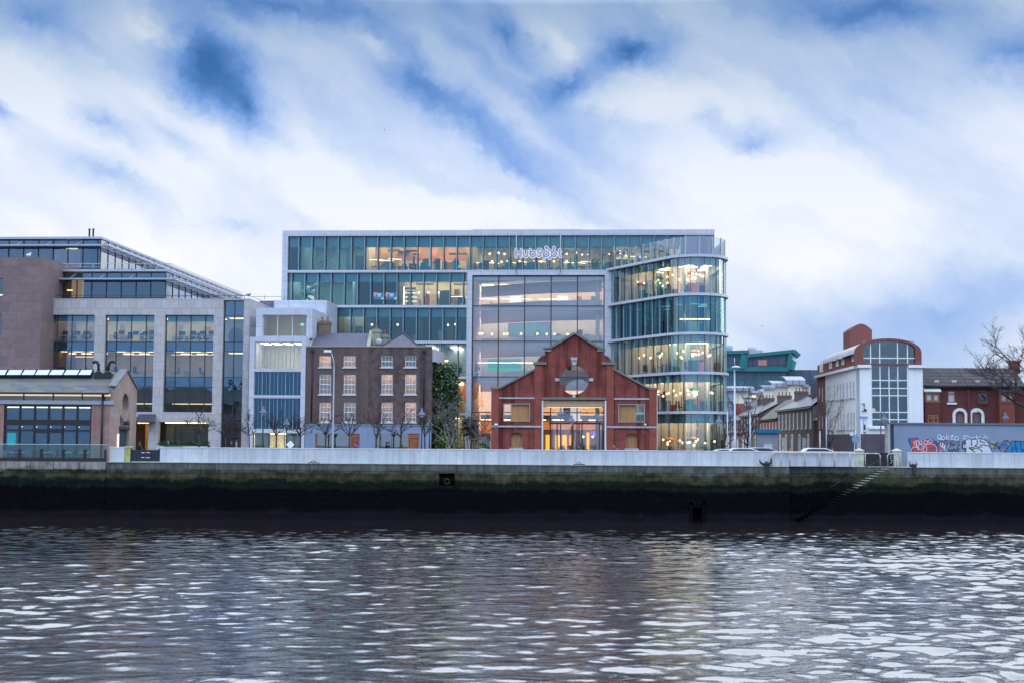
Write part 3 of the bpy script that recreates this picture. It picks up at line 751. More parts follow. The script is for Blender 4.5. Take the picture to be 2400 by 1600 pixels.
f = fB; ax = f.x(943.8, 782, 4.4); za = f.z(943, 781.5, 4.4); xl, xr = f.x(885, 812, .6), f.x(990, 812, .6)
b = MB(); b.add([(xl,.5,e),(xr,.5,e),(xr,8.3,e),(xl,8.3,e),(ax,4.4,za)], [(0,1,4),(1,2,4),(2,3,4),(3,0,4)]); b.build('roof', slate, tB)
b = MB(); b.tube([(xl,.5,e+.04),(ax,4.4,za+.05)], .07, 5); b.tube([(xr,.5,e+.04),(ax,4.4,za+.05)], .07, 5); b.build('hip_ridge', dark_metal, tB)
chim(fB, tB, 891, 907, 783, 812, 3.2, stonecop, 1, pm('red_pot', (.25, .07, .06), .8, .2))
b = MB(); x0 = wB-.02; y0_, z0_ = 0, 0
b.box(x0+.01, x0+.35, .2, 7.5, fB.z(1012, 847), fB.z(1012, 816)); b.build('side_parapet', pm('grey_render', (.42, .43, .47), .8, .08, .6), tB)
# ================= narrow white-clad block
T = at(582, 0); t = thing('office_block', 'slim white clad office block with one glazed bay per floor, beside the brick houses', 'office building', T)
X = T.x; Z = lambda py, px=650, d=0: T.z(px, py, d)
w = T.x(715.5, 900); zt1 = Z(789.6)
rows = [(801, 864), (870, 926), (932, 1005), (1014, 1060)]
hx0, hx1 = T.x(595, 900), T.x(704.7, 900)
holes = [(hx0, hx1, max(Z(b_), 0), Z(a)) for a, b_ in rows]
b = MB(); b.wallh(0, w, 0, zt1, 0, .5, holes); b.box(0, .3, .5, 13, 0, zt1); b.box(w-.3, w, .5, 13, 0, zt1); b.box(.3, w-.3, .5, 13, zt1-.3, zt1-.01); b.build('wall', white_panel, t)
b = MB()
for h in holes: b.box(.3, w-.3, .5, 8, h[2]-.35, h[2]-.02)
b.build('floor_slab', ceil_pale, t)
b = MB()
b.quad((.3, 5, 0), (w-.3, 5, 0), (w-.3, 5, zt1), (.3, 5, zt1)); b.build('inner_wall', pm('off_white_interior', (.55, .58, .55), .8, .1, .5), t)
for i, h in enumerate(holes):
    dark = i in (1, 2)
    n = 6
    g_ = pane('glazing', glassm('blue_glass', (.07, .25, .40), .14, .004, (.25, .6, .9)) if dark else gl_clear, t, h[0], h[1], h[2], h[3], .28)
    b = MB(); grid(b, h[0], h[1], h[2], h[3], [h[0]+(h[1]-h[0])*k/n for k in range(1, n)] if i < 3 else [h[0]+(h[1]-h[0])*k for k in (.33, .66)], [], .05, .2, .34)
    if i < 3:
        for k in range(n): b.box(h[0]+(h[1]-h[0])*(k+.55)/n-.012, h[0]+(h[1]-h[0])*(k+.55)/n+.012, .16, .24, h[2], h[3])
    b.build('mullion_grid', grey_metal if i < 3 else dark_metal, g_)
    if i in (0, 3):
        b = MB()
        for k in range(4): b.box(h[0]+.3+k*1.1, h[0]+.9+k*1.1, 1.2, 3.2, h[3]-.08, h[3]-.02)
        b.build('ceiling_lamp_or_fill', emitm('block_lamp', (1, .90, .74), 8) if i == 0 else emitm('block_lamp_low', (1, .72, .38), 14), g_)
    if i == 3:
        b = MB(); b.box(h[0]+.1, h[0]+1.6, .45, .5, 0, h[3]); b.box(h[1]-1.4, h[1]-.1, .45, .5, 0, h[3]); b.build('frosted_screen', pm('frosted_screen', (.36, .42, .36), .7, .06), g_)
# set-back upper storeys
x0, x1 = T.x(600, 760, 1.5), T.x(731, 760, 1.5); za, zb_ = Z(722, 660, 1.5), zt1
hh = (T.x(615, 760, 1.5), T.x(719, 760, 1.5), Z(789, 660, 1.5), Z(738, 660, 1.5))
b = MB(); b.wallh(x0, x1, zb_, za, 1.5, 1.9, [hh]); b.box(x0, x0+.3, 1.9, 12.6, zb_, za); b.box(x1-.3, x1, 1.9, 12.6, zb_, za); b.box(x0+.3, x1-.3, 1.9, 12.6, za-.3, za-.01); b.build('upper_wall', white_panel, t)
g_ = pane('glazing', gl_clear, t, hh[0], hh[1], hh[2], hh[3], 1.75)
b = MB(); grid(b, hh[0], hh[1], hh[2], hh[3], [hh[0]+(hh[1]-hh[0])*k/3 for k in (1, 2)], [], .09, 1.68, 1.82); b.build('mullion_grid', white_panel, g_)
b = MB(); b.quad((x0+.3, 5.5, zb_), (x1-.3, 5.5, zb_), (x1-.3, 5.5, za-.3), (x0+.3, 5.5, za-.3)); b.build('back_wall', cream, g_)
b = MB()
for k in (.2, .5, .8): b.box(hh[0]+(hh[1]-hh[0])*k-.35, hh[0]+(hh[1]-hh[0])*k+.35, 3, 3.4, za-.36, za-.31)
b.build('ceiling_lamp_or_fill', emitm('block_lamp_soft', (1, .88, .68), 9), g_)
bx('exit_sign', exit_green, g_, hh[0]+3.0, hh[0]+3.3, 5.3, 5.36, hh[3]-.75, hh[3]-.55)
x0, x1 = T.x(642, 712, 8), T.x(766, 712, 8); z1 = Z(704, 700, 8)
b = MB(); b.box(x0, x1, 8, 14.3, zb_, z1); b.build('roof_plant_screen', white_panel, t)
pl = T.x(583.5, 780, .2); pr = T.x(598, 780, .2)
b = MB(); b.quad((pl+.1, .15, zt1), (pr+.1, .15, zt1), (pr+.1, .15, zt1+.95), (pl+.1, .15, zt1+.95)); b.quad((w-.6, .15, zt1), (w-.1, .15, zt1), (w-.1, .15, zt1+.95), (w-.6, .15, zt1+.95)); b.build('terrace_screen', gl_clear, t)
# ================= the large glass office building
FM = FL.sub(FL.x(661, 700, 14), 14)
main = thing('office_building', 'large glass and white clad office building with a rounded glazed corner, floors lit from inside', 'office building', FM)
X = lambda px, py=700, d=0: FM.x(px, py, d)
Zm = lambda py, px=900, d=0: FM.z(px, py, d)
# floor levels (top of each band) read at px 1000
L = {6: Zm(634, 1000), 5: Zm(716, 1000), 4: Zm(799, 1000), 3: Zm(881, 1000), 2: Zm(966, 1000), 1: 0.0}
BT = .27                                       # band thickness
ROOF = Zm(541, 1000); SOF = Zm(554, 1000)
x_l, x_r = 0.0, X(1674, 545)
xp1, xp2 = X(674), X(1094.5)                    # left glazed bays
ya, yb_ = X(1107), X(1417); xq = X(1436)
DEP = 24.0
b = MB()
b.box(x_l, x_r, -.35, .5, SOF, ROOF)           # fascia
b.box(x_l, xp1, -.35, .5, 0, SOF)
ztop = Zm(646, 1200); 
b.box(xp2, ya, -.35, .5, 0, L[6]); b.box(yb_, xq, -.35, .5, 0, L[6]); b.box(ya, yb_, -.35, .5, ztop, L[6])
b.build('facade_frame', white_panel, main)
b = MB(); b.box(x_l+.01, x_r-.01, .5, DEP, SOF+.1, ROOF-.02); b.build('roof', grey_metal, main)
b = MB(); b.box(X(1109, 540, 4), X(1366, 540, 4), 4, 14, ROOF-.1, Zm(538, 1200, 4)); b.build('roof_plant_screen', grey_metal, main)
b = MB(); b.box(x_l, x_l+.3, .5, DEP, 0, SOF+.1); b.box(x_l+.3, x_r-3, DEP-.3, DEP, 0, L[5]); b.wallh(x_l+.3, x_r, L[5], SOF+.1, DEP-.3, DEP, [(X(711, 600, 9), X(735.5, 600, 9), L[6]+.1, L[6]+2.35)])
b.build('rear_wall', white_panel, main)
for k in (6, 5, 4, 3, 2):
    b = MB(); b.box(xp1, xp2, -.35, .5, L[k]-BT, L[k]); 
    if k == 6: pass
    b.build('floor_band', white_panel, main)
    b = MB(); b.box(xp1, xp2+.1, .5, DEP-.4, L[k]-.34, L[k]-.03); 
    if k == 6: b.box(xp2+.1, x_r-.2, .5, DEP-.4, L[k]-.34, L[k]-.03)
    b.build('floor_slab', ceil_dark, main)
# glazing of the left bays and the full-width top storey
def bays(px0, px1, first, pitch, z0, z1, k, blind):
    x0, x1 = X(px0), X(px1); g = pane('glazing', gl_teal, main, x0, x1, z0, z1, .12)
    xs = []; p = first
    while p < px1-4: xs.append(X(p, 680)); p += pitch
    b = MB(); grid(b, x0, x1, z0, z1, [], [], .05, .06, .16)
    for x in xs: b.box(x-.035, x+.035, -.22, .2, z0+.05, z1-.05)
    b.build('mullion_grid', dark_metal, g)
    b = MB()
    for x in xs: b.box(x-.13, x-.04, -.20, .10, z0+.05, z1-.05)
    b.build('glass_fin', pm('fin_teal', (.16, .34, .40), .3, .05), g)
    edges = [x0]+xs+[x1]
    if blind:
        b = MB()
        for a_, c_ in zip(edges[:-1], edges[1:]): b.box(a_+.012, c_-.012, .3, .33, z1-blind, z1-.02)
        b.build('roller_blind', blindm, g)
    return g
bays(674, 1673, 701, 30.9, L[6], SOF, 6, 1.15)
bays(674, 1094.5, 685.6, 30.9, L[5], L[6]-BT, 5, .95)
bays(674, 1094.5, 701, 30.9, L[4], L[5]-BT, 4, .95)
bays(674, 1094.5, 716, 40, L[3], L[4]-BT, 3, 0)
bays(674, 1094.5, 716, 40, L[2], L[3]-BT, 2, 0)
bays(674, 1094.5, 716, 40, 0, L[2]-BT, 1, 0)
# rooms: (floor, px0, px1, depth, back colour, side colour, added light panels)
tealgrey = pm('core_wall', (.30, .40, .40), .8, .12, .4); warmgrey = pm('warm_grey_wall', (.45, .42, .38), .8, .2, .5)
top = {6: SOF, 5: L[6]-.34, 4: L[5]-.34, 3: L[4]-.34, 2: L[3]-.34, 1: L[2]-.34}
def room(k, p0, p1, D, back, side, lamp, n=3, ceil=None, panels=()):
    z0, z1 = L[k]-.02 if k > 1 else .02, top[k]-.02
    x0, x1 = X(p0, 680), X(p1, 680)
    b = MB(); b.quad((x0, D, z0), (x1, D, z0), (x1, D, z1), (x0, D, z1)); o = b.build('room_wall', back, main)
    b = MB(); b.box(x0-.04, x0+.04, .6, D, z0, z1); b.box(x1-.04, x1+.04, .6, D, z0, z1); b.build('partition', side, o)
    if ceil: b = MB(); b.box(x0+.05, x1-.05, .6, D, z1-.12, z1-.04); b.build('ceiling', ceil, o)
    if lamp:
        b = MB()
        for i in range(n):
            xx = x0+(x1-x0)*(i+.5)/n
            for dd in (1.6, 2.9, 4.2, 5.5): 
                if dd < D-.4: b.box(xx-.5, xx+.5, dd, dd+.5, z1-.2, z1-.14)
        b.build('ceiling_lamp_or_fill', lamp, o)  # panels added out of sight behind the blinds to light the room
    for (q0, q1, h0, h1, mt) in panels:
        b = MB(); b.box(x0+(x1-x0)*q0, x0+(x1-x0)*q1, D-.08, D-.02, z0+h0, z0+h1); b.build('wall_panel', mt, o)
    return o, x0, x1, z0, z1
mural1 = pm('mural_green', (.06, .28, .22), .8, .3, 2); mural2 = pm('mural_pink', (.70, .38, .30), .8, .35, 1.2, col2=(.75, .55, .25)); door_dk = pm('dark_door', (.10, .10, .13), .6, .1)
lm = emitm('office_fill_warm', (1, .58, .32), 15); lmw = emitm('office_fill_white', (1, .80, .58), 10); lml = emitm('office_fill_low', (.85, .95, .85), 7)
# top floor
o, x0, x1, z0, z1 = room(6, 674, 701, 8.9, tealgrey, tealgrey, None)
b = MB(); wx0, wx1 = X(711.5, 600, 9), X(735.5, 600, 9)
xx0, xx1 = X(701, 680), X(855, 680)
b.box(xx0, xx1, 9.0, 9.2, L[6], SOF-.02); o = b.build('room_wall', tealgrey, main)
bx('stair_window', emitm('stair_daylight_glow', (.72, .92, .95), .9), o, wx0, wx1, 8.9, 8.99, L[6]+.05, L[6]+2.35); bx('stair_window', emitm('stair_daylight_glow', (.72, .92, .95), .9), o, X(701, 600, 9), X(702.5, 600, 9), 8.9, 8.99, L[6]+1.6, L[6]+2.35)  # glow put in for daylight through the stair window
b = MB()
for i in range(3): b.box(xx0+1+i*2.2, xx0+2+i*2.2, 3, 4, SOF-.2, SOF-.12); b.box(xx0+1+i*2.2, xx0+2+i*2.2, 6, 7, SOF-.2, SOF-.12)
b.build('ceiling_lamp_or_fill', emitm('stair_fill', (.8, .95, .88), 7), o)  # panels added to light the stair hall
room(6, 855, 1104, 6.5, wood_in, cream, lm, 6, None, [(0, .12, 0, 2.6, wood_in), (.24, .9, 0, 1.9, cream), (.24, .9, 1.9, 2.4, salmon), (.55, .62, 0, 3.2, salmon), (.92, 1, 0, 2.4, seat_teal)])
room(6, 1104, 1440, 9, warmgrey, cream, lm, 8, None, [(.0, .04, 0, 3, cream), (.2, .24, 0, 2.4, white_paint), (.5, .8, 0, 1.2, cream), (.1, .98, 1.25, 1.5, tealgrey)])
room(6, 1440, 1600, 7, warmgrey, cream, lm, 4, None, [(.0, .3, .0, 2, seat_teal), (.35, .6, 0, 2.2, navy_in)])
# stair hall (rises across two floors)
stone_in = pm('stair_render', (.42, .52, .52), .8, .05)
room(5, 674, 838, 8.6, tealgrey, tealgrey, lml, 4, None, [(.83, .95, 0, 2.2, door_dk), (0, .24, 0, 1.3, cream)])
b = MB()
def flight(px0, z0_, px1, z1_, d, tck=.28):
    a = X(px0, 680, d); c = X(px1, 680, d)
    b.prism([(a, z0_), (c, z1_), (c, z1_-tck), (a, z0_-tck)], d, d+1.3)
flight(712, L[5]+1.9, 775, L[6]+.2, 3.0); flight(770, L[5]-.2, 706, L[5]+1.9, 4.6); b.box(X(688), X(713), 3, 6, L[5]+1.7, L[5]+1.95)
b.build('staircase', stone_in, main)
b = MB()
for (p0, z0_, p1, z1_, d) in ((712, L[5]+1.9, 775, L[6]+.2, 2.95), (770, L[5]-.2, 706, L[5]+1.9, 4.55), (745, L[6], 783, L[6]+1.6, 2.95)):
    for h in (.55, 1.0): b.tube([(X(p0, 680, d), d, z0_+h), (X(p1, 680, d), d, z1_+h)], .035, 5)
b.build('stair_rail', dark_metal, main)
b = MB(); b.lathe([(.2, 0), (.2, L[6]-.3)], c=(X(822), 2.2, 0), n=10); b.build('column', pm('pale_column', (.4, .52, .54), .6, .05), main)
b = MB(); b.lathe([(.2, 0), (.2, SOF-L[6]-.1)], c=(X(806), 2.2, L[6]), n=10); b.build('column', MATS['pale_column'], main)
bx('wall_panel', door_dk, main, X(812), X(833), 5.0, 5.08, L[6], L[6]+2.3)
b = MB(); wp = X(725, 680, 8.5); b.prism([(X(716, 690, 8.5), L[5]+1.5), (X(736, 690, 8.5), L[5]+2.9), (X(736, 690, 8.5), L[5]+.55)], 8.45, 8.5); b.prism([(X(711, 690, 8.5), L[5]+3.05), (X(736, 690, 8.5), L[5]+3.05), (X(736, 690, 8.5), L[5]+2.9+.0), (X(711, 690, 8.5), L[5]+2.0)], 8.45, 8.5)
b.build('stair_window', emitm('stair_daylight_glow', (.72, .92, .95), .9), main)  # glowing shapes stand for daylight behind the stairs
room(5, 838, 932, 5, navy_in, navy_in, None, 2)
o, x0, x1, z0, z1 = room(5, 932, 1094, 5.5, cream, cream, lm, 5, None, [(.28, .82, .1, 1.75, mural2), (.30, .38, .15, 1.6, mural1), (.50, .58, .15, 1.3, seat_teal), (.68, .78, .8, 1.7, mural1), (.28, .82, 0, .12, salmon), (.02, .2, .5, 2.2, white_paint)])
b = MB(); 
for i in range(4): b.box(x0+.3, x0+1.7, 3, 3.1, z0+.3+i*.45, z0+.36+i*.45)
b.box(x0+.2, x0+.3, 2.9, 3.2, z0, z0+2.4); b.build('lit_shelf', emitm('shelf_glow', (1, .74, .5), 2.5), o)
room(4, 782, 856, 6, cream, cream, emitm('office_fill_dim', (1, .85, .65), 3.5), 2, ceil_pale, [(.4, .7, 0, 2.1, door_dk)])
room(4, 674, 782, 6, cream, cream, None, 2)
room(4, 856, 975, 6, navy_in, pm('half_lit_wall', (.5, .42, .38), .8, .1), emitm('office_fill_faint', (.8, .85, .9), .8), 3, None, [(.3, .9, .2, 1.8, navy_in)])
room(4, 975, 1094, 6, pm('dim_blue_wall', (.07, .12, .2), .8, .3, .6), tealgrey, emitm('office_fill_faint', (.8, .85, .9), .8), 3, None, [(.5, .62, 0, 2.2, salmon)])
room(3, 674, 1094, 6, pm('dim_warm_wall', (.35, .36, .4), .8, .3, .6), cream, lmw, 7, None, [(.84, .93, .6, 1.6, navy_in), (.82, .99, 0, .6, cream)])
room(2, 674, 1094, 6, cream, cream, lm, 7, None, [(.7, 1, 1.6, 3.2, salmon), (.8, .95, 0, .9, seat_orange)])
room(1, 674, 1094, 5, pm('lobby_wall_cream', (.60, .52, .34), .8, .1), cream, lm, 6)
# wall screens with a coral swoosh and white lettering
for i, (p0, p1) in enumerate(((876, 899.5), (904, 929.5))):
    s_ = thing('wall_screen', ['left', 'right'][i]+' one of two navy wall screens with a coral corner behind fifth storey glass', 'screen', FM)
    x0, x1 = X(p0, 690, 3), X(p1, 690, 3); z0, z1 = Zm(702, 880, 3), Zm(686, 880, 3)
    bx('panel', emitm('screen_navy', (.03, .14, .40), .9), s_, x0, x1, 3, 3.1, z0, z1)
    b = MB(); b.prism([(x0, z1), (x0+.42, z1), (x0+.22, z1-.18), (x0+.16, z1-.42), (x0, z1-.5)], 2.97, 2.995); b.build('coral_corner', emitm('screen_coral', (1, .32, .28), 1.0), s_)
    b = MB(); b.prism([(x1, z0), (x1-.3, z0), (x1-.2, z0+.16), (x1, z0+.3)], 2.97, 2.995); b.build('yellow_corner', emitm('screen_yellow', (1, .8, .25), 1.0), s_)
    b = MB()
    for r_, (w_, h_) in enumerate(((.50, .09), (.42, .09), (.5, .03))):
        xx = (x0+x1)/2+.05-w_/2; zz = z1-.22-r_*.13; n = [6, 5, 9][r_]
        for k in range(n): b.box(xx+k*w_/n, xx+(k+.75)*w_/n, 2.97, 2.995, zz, zz+h_)
    b.build('lettering', emitm('screen_white', (1, 1, 1), 1.0), s_)
# ---- atrium
g = pane('glazing', glassm('atrium_glass', (.88, .93, .96), .17, .020, (.8, .9, 1), wsc=.5), main, ya, yb_, 0, ztop, .12)
b = MB(); zs = [Zm(717.5, 1250), Zm(799.5, 1250), Zm(882.6, 1250), Zm(965.5, 1250), Zm(986.5, 1330)]
grid(b, ya, yb_, 0, ztop, [X(p, 800) for p in (1167.7, 1229, 1291.2, 1353)], zs, .11, .0, .2); b.build('mullion_grid', dark_metal, g)
b = MB(); 
for z in [ztop-.02]+zs[:3]: b.box(ya+.12, yb_-.12, .3, 1.0, z-.42, z-.12)
b.build('smoke_curtain_box', pm('pale_blue_box', (.55, .72, .85), .6, .06), g)
rosew = pm('balcony_white', (.78, .66, .68), .8, .04)
cove = emitm('cove_glow', (1, .45, .36), 1.3)
def curve(k, d0, d1, n=24):
    """balcony edge, sweeping forward at the right"""
    out = []
    for i in range(n+1):
        u = i/n; x = ya+.3+(yb_-ya-.6)*u
        d = d0+(d1-d0)*(3*u*u-2*u**3) - 1.1*math.sin(math.pi*min(1, u*1.3))
        out.append((x, d))
    return out
fill_at = emitm('atrium_fill', (1, .74, .52), 13)
for k in (6, 5, 4, 3):
    c = curve(k, 7.5, 2.2)
    zb_, zt_ = L[k]-1.35, L[k]+(.85 if k < 6 else 0)
    if k == 6: zb_, zt_ = ztop-1.55, ztop-.3
    b = MB(); vs = []; fs = []
    for (x, d) in c: vs += [(x, d, zb_), (x, d, zt_), (x, d+.25, zt_), (x, d+.25, zb_)]
    for i in range(len(c)-1):
        for j in range(4): fs.append((4*i+j, 4*i+4+j, 4*i+4+(j+1) % 4, 4*i+(j+1) % 4))
    b.add(vs, fs, 0, True); o = b.build('balcony_front', rosew, main)
    b = MB(); pts = [(x, d+.3) for x, d in c]+[(yb_, 11), (ya, 11)]; b.prism(pts, L[k]-.5, L[k]-.1, (), 0, 'xy'); b.build('balcony_floor', ceil_pale, o)
    b = MB(); vs = []; fs = []
    for (x, d) in c: vs += [(x, d+.28, zb_-.0), (x, d+.45, zb_-.03), (x, d+.45, zb_+.03)]
    for i in range(len(c)-1):
        for j in range(3): fs.append((3*i+j, 3*i+3+j, 3*i+3+(j+1) % 3, 3*i+(j+1) % 3))
    b.add(vs, fs); b.build('cove_light', cove, o)
bk = {5: cream, 4: pm('atrium_teal', (.12, .30, .36), .8, .1), 3: pm('atrium_grey', (.42, .44, .42), .8, .1), 2: cream, 1: wood_in}
for k in (5, 4, 3, 2, 1):
    z0, z1 = max(L[k], .02), (L[k+1]-.5)
    o = pane('room_wall', bk[k], main, ya, yb_, z0, z1, 11)
    b = MB(); 
    for i in range(7): xx = ya+(yb_-ya)*(i+.5)/7; b.box(xx-.7, xx+.5, 9.0, 9.9, z1-.1, z1-.04)
    b.build('ceiling_lamp_or_fill', fill_at if k in (5, 2) else emitm('atrium_fill_low', (1, .86, .76), 8.0) if k != 1 else emitm('lobby_fill_amber', (1, .48, .16), 14), o)  # panels added to brighten the galleries and lobby
    if k == 5:
        for q in (.24, .62): bx('lit_panel', emitm('white_panel_glow', (1, .95, .72), 1.3), o, ya+(yb_-ya)*q, ya+(yb_-ya)*(q+.09), 10.2, 10.3, z0+.0, z0+2.1)
    if k == 4: bx('wall_panel', cream, o, ya, ya+3.2, 10.7, 10.8, z0, z1); bx('wall_panel', cream, o, ya+8.2, yb_, 10.7, 10.8, z0, z1)
    if k == 3:
        bx('lit_panel', emitm('green_wall_glow', (.05, .75, .45), .55), o, ya+1.1, ya+4.9, 7.2, 7.3, z0+.2, z0+1.3)
        bx('lit_panel', emitm('teal_wall_glow', (.05, .35, .38), .8), o, ya+1.1, ya+4.9, 7.25, 7.35, z0+1.31, z0+2.3)
b = MB(); b.box(ya-.05, ya+.1, .5, 11, 0, ztop); b.box(yb_-.1, yb_+.05, .5, 11, 0, ztop); b.build('atrium_side_wall', rosew, main)
b = MB(); b.lathe([(.22, 0), (.22, ztop)], c=(yb_-.75, 1.7, 0), n=12); b.build('column', rosew, main)
bx('wall_panel', pm('orange_lobby_wall', (.60, .22, .06), .7, .15), main, ya+.1, ya+2.9, 4.5, 4.6, 0, 2.7)
# lobby behind the brick gable: timber columns, lit slots, reception screen
amber = emitm('amber_slot', (1, .42, .06), 1.9)
for i, p in enumerate((1279, 1302, 1318, 1335)):
    bx('lit_panel', amber, main, X(p, 1020, 5), X(p+(10 if i != 3 else 8), 1020, 5), 5, 5.1, .1, 2.6)
bx('lit_panel', amber, main, X(1375, 1020, 5), X(1381, 1020, 5), 5, 5.1, .1, 2.9)
bx('wall_panel', wood_in, main, X(1270, 1020, 5.2), X(1420, 1020, 5.2), 5.2, 5.3, 0, 3.2)
s_ = thing('wall_screen', 'violet wall screen with white script in the amber-lit lobby behind the gable', 'screen', FM)
x0, x1, z0, z1 = X(1385, 1018, 4), X(1404, 1018, 4), FM.z(1390, 1022.5, 4), FM.z(1390, 1009, 4)
bx('panel', emitm('screen_violet', (.30, .10, .85), 1.1), s_, x0, x1, 4, 4.1, z0, z1)
b = MB(); 
for k in range(9): b.box(x0+.28+k*.06, x0+.32+k*.06, 3.97, 3.995, (z0+z1)/2-.04, (z0+z1)/2+.05+.03*(k % 3 == 0))
b.build('lettering', emitm('screen_white', (1, 1, 1), 1.0), s_)
s_ = thing('lobby_mural', 'tall black and white mottled panel beside a lit cream panel, above the lobby doors', 'wall panel', FM)
m, t, out = newmat('speckle'); p_ = t.n('ShaderNodeBsdfPrincipled'); vo = t.n('ShaderNodeTexVoronoi'); t.set(vo.inputs['Vector'], objco(t)); vo.inputs['Scale'].default_value = 5
t.set(p_.inputs['Base Color'], t.ramp(vo.outputs['Distance'], [(0, (.75, .72, .72)), (.32, (.75, .72, .72)), (.42, (.03, .03, .05))])); t.set(out.inputs[0], p_)
z0, z1 = FM.z(1330, 984, .8), FM.z(1330, 944, .8)
bx('mottled_panel', m, s_, X(1320, 960, .8), X(1337, 960, .8), .8, .9, z0, z1)
bx('lit_panel', emitm('cream_panel_glow', (1, .84, .78), .85), s_, X(1337.5, 960, .8), X(1360, 960, .8), .8, .9, z0, z1)
bx('lit_panel', emitm('cream_panel_glow', (1, .84, .78), .85), s_, X(1286, 946, .8), X(1313, 946, .8), .8, .9, FM.z(1290, 949, .8), FM.z(1290, 943, .8))
# entrance doors
b = MB(); zt_ = Zm(989, 1330)
for p in (1290, 1306, 1314, 1343, 1357, 1364, 1405, 1412): b.box(X(p, 1010)-.06, X(p, 1010)+.06, -.55, -.3, 0, zt_)
b.box(X(1289), X(1413), -.55, -.3, zt_-.18, zt_); b.build('entrance_portal', dark_metal, main)
# ---- the rounded glass corner
cl_m = [pm('clutter_navy', (.04, .07, .12), .7, .2), pm('clutter_coral', (.55, .20, .14), .7, .2), pm('clutter_oak', (.42, .27, .15), .7, .2), pm('clutter_white', (.65, .64, .60), .7, .1), pm('clutter_teal', (.04, .26, .27), .7, .2), pm('clutter_black', (.02, .02, .03), .6, .2)]
P0w = Vector((10.35, 144.42)); Cw = Vector((18.35, 135.7)); RR = 2.95
dv = Cw-P0w; ang = math.atan2(dv.y, dv.x) - math.asin(RR/dv.length); ln = math.sqrt(dv.length**2-RR**2)
dirv = Vector((math.cos(ang), math.sin(ang))); Tp = P0w+dirv*ln
nrm0 = Vector((dirv.y, -dirv.x))      # outward
a0 = math.atan2((Tp-Cw).y, (Tp-Cw).x)
a1 = R(2.1)+0.0
while a0 > a1: a0 -= 2*math.pi
def path(off=0.0, step=.45, back=12.0):
    """points (world XY) along the rounded wall, pushed outward by off"""
    pts = []; n1 = max(2, int(ln/step))
    for i in range(n1): p = P0w+dirv*(ln*i/n1); pts.append(p+nrm0*off)
    n2 = max(2, int((a1-a0)*RR/step))
    for i in range(n2+1):
        a = a0+(a1-a0)*i/n2; pts.append(Cw+Vector((math.cos(a), math.sin(a)))*(RR+off))
    e = Vector((math.cos(a1), math.sin(a1))); tdir = Vector((-e.y, e.x)); q = Cw+e*(RR+off); n3 = max(1, int(back/step))
    for i in range(1, n3+1): pts.append(q+tdir*(back*i/n3))
    return [FM.loc(p.x, p.y) for p in pts]
base = path()
segs = []
def ribbon(b, off0, off1, z0, z1, step=.45, m=0):
    A = path(off0, step); B_ = path(off1, step); vs = []; fs = []
    for (p, q) in zip(A, B_): vs += [(p[0], p[1], z0), (q[0], q[1], z0), (q[0], q[1], z1), (p[0], p[1], z1)]
    for i in range(len(A)-1):
        for j in range(4): fs.append((4*i+j, 4*i+4+j, 4*i+4+(j+1) % 4, 4*i+(j+1) % 4))
    L_ = 4*(len(A)-1); fs += [(0, 1, 2, 3), (L_+3, L_+2, L_+1, L_)]
    b.add(vs, fs, m, False)
def along(s_, off=0.0):
    """point and outward normal (local) at arc length s_"""
    if s_ <= ln: p = P0w+dirv*s_; n_ = nrm0
    else:
        aa = a0+(s_-ln)/RR
        if aa <= a1: n_ = Vector((math.cos(aa), math.sin(aa))); p = Cw+n_*RR
        else:
            n_ = Vector((math.cos(a1), math.sin(a1))); p = Cw+n_*RR+Vector((-n_.y, n_.x))*(s_-ln-(a1-a0)*RR)
    p = p+n_*off
    ca, sa = math.cos(-FM.a), math.sin(-FM.a)
    return FM.loc(p.x, p.y), (n_.x*ca-n_.y*sa, n_.x*sa+n_.y*ca)
TL = {6: 20.20, 5: 16.40, 4: 12.60, 3: 8.78, 2: 4.92, 1: 0.0}
LT = ln+(a1-a0)*RR
def T_level(py, px=1600):     # level read on the nearest part of the curve
    q = ray(px, py); k = (Cw.y-RR)/q.y; return (EYE+q*k).z
TL = {6: T_level(596.5), 5: T_level(686.8), 4: T_level(778.0), 3: T_level(869.8), 2: T_level(962.3), 1: 0.0}
gl_curve = glassm('curved_glass', (.82, .93, .94), .16, .001, (.7, .92, 1))
gl_curve2 = glassm('curved_glass_teal', (.36, .66, .74), .14, .001, (.45, .85, 1))
finm = pm('fin_pale_teal', (.34, .52, .56), .25, .06, spec=.6)
inner_pts = path(-6.0, 1.2)
blind2 = pm('curved_blind', (.30, .46, .46), .8, .06, .3)
for k in (6, 5, 4, 3, 2):
    b = MB(); ribbon(b, -.3, .38, TL[k]-.26, TL[k]); b.build('floor_band', white_panel, main)
    b = MB(); pts = path(-.3, .9)+[FM.loc(17, 160), FM.loc(10.4, 147)]; b.prism(pts, TL[k]-.30, TL[k]-.04, (), 0, 'xy'); b.build('floor_slab', ceil_dark, main)
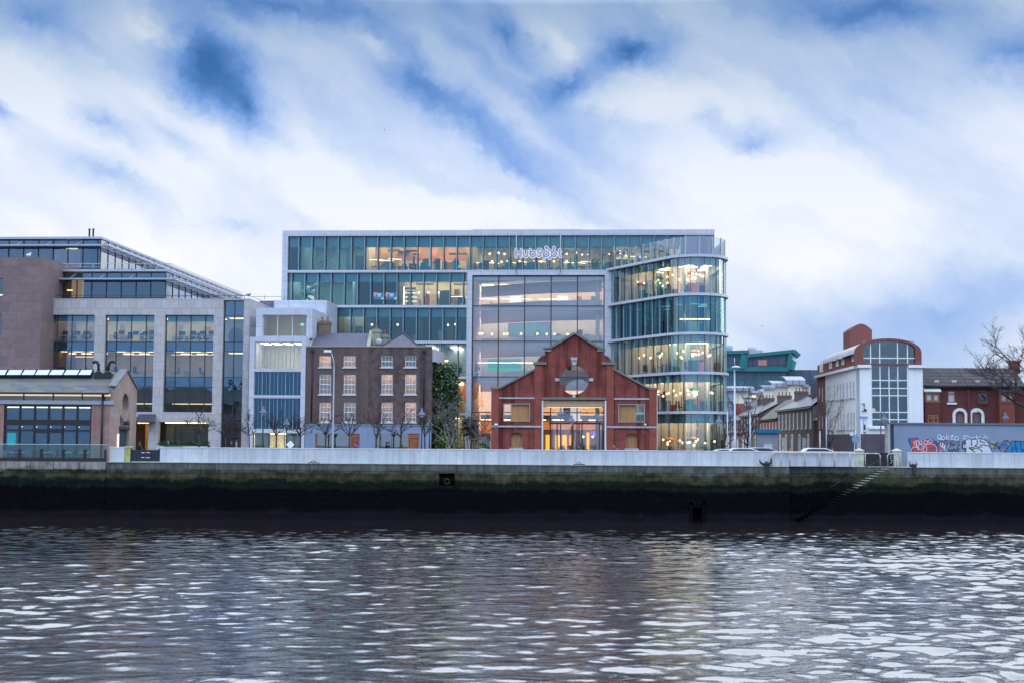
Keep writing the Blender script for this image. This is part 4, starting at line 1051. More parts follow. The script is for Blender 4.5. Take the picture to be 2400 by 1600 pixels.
for k in (5, 4, 3, 2, 1):
    z0, z1 = TL[k], TL[k+1]-.26
    b = MB(); A = path(0, .45); vs = []; fs = []
    for p in A: vs += [(p[0], p[1], z0), (p[0], p[1], z1)]
    for i in range(len(A)-1): fs.append((2*i, 2*i+2, 2*i+3, 2*i+1))
    b.add(vs, fs); g = b.build('glazing', gl_curve2 if k == 4 else gl_curve, main)
    b = MB(); s_ = .35 if k % 2 else 1.0
    while s_ < LT+11:
        (px_, py_), (nx_, ny_) = along(s_); tx, ty = -ny_, nx_
        def P3(u, v, z): return (px_+nx_*u+tx*v, py_+ny_*u+ty*v, z)
        vs = [P3(u, v, z) for z in (z0, z1) for (u, v) in ((-.02, -.022), (.05, -.022), (.05, .022), (-.02, .022))]
        b.add(vs, [(0,3,2,1),(4,5,6,7),(0,1,5,4),(1,2,6,5),(2,3,7,6),(3,0,4,7)]); s_ += 1.35
    b.build('mullion_grid', dark_metal, g)
    b = MB(); s_ = .35+.675 if k % 2 else .325
    if k > 1:
        while s_ < LT+11:
            (px_, py_), (nx_, ny_) = along(s_); tx, ty = -ny_, nx_
            def P3(u, v, z): return (px_+nx_*u+tx*v, py_+ny_*u+ty*v, z)
            vs = [P3(u, v, z) for z in (z0+.03, z1-.12) for (u, v) in ((.08, -.012), (.17, -.012), (.17, .012), (.08, .012))]
            b.add(vs, [(0,3,2,1),(4,5,6,7),(0,1,5,4),(1,2,6,5),(2,3,7,6),(3,0,4,7)]); s_ += 1.35
        b.build('glass_fin', finm, g)
    b = MB(); ribbon(b, -.34, -.31, z1-(.75 if k > 1 else .9), z1-.01, .9); b.build('roller_blind', blind2, g)
    # core wall, cream columns, lamps and added light panels
    b = MB(); q1_, q2_ = FM.loc(11.3, 142.8), FM.loc(21.5, 142.8); b.quad((q1_[0], q1_[1], z0), (q2_[0], q2_[1], z0), (q2_[0], q2_[1], z1), (q1_[0], q1_[1], z1)); o = b.build('room_wall', teal_in if k == 4 else warmgrey, main)
    cx_, cy_ = FM.loc(17.6, 139.6); bx('core', [warmgrey, cream, teal_in, wood_in, cream][k-1], o, cx_-1.3, cx_+1.3, cy_-1.0, cy_+1.0, z0, z1)
    for gi in range(11):
        rg = random.Random(k*50+gi); gx, gy = FM.loc(rg.uniform(14, 20.5), rg.uniform(139.5, 142.2)); bx('cupboard', rg.choice(cl_m), o, gx-.4, gx+.4, gy-.15, gy+.15, z0, z0+rg.choice((.9, 1.2, 1.8, 2.2)))
    b = MB(); r = random.Random(k)
    for gx in range(12, 21, 2):
        for gy in range(134, 143, 2):
            if (Vector((gx, gy))-P0w).dot(nrm0) < -1.2 and (gy > 136 or (Vector((gx, gy))-Cw).length < 2.3): q_ = FM.loc(gx, gy); b.box(q_[0]-.45, q_[0]+.45, q_[1]-.45, q_[1]+.45, z1-.17, z1-.12)
    for i in range(24):
        s_ = .5+i*(LT)/24; off = r.uniform(-4.5, -1.2); (px_, py_), _n = along(s_, off); a_ = r.uniform(0, 3.14)
        c_, sn = math.cos(a_)*.5, math.sin(a_)*.5; zz = z1-.18
        b.box(px_-.4, px_+.4, py_-.4, py_+.4, zz, zz+.05)
        if i % 3 == 0: zz -= .35; b.tube([(px_-c_, py_-sn, zz), (px_+c_, py_+sn, zz)], .04, 5)
    b.build('ceiling_lamp_or_fill', emitm('corner_lamp_fill', (1, .72, .46), 9) if k != 4 else emitm('corner_lamp_fill_faint', (.7, .9, 1), .8), o)  # square panels added to brighten the floor; the tubes are lamps
    for s_ in (6.2, ln+.2, LT-1.2):
        (px_, py_), _n = along(s_, -1.6); b = MB(); b.lathe([(.17, z0), (.17, z1-.1)], c=(px_, py_, 0), n=10); b.build('column', pm('lit_column', (.72, .66, .50), .6, .05), o)
    # coloured furniture walls seen through the curve
    for j, (s_, w_, h_, mt) in enumerate(((2.5, 1.2, 1.3, seat_teal), (5, 1.5, 1.2, navy_in), (8, 1.1, 1.6, seat_orange), (ln+1.5, 2, 1.1, [salmon, seat_teal, navy_in][k % 3]), (ln+3.6, 1.6, 1.3, [navy_in, cream, seat_orange][k % 3]))):
        (px_, py_), (nx_, ny_) = along(s_, -4.0+.3*j); b = MB(); b.add([(px_-ny_*w_/2*-1, py_+nx_*w_/2*-1, z0), (px_+ny_*w_/2*-1, py_-nx_*w_/2*-1, z0), (px_+ny_*w_/2*-1, py_-nx_*w_/2*-1, z0+h_), (px_-ny_*w_/2*-1, py_+nx_*w_/2*-1, z0+h_)], [(0, 1, 2, 3)]); b.build('wall_panel', mt, o)
# bright strip in the dim storey, lit meeting table below
(px_, py_), _n = along(ln+3.0, -1.6); z0 = TL[4]
bx('ceiling_lamp_or_fill', emitm('amber_strip', (1, .55, .2), 5), main, px_-1.6, px_+1.4, py_, py_+.12, z0+1.35, z0+1.47)
# terrace screen on top of the curve
b = MB(); A = path(.05, .9, 6.0); vs = []; fs = []
for p in A: vs += [(p[0], p[1], TL[6]), (p[0], p[1], TL[6]+1.78)]
for i in range(len(A)-1): fs.append((2*i, 2*i+2, 2*i+3, 2*i+1))
b.add(vs, fs); g = b.build('terrace_screen', glassm('terrace_glass', (.74, .84, .88), .12, .001), main)
s_ = 1.2; 
while s_ < LT+5:
    (px_, py_), (nx_, ny_) = along(s_); tx, ty = -ny_, nx_; b = MB()
    vs = [(px_+nx_*u+tx*v, py_+ny_*u+ty*v, z) for z in (TL[6], TL[6]+1.82) for (u, v) in ((-.10, -.055), (.10, -.055), (.10, .055), (-.10, .055))]
    b.add(vs, [(0,3,2,1),(4,5,6,7),(0,1,5,4),(1,2,6,5),(2,3,7,6),(3,0,4,7)]); b.build('post', grey_metal, g); s_ += 1.35
# solid block at the right end of the top storey
b = MB(); xa_ = X(1604, 560, -.5); b.box(xa_, x_r-.02, -.30, 8, L[6], SOF); b.build('end_wall', pm('dark_slate_panel', (.10, .12, .20), .5, .1, .5), main)
place('arm_orange', FM, X(1643, 600, -3), -3.5, TL[6], 0.3, 'on the terrace above the rounded corner'); place('arm_orange', FM, X(1582, 600, -2), -2.2, TL[6], .3, 'on the terrace above the rounded corner')
# ---- sign: letters drawn as rounded strokes, grey-blue faces with a white lit edge
def strokes_mesh(b, strokes, r, y0, y1, n=10):
    for st in strokes:
        for i in range(len(st)-1):
            a_, c_ = Vector((*st[i], 0)), Vector((*st[i+1], 0)); d = (c_-a_)
            an = math.atan2(d.y, d.x) if d.length > 1e-6 else 0
            pts = [(a_.x+r*math.cos(an+math.pi/2+math.pi*k/n), a_.y+r*math.sin(an+math.pi/2+math.pi*k/n)) for k in range(n+1)] + \
                  [(c_.x+r*math.cos(an-math.pi/2+math.pi*k/n), c_.y+r*math.sin(an-math.pi/2+math.pi*k/n)) for k in range(n+1)]
            N_ = len(pts); e_ = .0007*(len(b.f) % 5)
            b.add([(p[0], y0+e_, p[1]) for p in pts]+[(p[0], y1, p[1]) for p in pts], [tuple(range(N_))]+[(j, N_+j, N_+(j+1) % N_, (j+1) % N_) for j in range(N_)])
def arc(cx, cy, rx, ry, d0, d1, n=14): return [(cx+rx*math.cos(R(d0+(d1-d0)*i/n)), cy+ry*math.sin(R(d0+(d1-d0)*i/n))) for i in range(n+1)]
sg = thing('sign', 'large sign reading HubSpot in grey-blue rounded letters with white lit edges', 'sign', FM)
def SG(pts):   # crop pixels -> local x,z on the sign plane
    return [FM.p(1200+x/18.09, 570+y/18.1, -.75) for x, y in pts]
LET = {'letter_h': [[(165, 265), (165, 590)], [(385, 265), (385, 590)], [(165, 425), (385, 425)]],
       'letter_u': [[(490, 350), (490, 480)]+arc(578, 490, 88, 95, 180, 0)[::1]],
       'letter_b': [[(770, 265), (770, 470)], arc(885, 470, 112, 115, 0, 360, 20)],
       'letter_s': [arc(1160, 345, 85, 80, -25, -180, 8)+[(1110, 405), (1200, 455)]+arc(1155, 515, 85, 75, -40, 150, 10)],
       'letter_p': [[(1350, 470), (1350, 670)], arc(1450, 465, 105, 115, 0, 360, 20)],
       'letter_o': [arc(1780, 465, 105, 112, 0, 360, 20), [(1700, 375), (1455, 200)], [(1778, 345), (1778, 200)], [(1700, 545), (1600, 640)], arc(1445, 195, 22, 22, 0, 360, 10), arc(1778, 200, 20, 20, 0, 360, 10), arc(1595, 640, 14, 14, 0, 360, 8)],
       'letter_t': [[(2010, 280), (2010, 500)]+[(2030, 545), (2070, 570)], [(2010, 365), (2075, 365)]]}
LET['letter_u'] = [[(490, 350), (490, 490), (505, 540), (540, 575), (580, 583), (620, 575), (652, 540), (662, 490), (662, 350)]]
LET['letter_s'] = [[(1240, 290), (1200, 262), (1150, 258), (1105, 280), (1085, 325), (1100, 375), (1150, 410), (1200, 440), (1222, 490), (1205, 545), (1160, 575), (1110, 570), (1072, 540)]]
edge_glow = emitm('sign_edge_glow', (.88, .92, 1), .95); face_m = pm('sign_face', (.25, .32, .52), .4, .05)
for nm, st in LET.items():
    wst = [SG(s2) for s2 in st]
    b = MB(); strokes_mesh(b, wst, .150, -.68, -.55); o = b.build(nm, edge_glow, sg)
    b = MB(); strokes_mesh(b, wst, .088, -.76, -.69); b.build('letter_face', face_m, o)
b = MB()
for p in (1210.3, 1313.5): x = FM.p(p, 600, -.55)[0]; b.tube([(x, -.55, L[6]-.5), (x, -.55, Zm(546, 1200, -.5))], .05, 6); b.box(x-.12, x+.12, -.6, -.35, L[6]-.6, L[6]-.35)
b.build('support_pole', grey_metal, sg)
# ---- screens, cupboards, ducts and low partitions standing about in the rooms
cl_m = [pm('clutter_navy', (.04, .07, .12), .7, .2), pm('clutter_coral', (.55, .20, .14), .7, .2), pm('clutter_oak', (.42, .27, .15), .7, .2), pm('clutter_white', (.65, .64, .60), .7, .1), pm('clutter_teal', (.04, .26, .27), .7, .2), pm('clutter_black', (.02, .02, .03), .6, .2)]
rc = random.Random(77)
def clutter(k, p0, p1, n, dmin=1.4, dmax=6.0, duct=True):
    for i in range(n):
        xx = X(p0+(p1-p0)*(i+rc.random())/n, 680); d = rc.uniform(dmin, dmax); w_ = rc.uniform(.15, .75); h_ = rc.choice((.45, .8, 1.1, 1.5, 2.0)); mt = rc.choice(cl_m)
        bx('cupboard', mt, main, xx-w_/2, xx+w_/2, d, d+.3, max(L[k], 0)+.0, max(L[k], 0)+h_)
    if duct:
        for i in range(n//2):
            xx = X(p0+(p1-p0)*(i+rc.random())/(n//2), 680); d = rc.uniform(3, 8); w_ = rc.uniform(.6, 2.2); zz = top[k]-rc.uniform(.75, 1.5)
            bx('duct', rc.choice((cl_m[5], cl_m[0], ceil_dark)), main, xx-w_/2, xx+w_/2, d, d+.35, zz, zz+.18)
clutter(6, 862, 1100, 20); clutter(6, 1108, 1436, 20); clutter(6, 1442, 1600, 10); clutter(5, 936, 1092, 12); clutter(4, 980, 1092, 7, duct=False); clutter(4, 860, 974, 5, duct=False)
clutter(5, 1110, 1414, 14, 9, 10.5, False); clutter(4, 1110, 1414, 12, 9, 10.5, False); clutter(3, 1110, 1350, 10, 8, 10.5, False); clutter(1, 1305, 1410, 4, 2.5, 3.5, False)
# ---- things inside the building
r = random.Random(21)
def row(kind, k, pxs, d, txt, dz=0, rot=0, jit=0, look=None):
    for p in pxs:
        dd = d+r.uniform(-jit, jit); place(kind, FM, X(p, 680, dd), dd, (L[k] if k > 1 else .02)+dz, rot+r.uniform(-.3, .3)*(kind not in ('desk',)), txt, look)
TF = 'along the top floor behind the sign'
row('pendant', 6, (1132, 1147, 1168, 1182, 1214, 1240, 1290, 1328, 1350, 1364, 1378), 3.2, TF, 2.35, 0, .9)
row('pendant', 6, (1141, 1153, 1175, 1190, 1218, 1268, 1298, 1328), 7.0, 'deeper in on the top floor', 1.95, 0, .3)
row('strip', 6, (1125, 1143, 1157, 1202, 1236, 1264, 1336, 1360, 1376, 1392), 5.0, TF, 1.5, .5, .9)
row('desk', 6, (1120, 1190, 1345, 1376), 2.6, TF); row('desk', 6, (938, 955), 2.6, 'on the top floor in the salmon-walled room')
row('chair', 6, (1113, 1128, 1165, 1338), 2.2, TF, 0, .5, .3); row('arm_teal', 6, (1189, 1220, 1246, 1427), 1.8, TF); row('arm_teal', 6, (996,), 2, 'on the top floor in the salmon-walled room')
row('plant', 6, (1068, 1391, 1402), 1.6, TF); row('strip', 6, (880, 905, 925, 903), 3, 'on the top floor in the salmon-walled room', 1.5, .3, .8)
row('strip', 6, (1460, 1480, 1500), 4, 'on the top floor behind the terrace screen', 1.9, .2, 1.2)
row('desk', 6, (887,), 2.5, 'beside the round dark alcove on the top floor'); row('plant', 6, (1022,), 2, 'beside the round dark alcove on the top floor')
row('chair', 6, (948, 965, 975), 2.6, 'on the top floor in the salmon-walled room', 0, .3, .3)
bx('wall_panel', salmon, main, X(1040, 610, 4), X(1060, 610, 4), 4, 4.1, L[6], L[6]+1.4)
b = MB(); c = (X(907, 610, 5), L[6]+.9); b.prism([(c[0]+.85*math.cos(i/24*6.283), c[1]+.85*math.sin(i/24*6.283)) for i in range(24)], 5.6, 5.7); b.build('round_alcove', navy_in, main)
row('strip', 5, (1070, 1080, 1090), 2.5, 'on the fifth storey beside the mural', 1.1, 0, .8); row('chair', 5, (1078, 1085), 1.8, 'on the fifth storey beside the mural')
row('pendant', 5, (982, 1004, 1028, 948), 3.8, 'in front of the painted mural', 1.9, 0, .1)
row('pendant', 4, (873, 933, 982, 1051, 1068), 3.0, 'on the dim fourth storey', 2.1, 0, .5)
row('pendant', 4, (1125, 1131, 1154, 1183, 1190, 1222, 1260, 1282, 1300, 1331), 5.6, 'hanging in the atrium above the teal wall', 1.3, 0, .5)
row('strip', 5, (1130, 1150, 1191, 1233, 1278, 1300), 8.5, 'in the upper gallery of the atrium', 1.5, .2, .6)
row('strip', 5, (1360, 1372, 1385, 1350), 6.0, 'at the right of the atrium gallery', 2.1, 0, .8)
row('strip', 3, (1128, 1158, 1185, 1215, 1230, 1245), 6.3, 'in the lower gallery of the atrium', 1.8, 0, .3)
row('plant', 3, (1065, 1118), 2.6, 'on the third storey beside the white pier'); row('chair', 3, (1078,), 1.5, 'on the third storey beside the white pier')
row('pendant', 3, (1046, 1050), 2.5, 'on the third storey beside the white pier', 1.9, 0, .3)
row('chair', 1, (1305, 1315, 1372, 1381), 3.0, 'in the amber-lit lobby', 0, 1, .5); row('desk', 1, (1388, 1400), 3.3, 'in the amber-lit lobby', 0)
row('plant', 1, (1398, 1319), 3.4, 'in the amber-lit lobby', 0); row('pendant', 1, (1368, 1390, 1402), 3.4, 'in the amber-lit lobby', 2.5)
# round the corner
FLN = {5: 'upper lit', 4: 'dim', 3: 'middle lit', 2: 'lower lit', 1: 'ground'}
for k in (5, 3, 2, 1):
    txt = f'on the {FLN[k]} floor, rounded corner'
    NP = 24 if k != 1 else 14
    for i in range(NP):
        s_ = (1.0 if k > 2 else 7.0)+i*(LT-(1.0 if k > 2 else 7.0)-.4)/NP; (px_, py_), _n = along(s_, -1.0-2.2*r.random()); place('pendant', FM, px_, py_, TL[k]+r.uniform(1.7, 2.3), 0, txt)
    for i in range(3):
        s_ = [3.0, 6.5, ln+2.2][i]+r.uniform(-.6, .6)
        if k == 1 and i < 2: s_ += 5
        (px_, py_), _n = along(s_, -2.2); place('dome_orange' if (i+k) % 2 else 'dome_teal', FM, px_, py_, TL[k]+r.uniform(1.9, 2.2), 0, txt)
    for i in range(5):
        s_ = (2 if k > 2 else 8)+i*2.6*(1 if k > 2 else .5); (px_, py_), _n = along(s_, -1.6); place(['desk', 'arm_teal', 'chair', 'arm_orange', 'chair'][(i+k) % 5], FM, px_, py_, TL[k]+.0, r.uniform(0, 3), txt)
(px_, py_), _n = along(ln-1.6, -1.0); place('plant', FM, px_, py_, 0, 0, 'on the ground floor, rounded corner')
# ================= red brick gabled front, kept as a free-standing screen
G = at(1152, 0); g = thing('brick_gable', 'tall red brick gabled front with a round opening, standing before the glass atrium', 'brick front', G)
def gp(px, py, d=0): return G.p(px, py, d)
red = brickm('red_brick', (.215, .036, .032), (.29, .06, .047), (.19, .10, .09), patch=.8, patchcol=(.12, .035, .03), pscale=.75, streak=.8)
redd = brickm('red_brick_darker', (.26, .05, .036), (.33, .075, .05), (.2, .1, .08), patch=.4, patchcol=(.12, .03, .03), pscale=1.2)
lead = pm('weathered_coping', (.22, .23, .22), .8, .3, 1.2, col2=(.14, .15, .10)); stn = pm('pale_dressed_stone', (.36, .37, .40), .8, .2, 1.5)
cx, cz = gp(1345.8, 889.4); rad = gp(1380, 889.4)[0]-cx
out = [(1152.5, 1065), (1152.5, 911), (1169, 911), (1171, 910), (1253.6, 866), (1253.6, 854), (1260, 853), (1261, 848), (1264.5, 841), (1270, 836), (1277, 833.5), (1277, 817), (1292, 817), (1348, 783),
       (1401, 817), (1415.5, 818), (1415.5, 833.5), (1422, 836), (1427.5, 841), (1431, 848), (1432, 853), (1438.5, 854), (1438.5, 866), (1520.8, 911), (1538.8, 912), (1538.8, 1065),
       (1421.7, 1065), (1421.7, 938), (1269.7, 937), (1269.7, 1065)]
poly = [gp(*p) for p in out]
poly = [(x, max(z, 0)) if z > .1 else (x, 0) for x, z in poly]
circ = [(cx+rad*math.cos(2*math.pi*i/40), cz+rad*math.sin(2*math.pi*i/40)) for i in range(40)]
def rect(p0, p1, y0, y1):
    a = gp(p0, y1); c = gp(p1, y0); return [(a[0], a[1]), (c[0], a[1]), (c[0], c[1]), (a[0], c[1])]
wl, wr = rect(1179.5, 1242.3, 945, 986.5), rect(1449, 1511.5, 946.5, 988.5)
def archh(p0, p1, ytop, yspr, ybot):
    x0, z0 = gp(p0, ybot); x1, _ = gp(p1, ybot); zs = gp(p0, yspr)[1]; zt_ = gp((p0+p1)/2, ytop)[1]; n = 10
    return [(x0, z0), (x1, z0)]+[((x0+x1)/2+(x1-x0)/2*math.cos(math.pi*i/n), zs+(zt_-zs)*math.sin(math.pi*i/n)) for i in range(n+1)]
al, ar = archh(1196.6, 1224, 1012.5, 1019.5, 1048), archh(1467, 1493.8, 1014.5, 1021.5, 1049.5)
b = MB(); b.prism(poly, 0, .75, [circ, wl, wr, al, ar]); b.build('wall', red, g)
# raised piers
for (p0, p1, yt) in ((1152.5, 1169, 912), (1253.6, 1269.7, 856), (1421.7, 1438.5, 856), (1522, 1538.8, 913)):
    x0, z1 = gp(p0, yt); x1 = gp(p1, yt)[0]; b = MB(); b.box(x0-.01, x1+.01, -.14, -.002, 0, z1); b.build('pier', redd, g)
# copings
def cop(pts, w=.16, over=.2, mt=lead, name='coping'):
    b = MB(); P_ = [gp(*p) for p in pts]
    for i in range(len(P_)-1):
        a, c = Vector(P_[i]), Vector(P_[i+1]); d = (c-a).normalized(); n = Vector((-d.y, d.x)); n = n if n.y > 0 else -n
        q = [a-d*.04, c+d*.04, c+d*.04+n*w, a-d*.04+n*w]; b.prism([(v.x, v.y) for v in q], -over-.002*i, .8+.002*i)
    return b.build(name, mt, g)
cop([(1150.5, 911.5), (1170, 911.5)], .2); cop([(1170.5, 911), (1253.6, 866.5)]); cop([(1251, 854), (1280, 854)], .24, .26); cop([(1274, 817.5), (1292, 817)], .15, .3); cop([(1290, 817.5), (1348, 783.5)], .22, .3)
cop([(1348, 783.5), (1404, 818)], .22, .3); cop([(1402, 818), (1418, 818.8)], .15, .3); cop([(1411, 854), (1441, 854.6)], .24, .26); cop([(1438.5, 866.5), (1521, 911.5)]); cop([(1520.5, 912), (1541, 912.6)], .2)
cop([(1260, 853), (1261, 847), (1265, 840), (1270, 835.5), (1277, 833)], .12, .1); cop([(1415.5, 833), (1422, 835.5), (1427.5, 840), (1431.3, 847), (1432, 853)], .12, .1)
def band(p0, p1, yb, w, over=.1, mt=stn, nm='string_course'):
    x0, z0 = gp(p0, yb); x1 = gp(p1, yb)[0]; b = MB(); b.box(x0, x1, -over, -.003, z0, z0+w); b.build(nm, mt, g)
band(1152.5, 1269.6, 1000, .16, .18); band(1421.8, 1538.8, 1001.5, .16, .18); band(1169.2, 1253.4, 933.5, .14, .09); band(1438.6, 1521.8, 935.5, .15, .09)
band(1269.8, 1421.6, 935.3, .2, .24, lead); band(1269.8, 1421.6, 932.2, .1, .14, lead)
# scroll shoulders in stone
for (p0, p1) in ((1277.3, 1292), (1400.5, 1415.3)):
    x0, z0 = gp(p0, 823); x1, z1 = gp(p1, 817.6); b = MB(); b.box(x0, x1, -.1, -.003, z0, z1); b.build('kneeler', stn, g)
# keystones of the round opening
def ks(pts, over=.12): b = MB(); b.prism([gp(*p) for p in pts], -over, -.003); return b.build('keystone', stn, g)
ks([(1338.5, 844), (1353, 844), (1350, 855), (1341.5, 855)]); ks([(1337.5, 837), (1353.5, 837), (1352.5, 843.8), (1338.5, 843.8)], .24)
ks([(1301, 885), (1311.3, 886), (1311.3, 892), (1301, 893)]); ks([(1380.4, 886), (1390.5, 885), (1390.5, 893), (1380.4, 892)]); ks([(1342, 923.9), (1348.5, 923.9), (1349.5, 931), (1341, 931)])
# boarded upper windows with steel frame and a strip of glass
tim = timberm('cedar_boards', (.33, .16, .055), (.48, .27, .115), 5)
for (w_, side) in ((wl, 0), (wr, 1)):
    x0, z0 = w_[0]; x1, z1 = w_[2]; b = MB(); grid(b, x0, x1, z0, z1, [], [], .07, -.05, .5); o = b.build('window', pm('galvanised_frame', (.30, .28, .28), .5, .06), g)
    xs_ = x0+.75 if not side else x1-.85
    b = MB(); b.box(*( (xs_, x1-.08) if not side else (x0+.08, xs_)), .25, .32, z0+.08, z1-.08)
    n = 14; A_, B2 = (xs_, x1-.08) if not side else (x0+.08, xs_)
    for k in range(n): b.box(A_+(B2-A_)*k/n+.01, A_+(B2-A_)*(k+.9)/n, .22, .25, z0+.08, z1-.08)
    b.build('boarding', tim, o); pane('pane', gl_clear, o, *( (x0+.07, xs_) if not side else (xs_, x1-.07)), z0+.07, z1-.07, .3)
for (a_, sp_) in ((al, (1194, 1227)), (ar, (1464, 1496.5))):
    b = MB(); b.prism([(x*.999+.001*a_[0][0], z) for x, z in a_], .45, .5); 
    n = 8
    for k in range(n): b.box(a_[0][0]+(a_[1][0]-a_[0][0])*k/n+.01, a_[0][0]+(a_[1][0]-a_[0][0])*(k+.88)/n, .42, .45, a_[0][1], a_[2][1])
    b.build('niche_boarding', tim, g)
    x0 = gp(sp_[0], 1049)[0]; x1 = gp(sp_[1], 1049)[0]; b = MB(); b.box(x0, x1, -.4, -.003, a_[0][1]-.25, a_[0][1]); b.build('sill', stn, g)
x_ = al[0][0]
# white steel edges and timber soffit of the big opening
b = MB()
for p in (1269.7, 1421.7):
    x, _ = gp(p, 990); x += .06 if p < 1300 else -.12
    b.box(x-.05, x+.07, -.22, .9, 0, gp(p, 938)[1])
for p in (1152.5, 1538.8): x = gp(p, 990)[0]; b.box(x-.10 if p < 1300 else x+.01, x-.01 if p < 1300 else x+.10, .1, .5, 0, gp(p, 914)[1])
b.build('steel_edge', pm('white_steel', (.62, .64, .66), .5, .04), g)
x0, z1 = gp(1271, 937.6); x1 = gp(1420.5, 937.6)[0]; b = MB(); b.box(x0, x1, .1, 2.2, z1-.55, z1-.002); b.build('soffit', timberm('pale_oak_soffit', (.42, .28, .16), (.52, .37, .23)), g)
bx('soffit_light', emitm('soffit_glow', (1, .62, .34), 1.6), g, x0+.4, x1-.4, 2.0, 2.12, z1-.62, z1-.56)
for (p, n) in ((1162, 2), (1512, 1)):
    for k in range(n): x, z = gp(p+(k*3.5 if n == 2 else 0), 994); b = MB(); b.ball((x, -.32, z), .11, 0, 8); b.box(x-.03, x+.03, -.3, -.14, z-.03, z+.03); b.build('security_camera', white_paint, g)
# ================= ivy covered wall and planting between the brick house and the atrium
def foliage(name, label, cat, cells, n, s, mats, loc, seed=1, stems=None, stemm=None, group=None):
    """cells: list of (x,y,z,rx,ry,rz) ellipsoids in local metres"""
    t = thing(name, label, cat, loc=loc, group=group); r = random.Random(seed); b = MB()
    vol = [c[3]*c[4]*c[5] for c in cells]; tot = sum(vol)
    for c, v_ in zip(cells, vol):
        for _ in range(int(n*v_/tot)):
            d = Vector((r.gauss(0, 1), r.gauss(0, 1), r.gauss(0, 1))).normalized(); k = r.random()**.35*r.uniform(.75, 1.12)
            q = Vector((c[0]+d.x*c[3]*k, c[1]+d.y*c[4]*k, max(.05, c[2]+d.z*c[5]*k))); sz = s*r.uniform(.5, 1.3)
            a_ = Vector((r.uniform(-1, 1), r.uniform(-1, 1), r.uniform(-.5, 1))).normalized()*sz; c_ = a_.cross(Vector((r.uniform(-1, 1), r.uniform(-1, 1), r.uniform(-1, 1)))).normalized()*sz*.55
            b.add([q-a_, q+c_, q+a_, q-c_], [(0, 1, 2, 3)], r.randrange(len(mats)) if r.random() < .8 else 0)
    b.build('foliage', mats, t)
    if stems:
        b = MB()
        for st in stems: b.tube(st, .05, 5)
        b.build('stem', stemm, t)
    return t
ivyA = pm('ivy_leaf_dark', (.025, .055, .022), .5, .4, 4, spec=.5); ivyB = pm('ivy_leaf_mid', (.055, .11, .035), .5, .4, 4, spec=.5); ivyC = pm('ivy_leaf_light', (.13, .20, .05), .5, .3, 4, spec=.5)
bark = pm('bark', (.10, .085, .075), .9, .3, 4); barkd = pm('dark_bark', (.045, .036, .036), .9, .3, 4)
I = at(1013, .4); ix = lambda px, py: I.x(px, py, 1.5); iz = lambda py: I.z(1040, py, 1.5)
def cell(px, py, rx, rz, y=1.6, ry=1.5): return (ix(px, py), y, iz(py), rx, ry, rz)
q = I.w(0, 0)
t = foliage('ivy', 'thick dark green ivy climbing the end wall of the brick house', 'ivy',
    [cell(1026, 872, .9, 1.0), cell(1048, 865, 1.0, .6), cell(1036, 895, 1.3, 1.3), cell(1056, 900, 1.0, 1.3), cell(1060, 928, .95, 1.4), cell(1035, 935, 1.4, 1.6), cell(1030, 975, 1.2, 1.6), cell(1060, 965, .7, 1.5), cell(1028, 1020, 1.2, 1.7), cell(1052, 1010, .9, 1.4), cell(1020, 1040, .9, 1.2), cell(1024, 905, .9, 2)],
    9000, .17, [ivyA, ivyB, ivyA, ivyC], q, 4, [[(.4, 1.5, 0), (.8, 1.5, 3), (1.0, 1.6, 7)], [(1.8, 1.5, 0), (1.6, 1.5, 4), (2.2, 1.6, 6)]], barkd)
t.rotation_euler = (0, 0, I.a)
t = foliage('shrub', 'rounded light green shrub at the foot of the ivy', 'shrub', [cell(1040, 1035, .8, .8, 0.1, .7)], 700, .14, [ivyB, ivyC, ivyB], q, 6, [[(ix(1040, 1035), .1, 0), (ix(1040, 1035), .1, .8)]], barkd); t.rotation_euler = (0, 0, I.a)
t = foliage('climber', 'tangled purple-brown climber over a frame, beside the ivy', 'climbing plant', [cell(1097, 992, .9, .7, 3, .7), cell(1088, 1008, .7, .6, 3, .6), cell(1106, 1010, .7, .9, 3, .6)], 1500, .13, [barkd, pm('dry_leaf', (.06, .05, .055), .9, .3, 4), ivyA], q, 8,
    [[(ix(p, 1040), 3, 0), (ix(p+2, 1020), 3.1, 1.2), (ix(p-1, 1000), 3, 2.4)] for p in (1084, 1092, 1098, 1106, 1112)], bark); t.rotation_euler = (0, 0, I.a)
t = foliage('low_planting', 'low bright planting with small garden lights, beside the gabled front', 'planting', [cell(1070, 1044, 1.0, .3, 1, .5), cell(1132, 1044, 1.0, .35, 1, .5)], 500, .1, [ivyC, ivyB], q, 9); t.rotation_euler = (0, 0, I.a)
gl = thing('garden_light', 'small glowing garden lights among the planting by the gabled front', 'garden light', I)
b = MB()
for p in (1066, 1084, 1104, 1123, 1149): b.ball((ix(p, 1046), .6, .62), .09, 0, 6); b.tube([(ix(p, 1046), .6, 0), (ix(p, 1046), .6, .55)], .02, 4)
b.build('lamp_head', emitm('garden_glow', (1, .78, .2), 7), gl)
b = thing('garden_rail', 'low metal railing by the planting, left of the gabled front', 'railing', I)
k = MB(); k.tube([(ix(1060, 1040), .4, .95), (ix(1112, 1040), .4, .95)], .03, 5); k.tube([(ix(1124, 1030), .4, 1.25), (ix(1151, 1033), .4, 1.05)], .04, 5); k.tube([(ix(1124, 1040), .4, .75), (ix(1151, 1040), .4, .7)], .03, 5); k.build('rail', grey_metal, b)
for p in (1062, 1085, 1127, 1137): k = MB(); k.tube([(ix(p, 1040), .4, 0), (ix(p, 1040), .4, 1.0)], .03, 5); k.build('post', grey_metal, b)
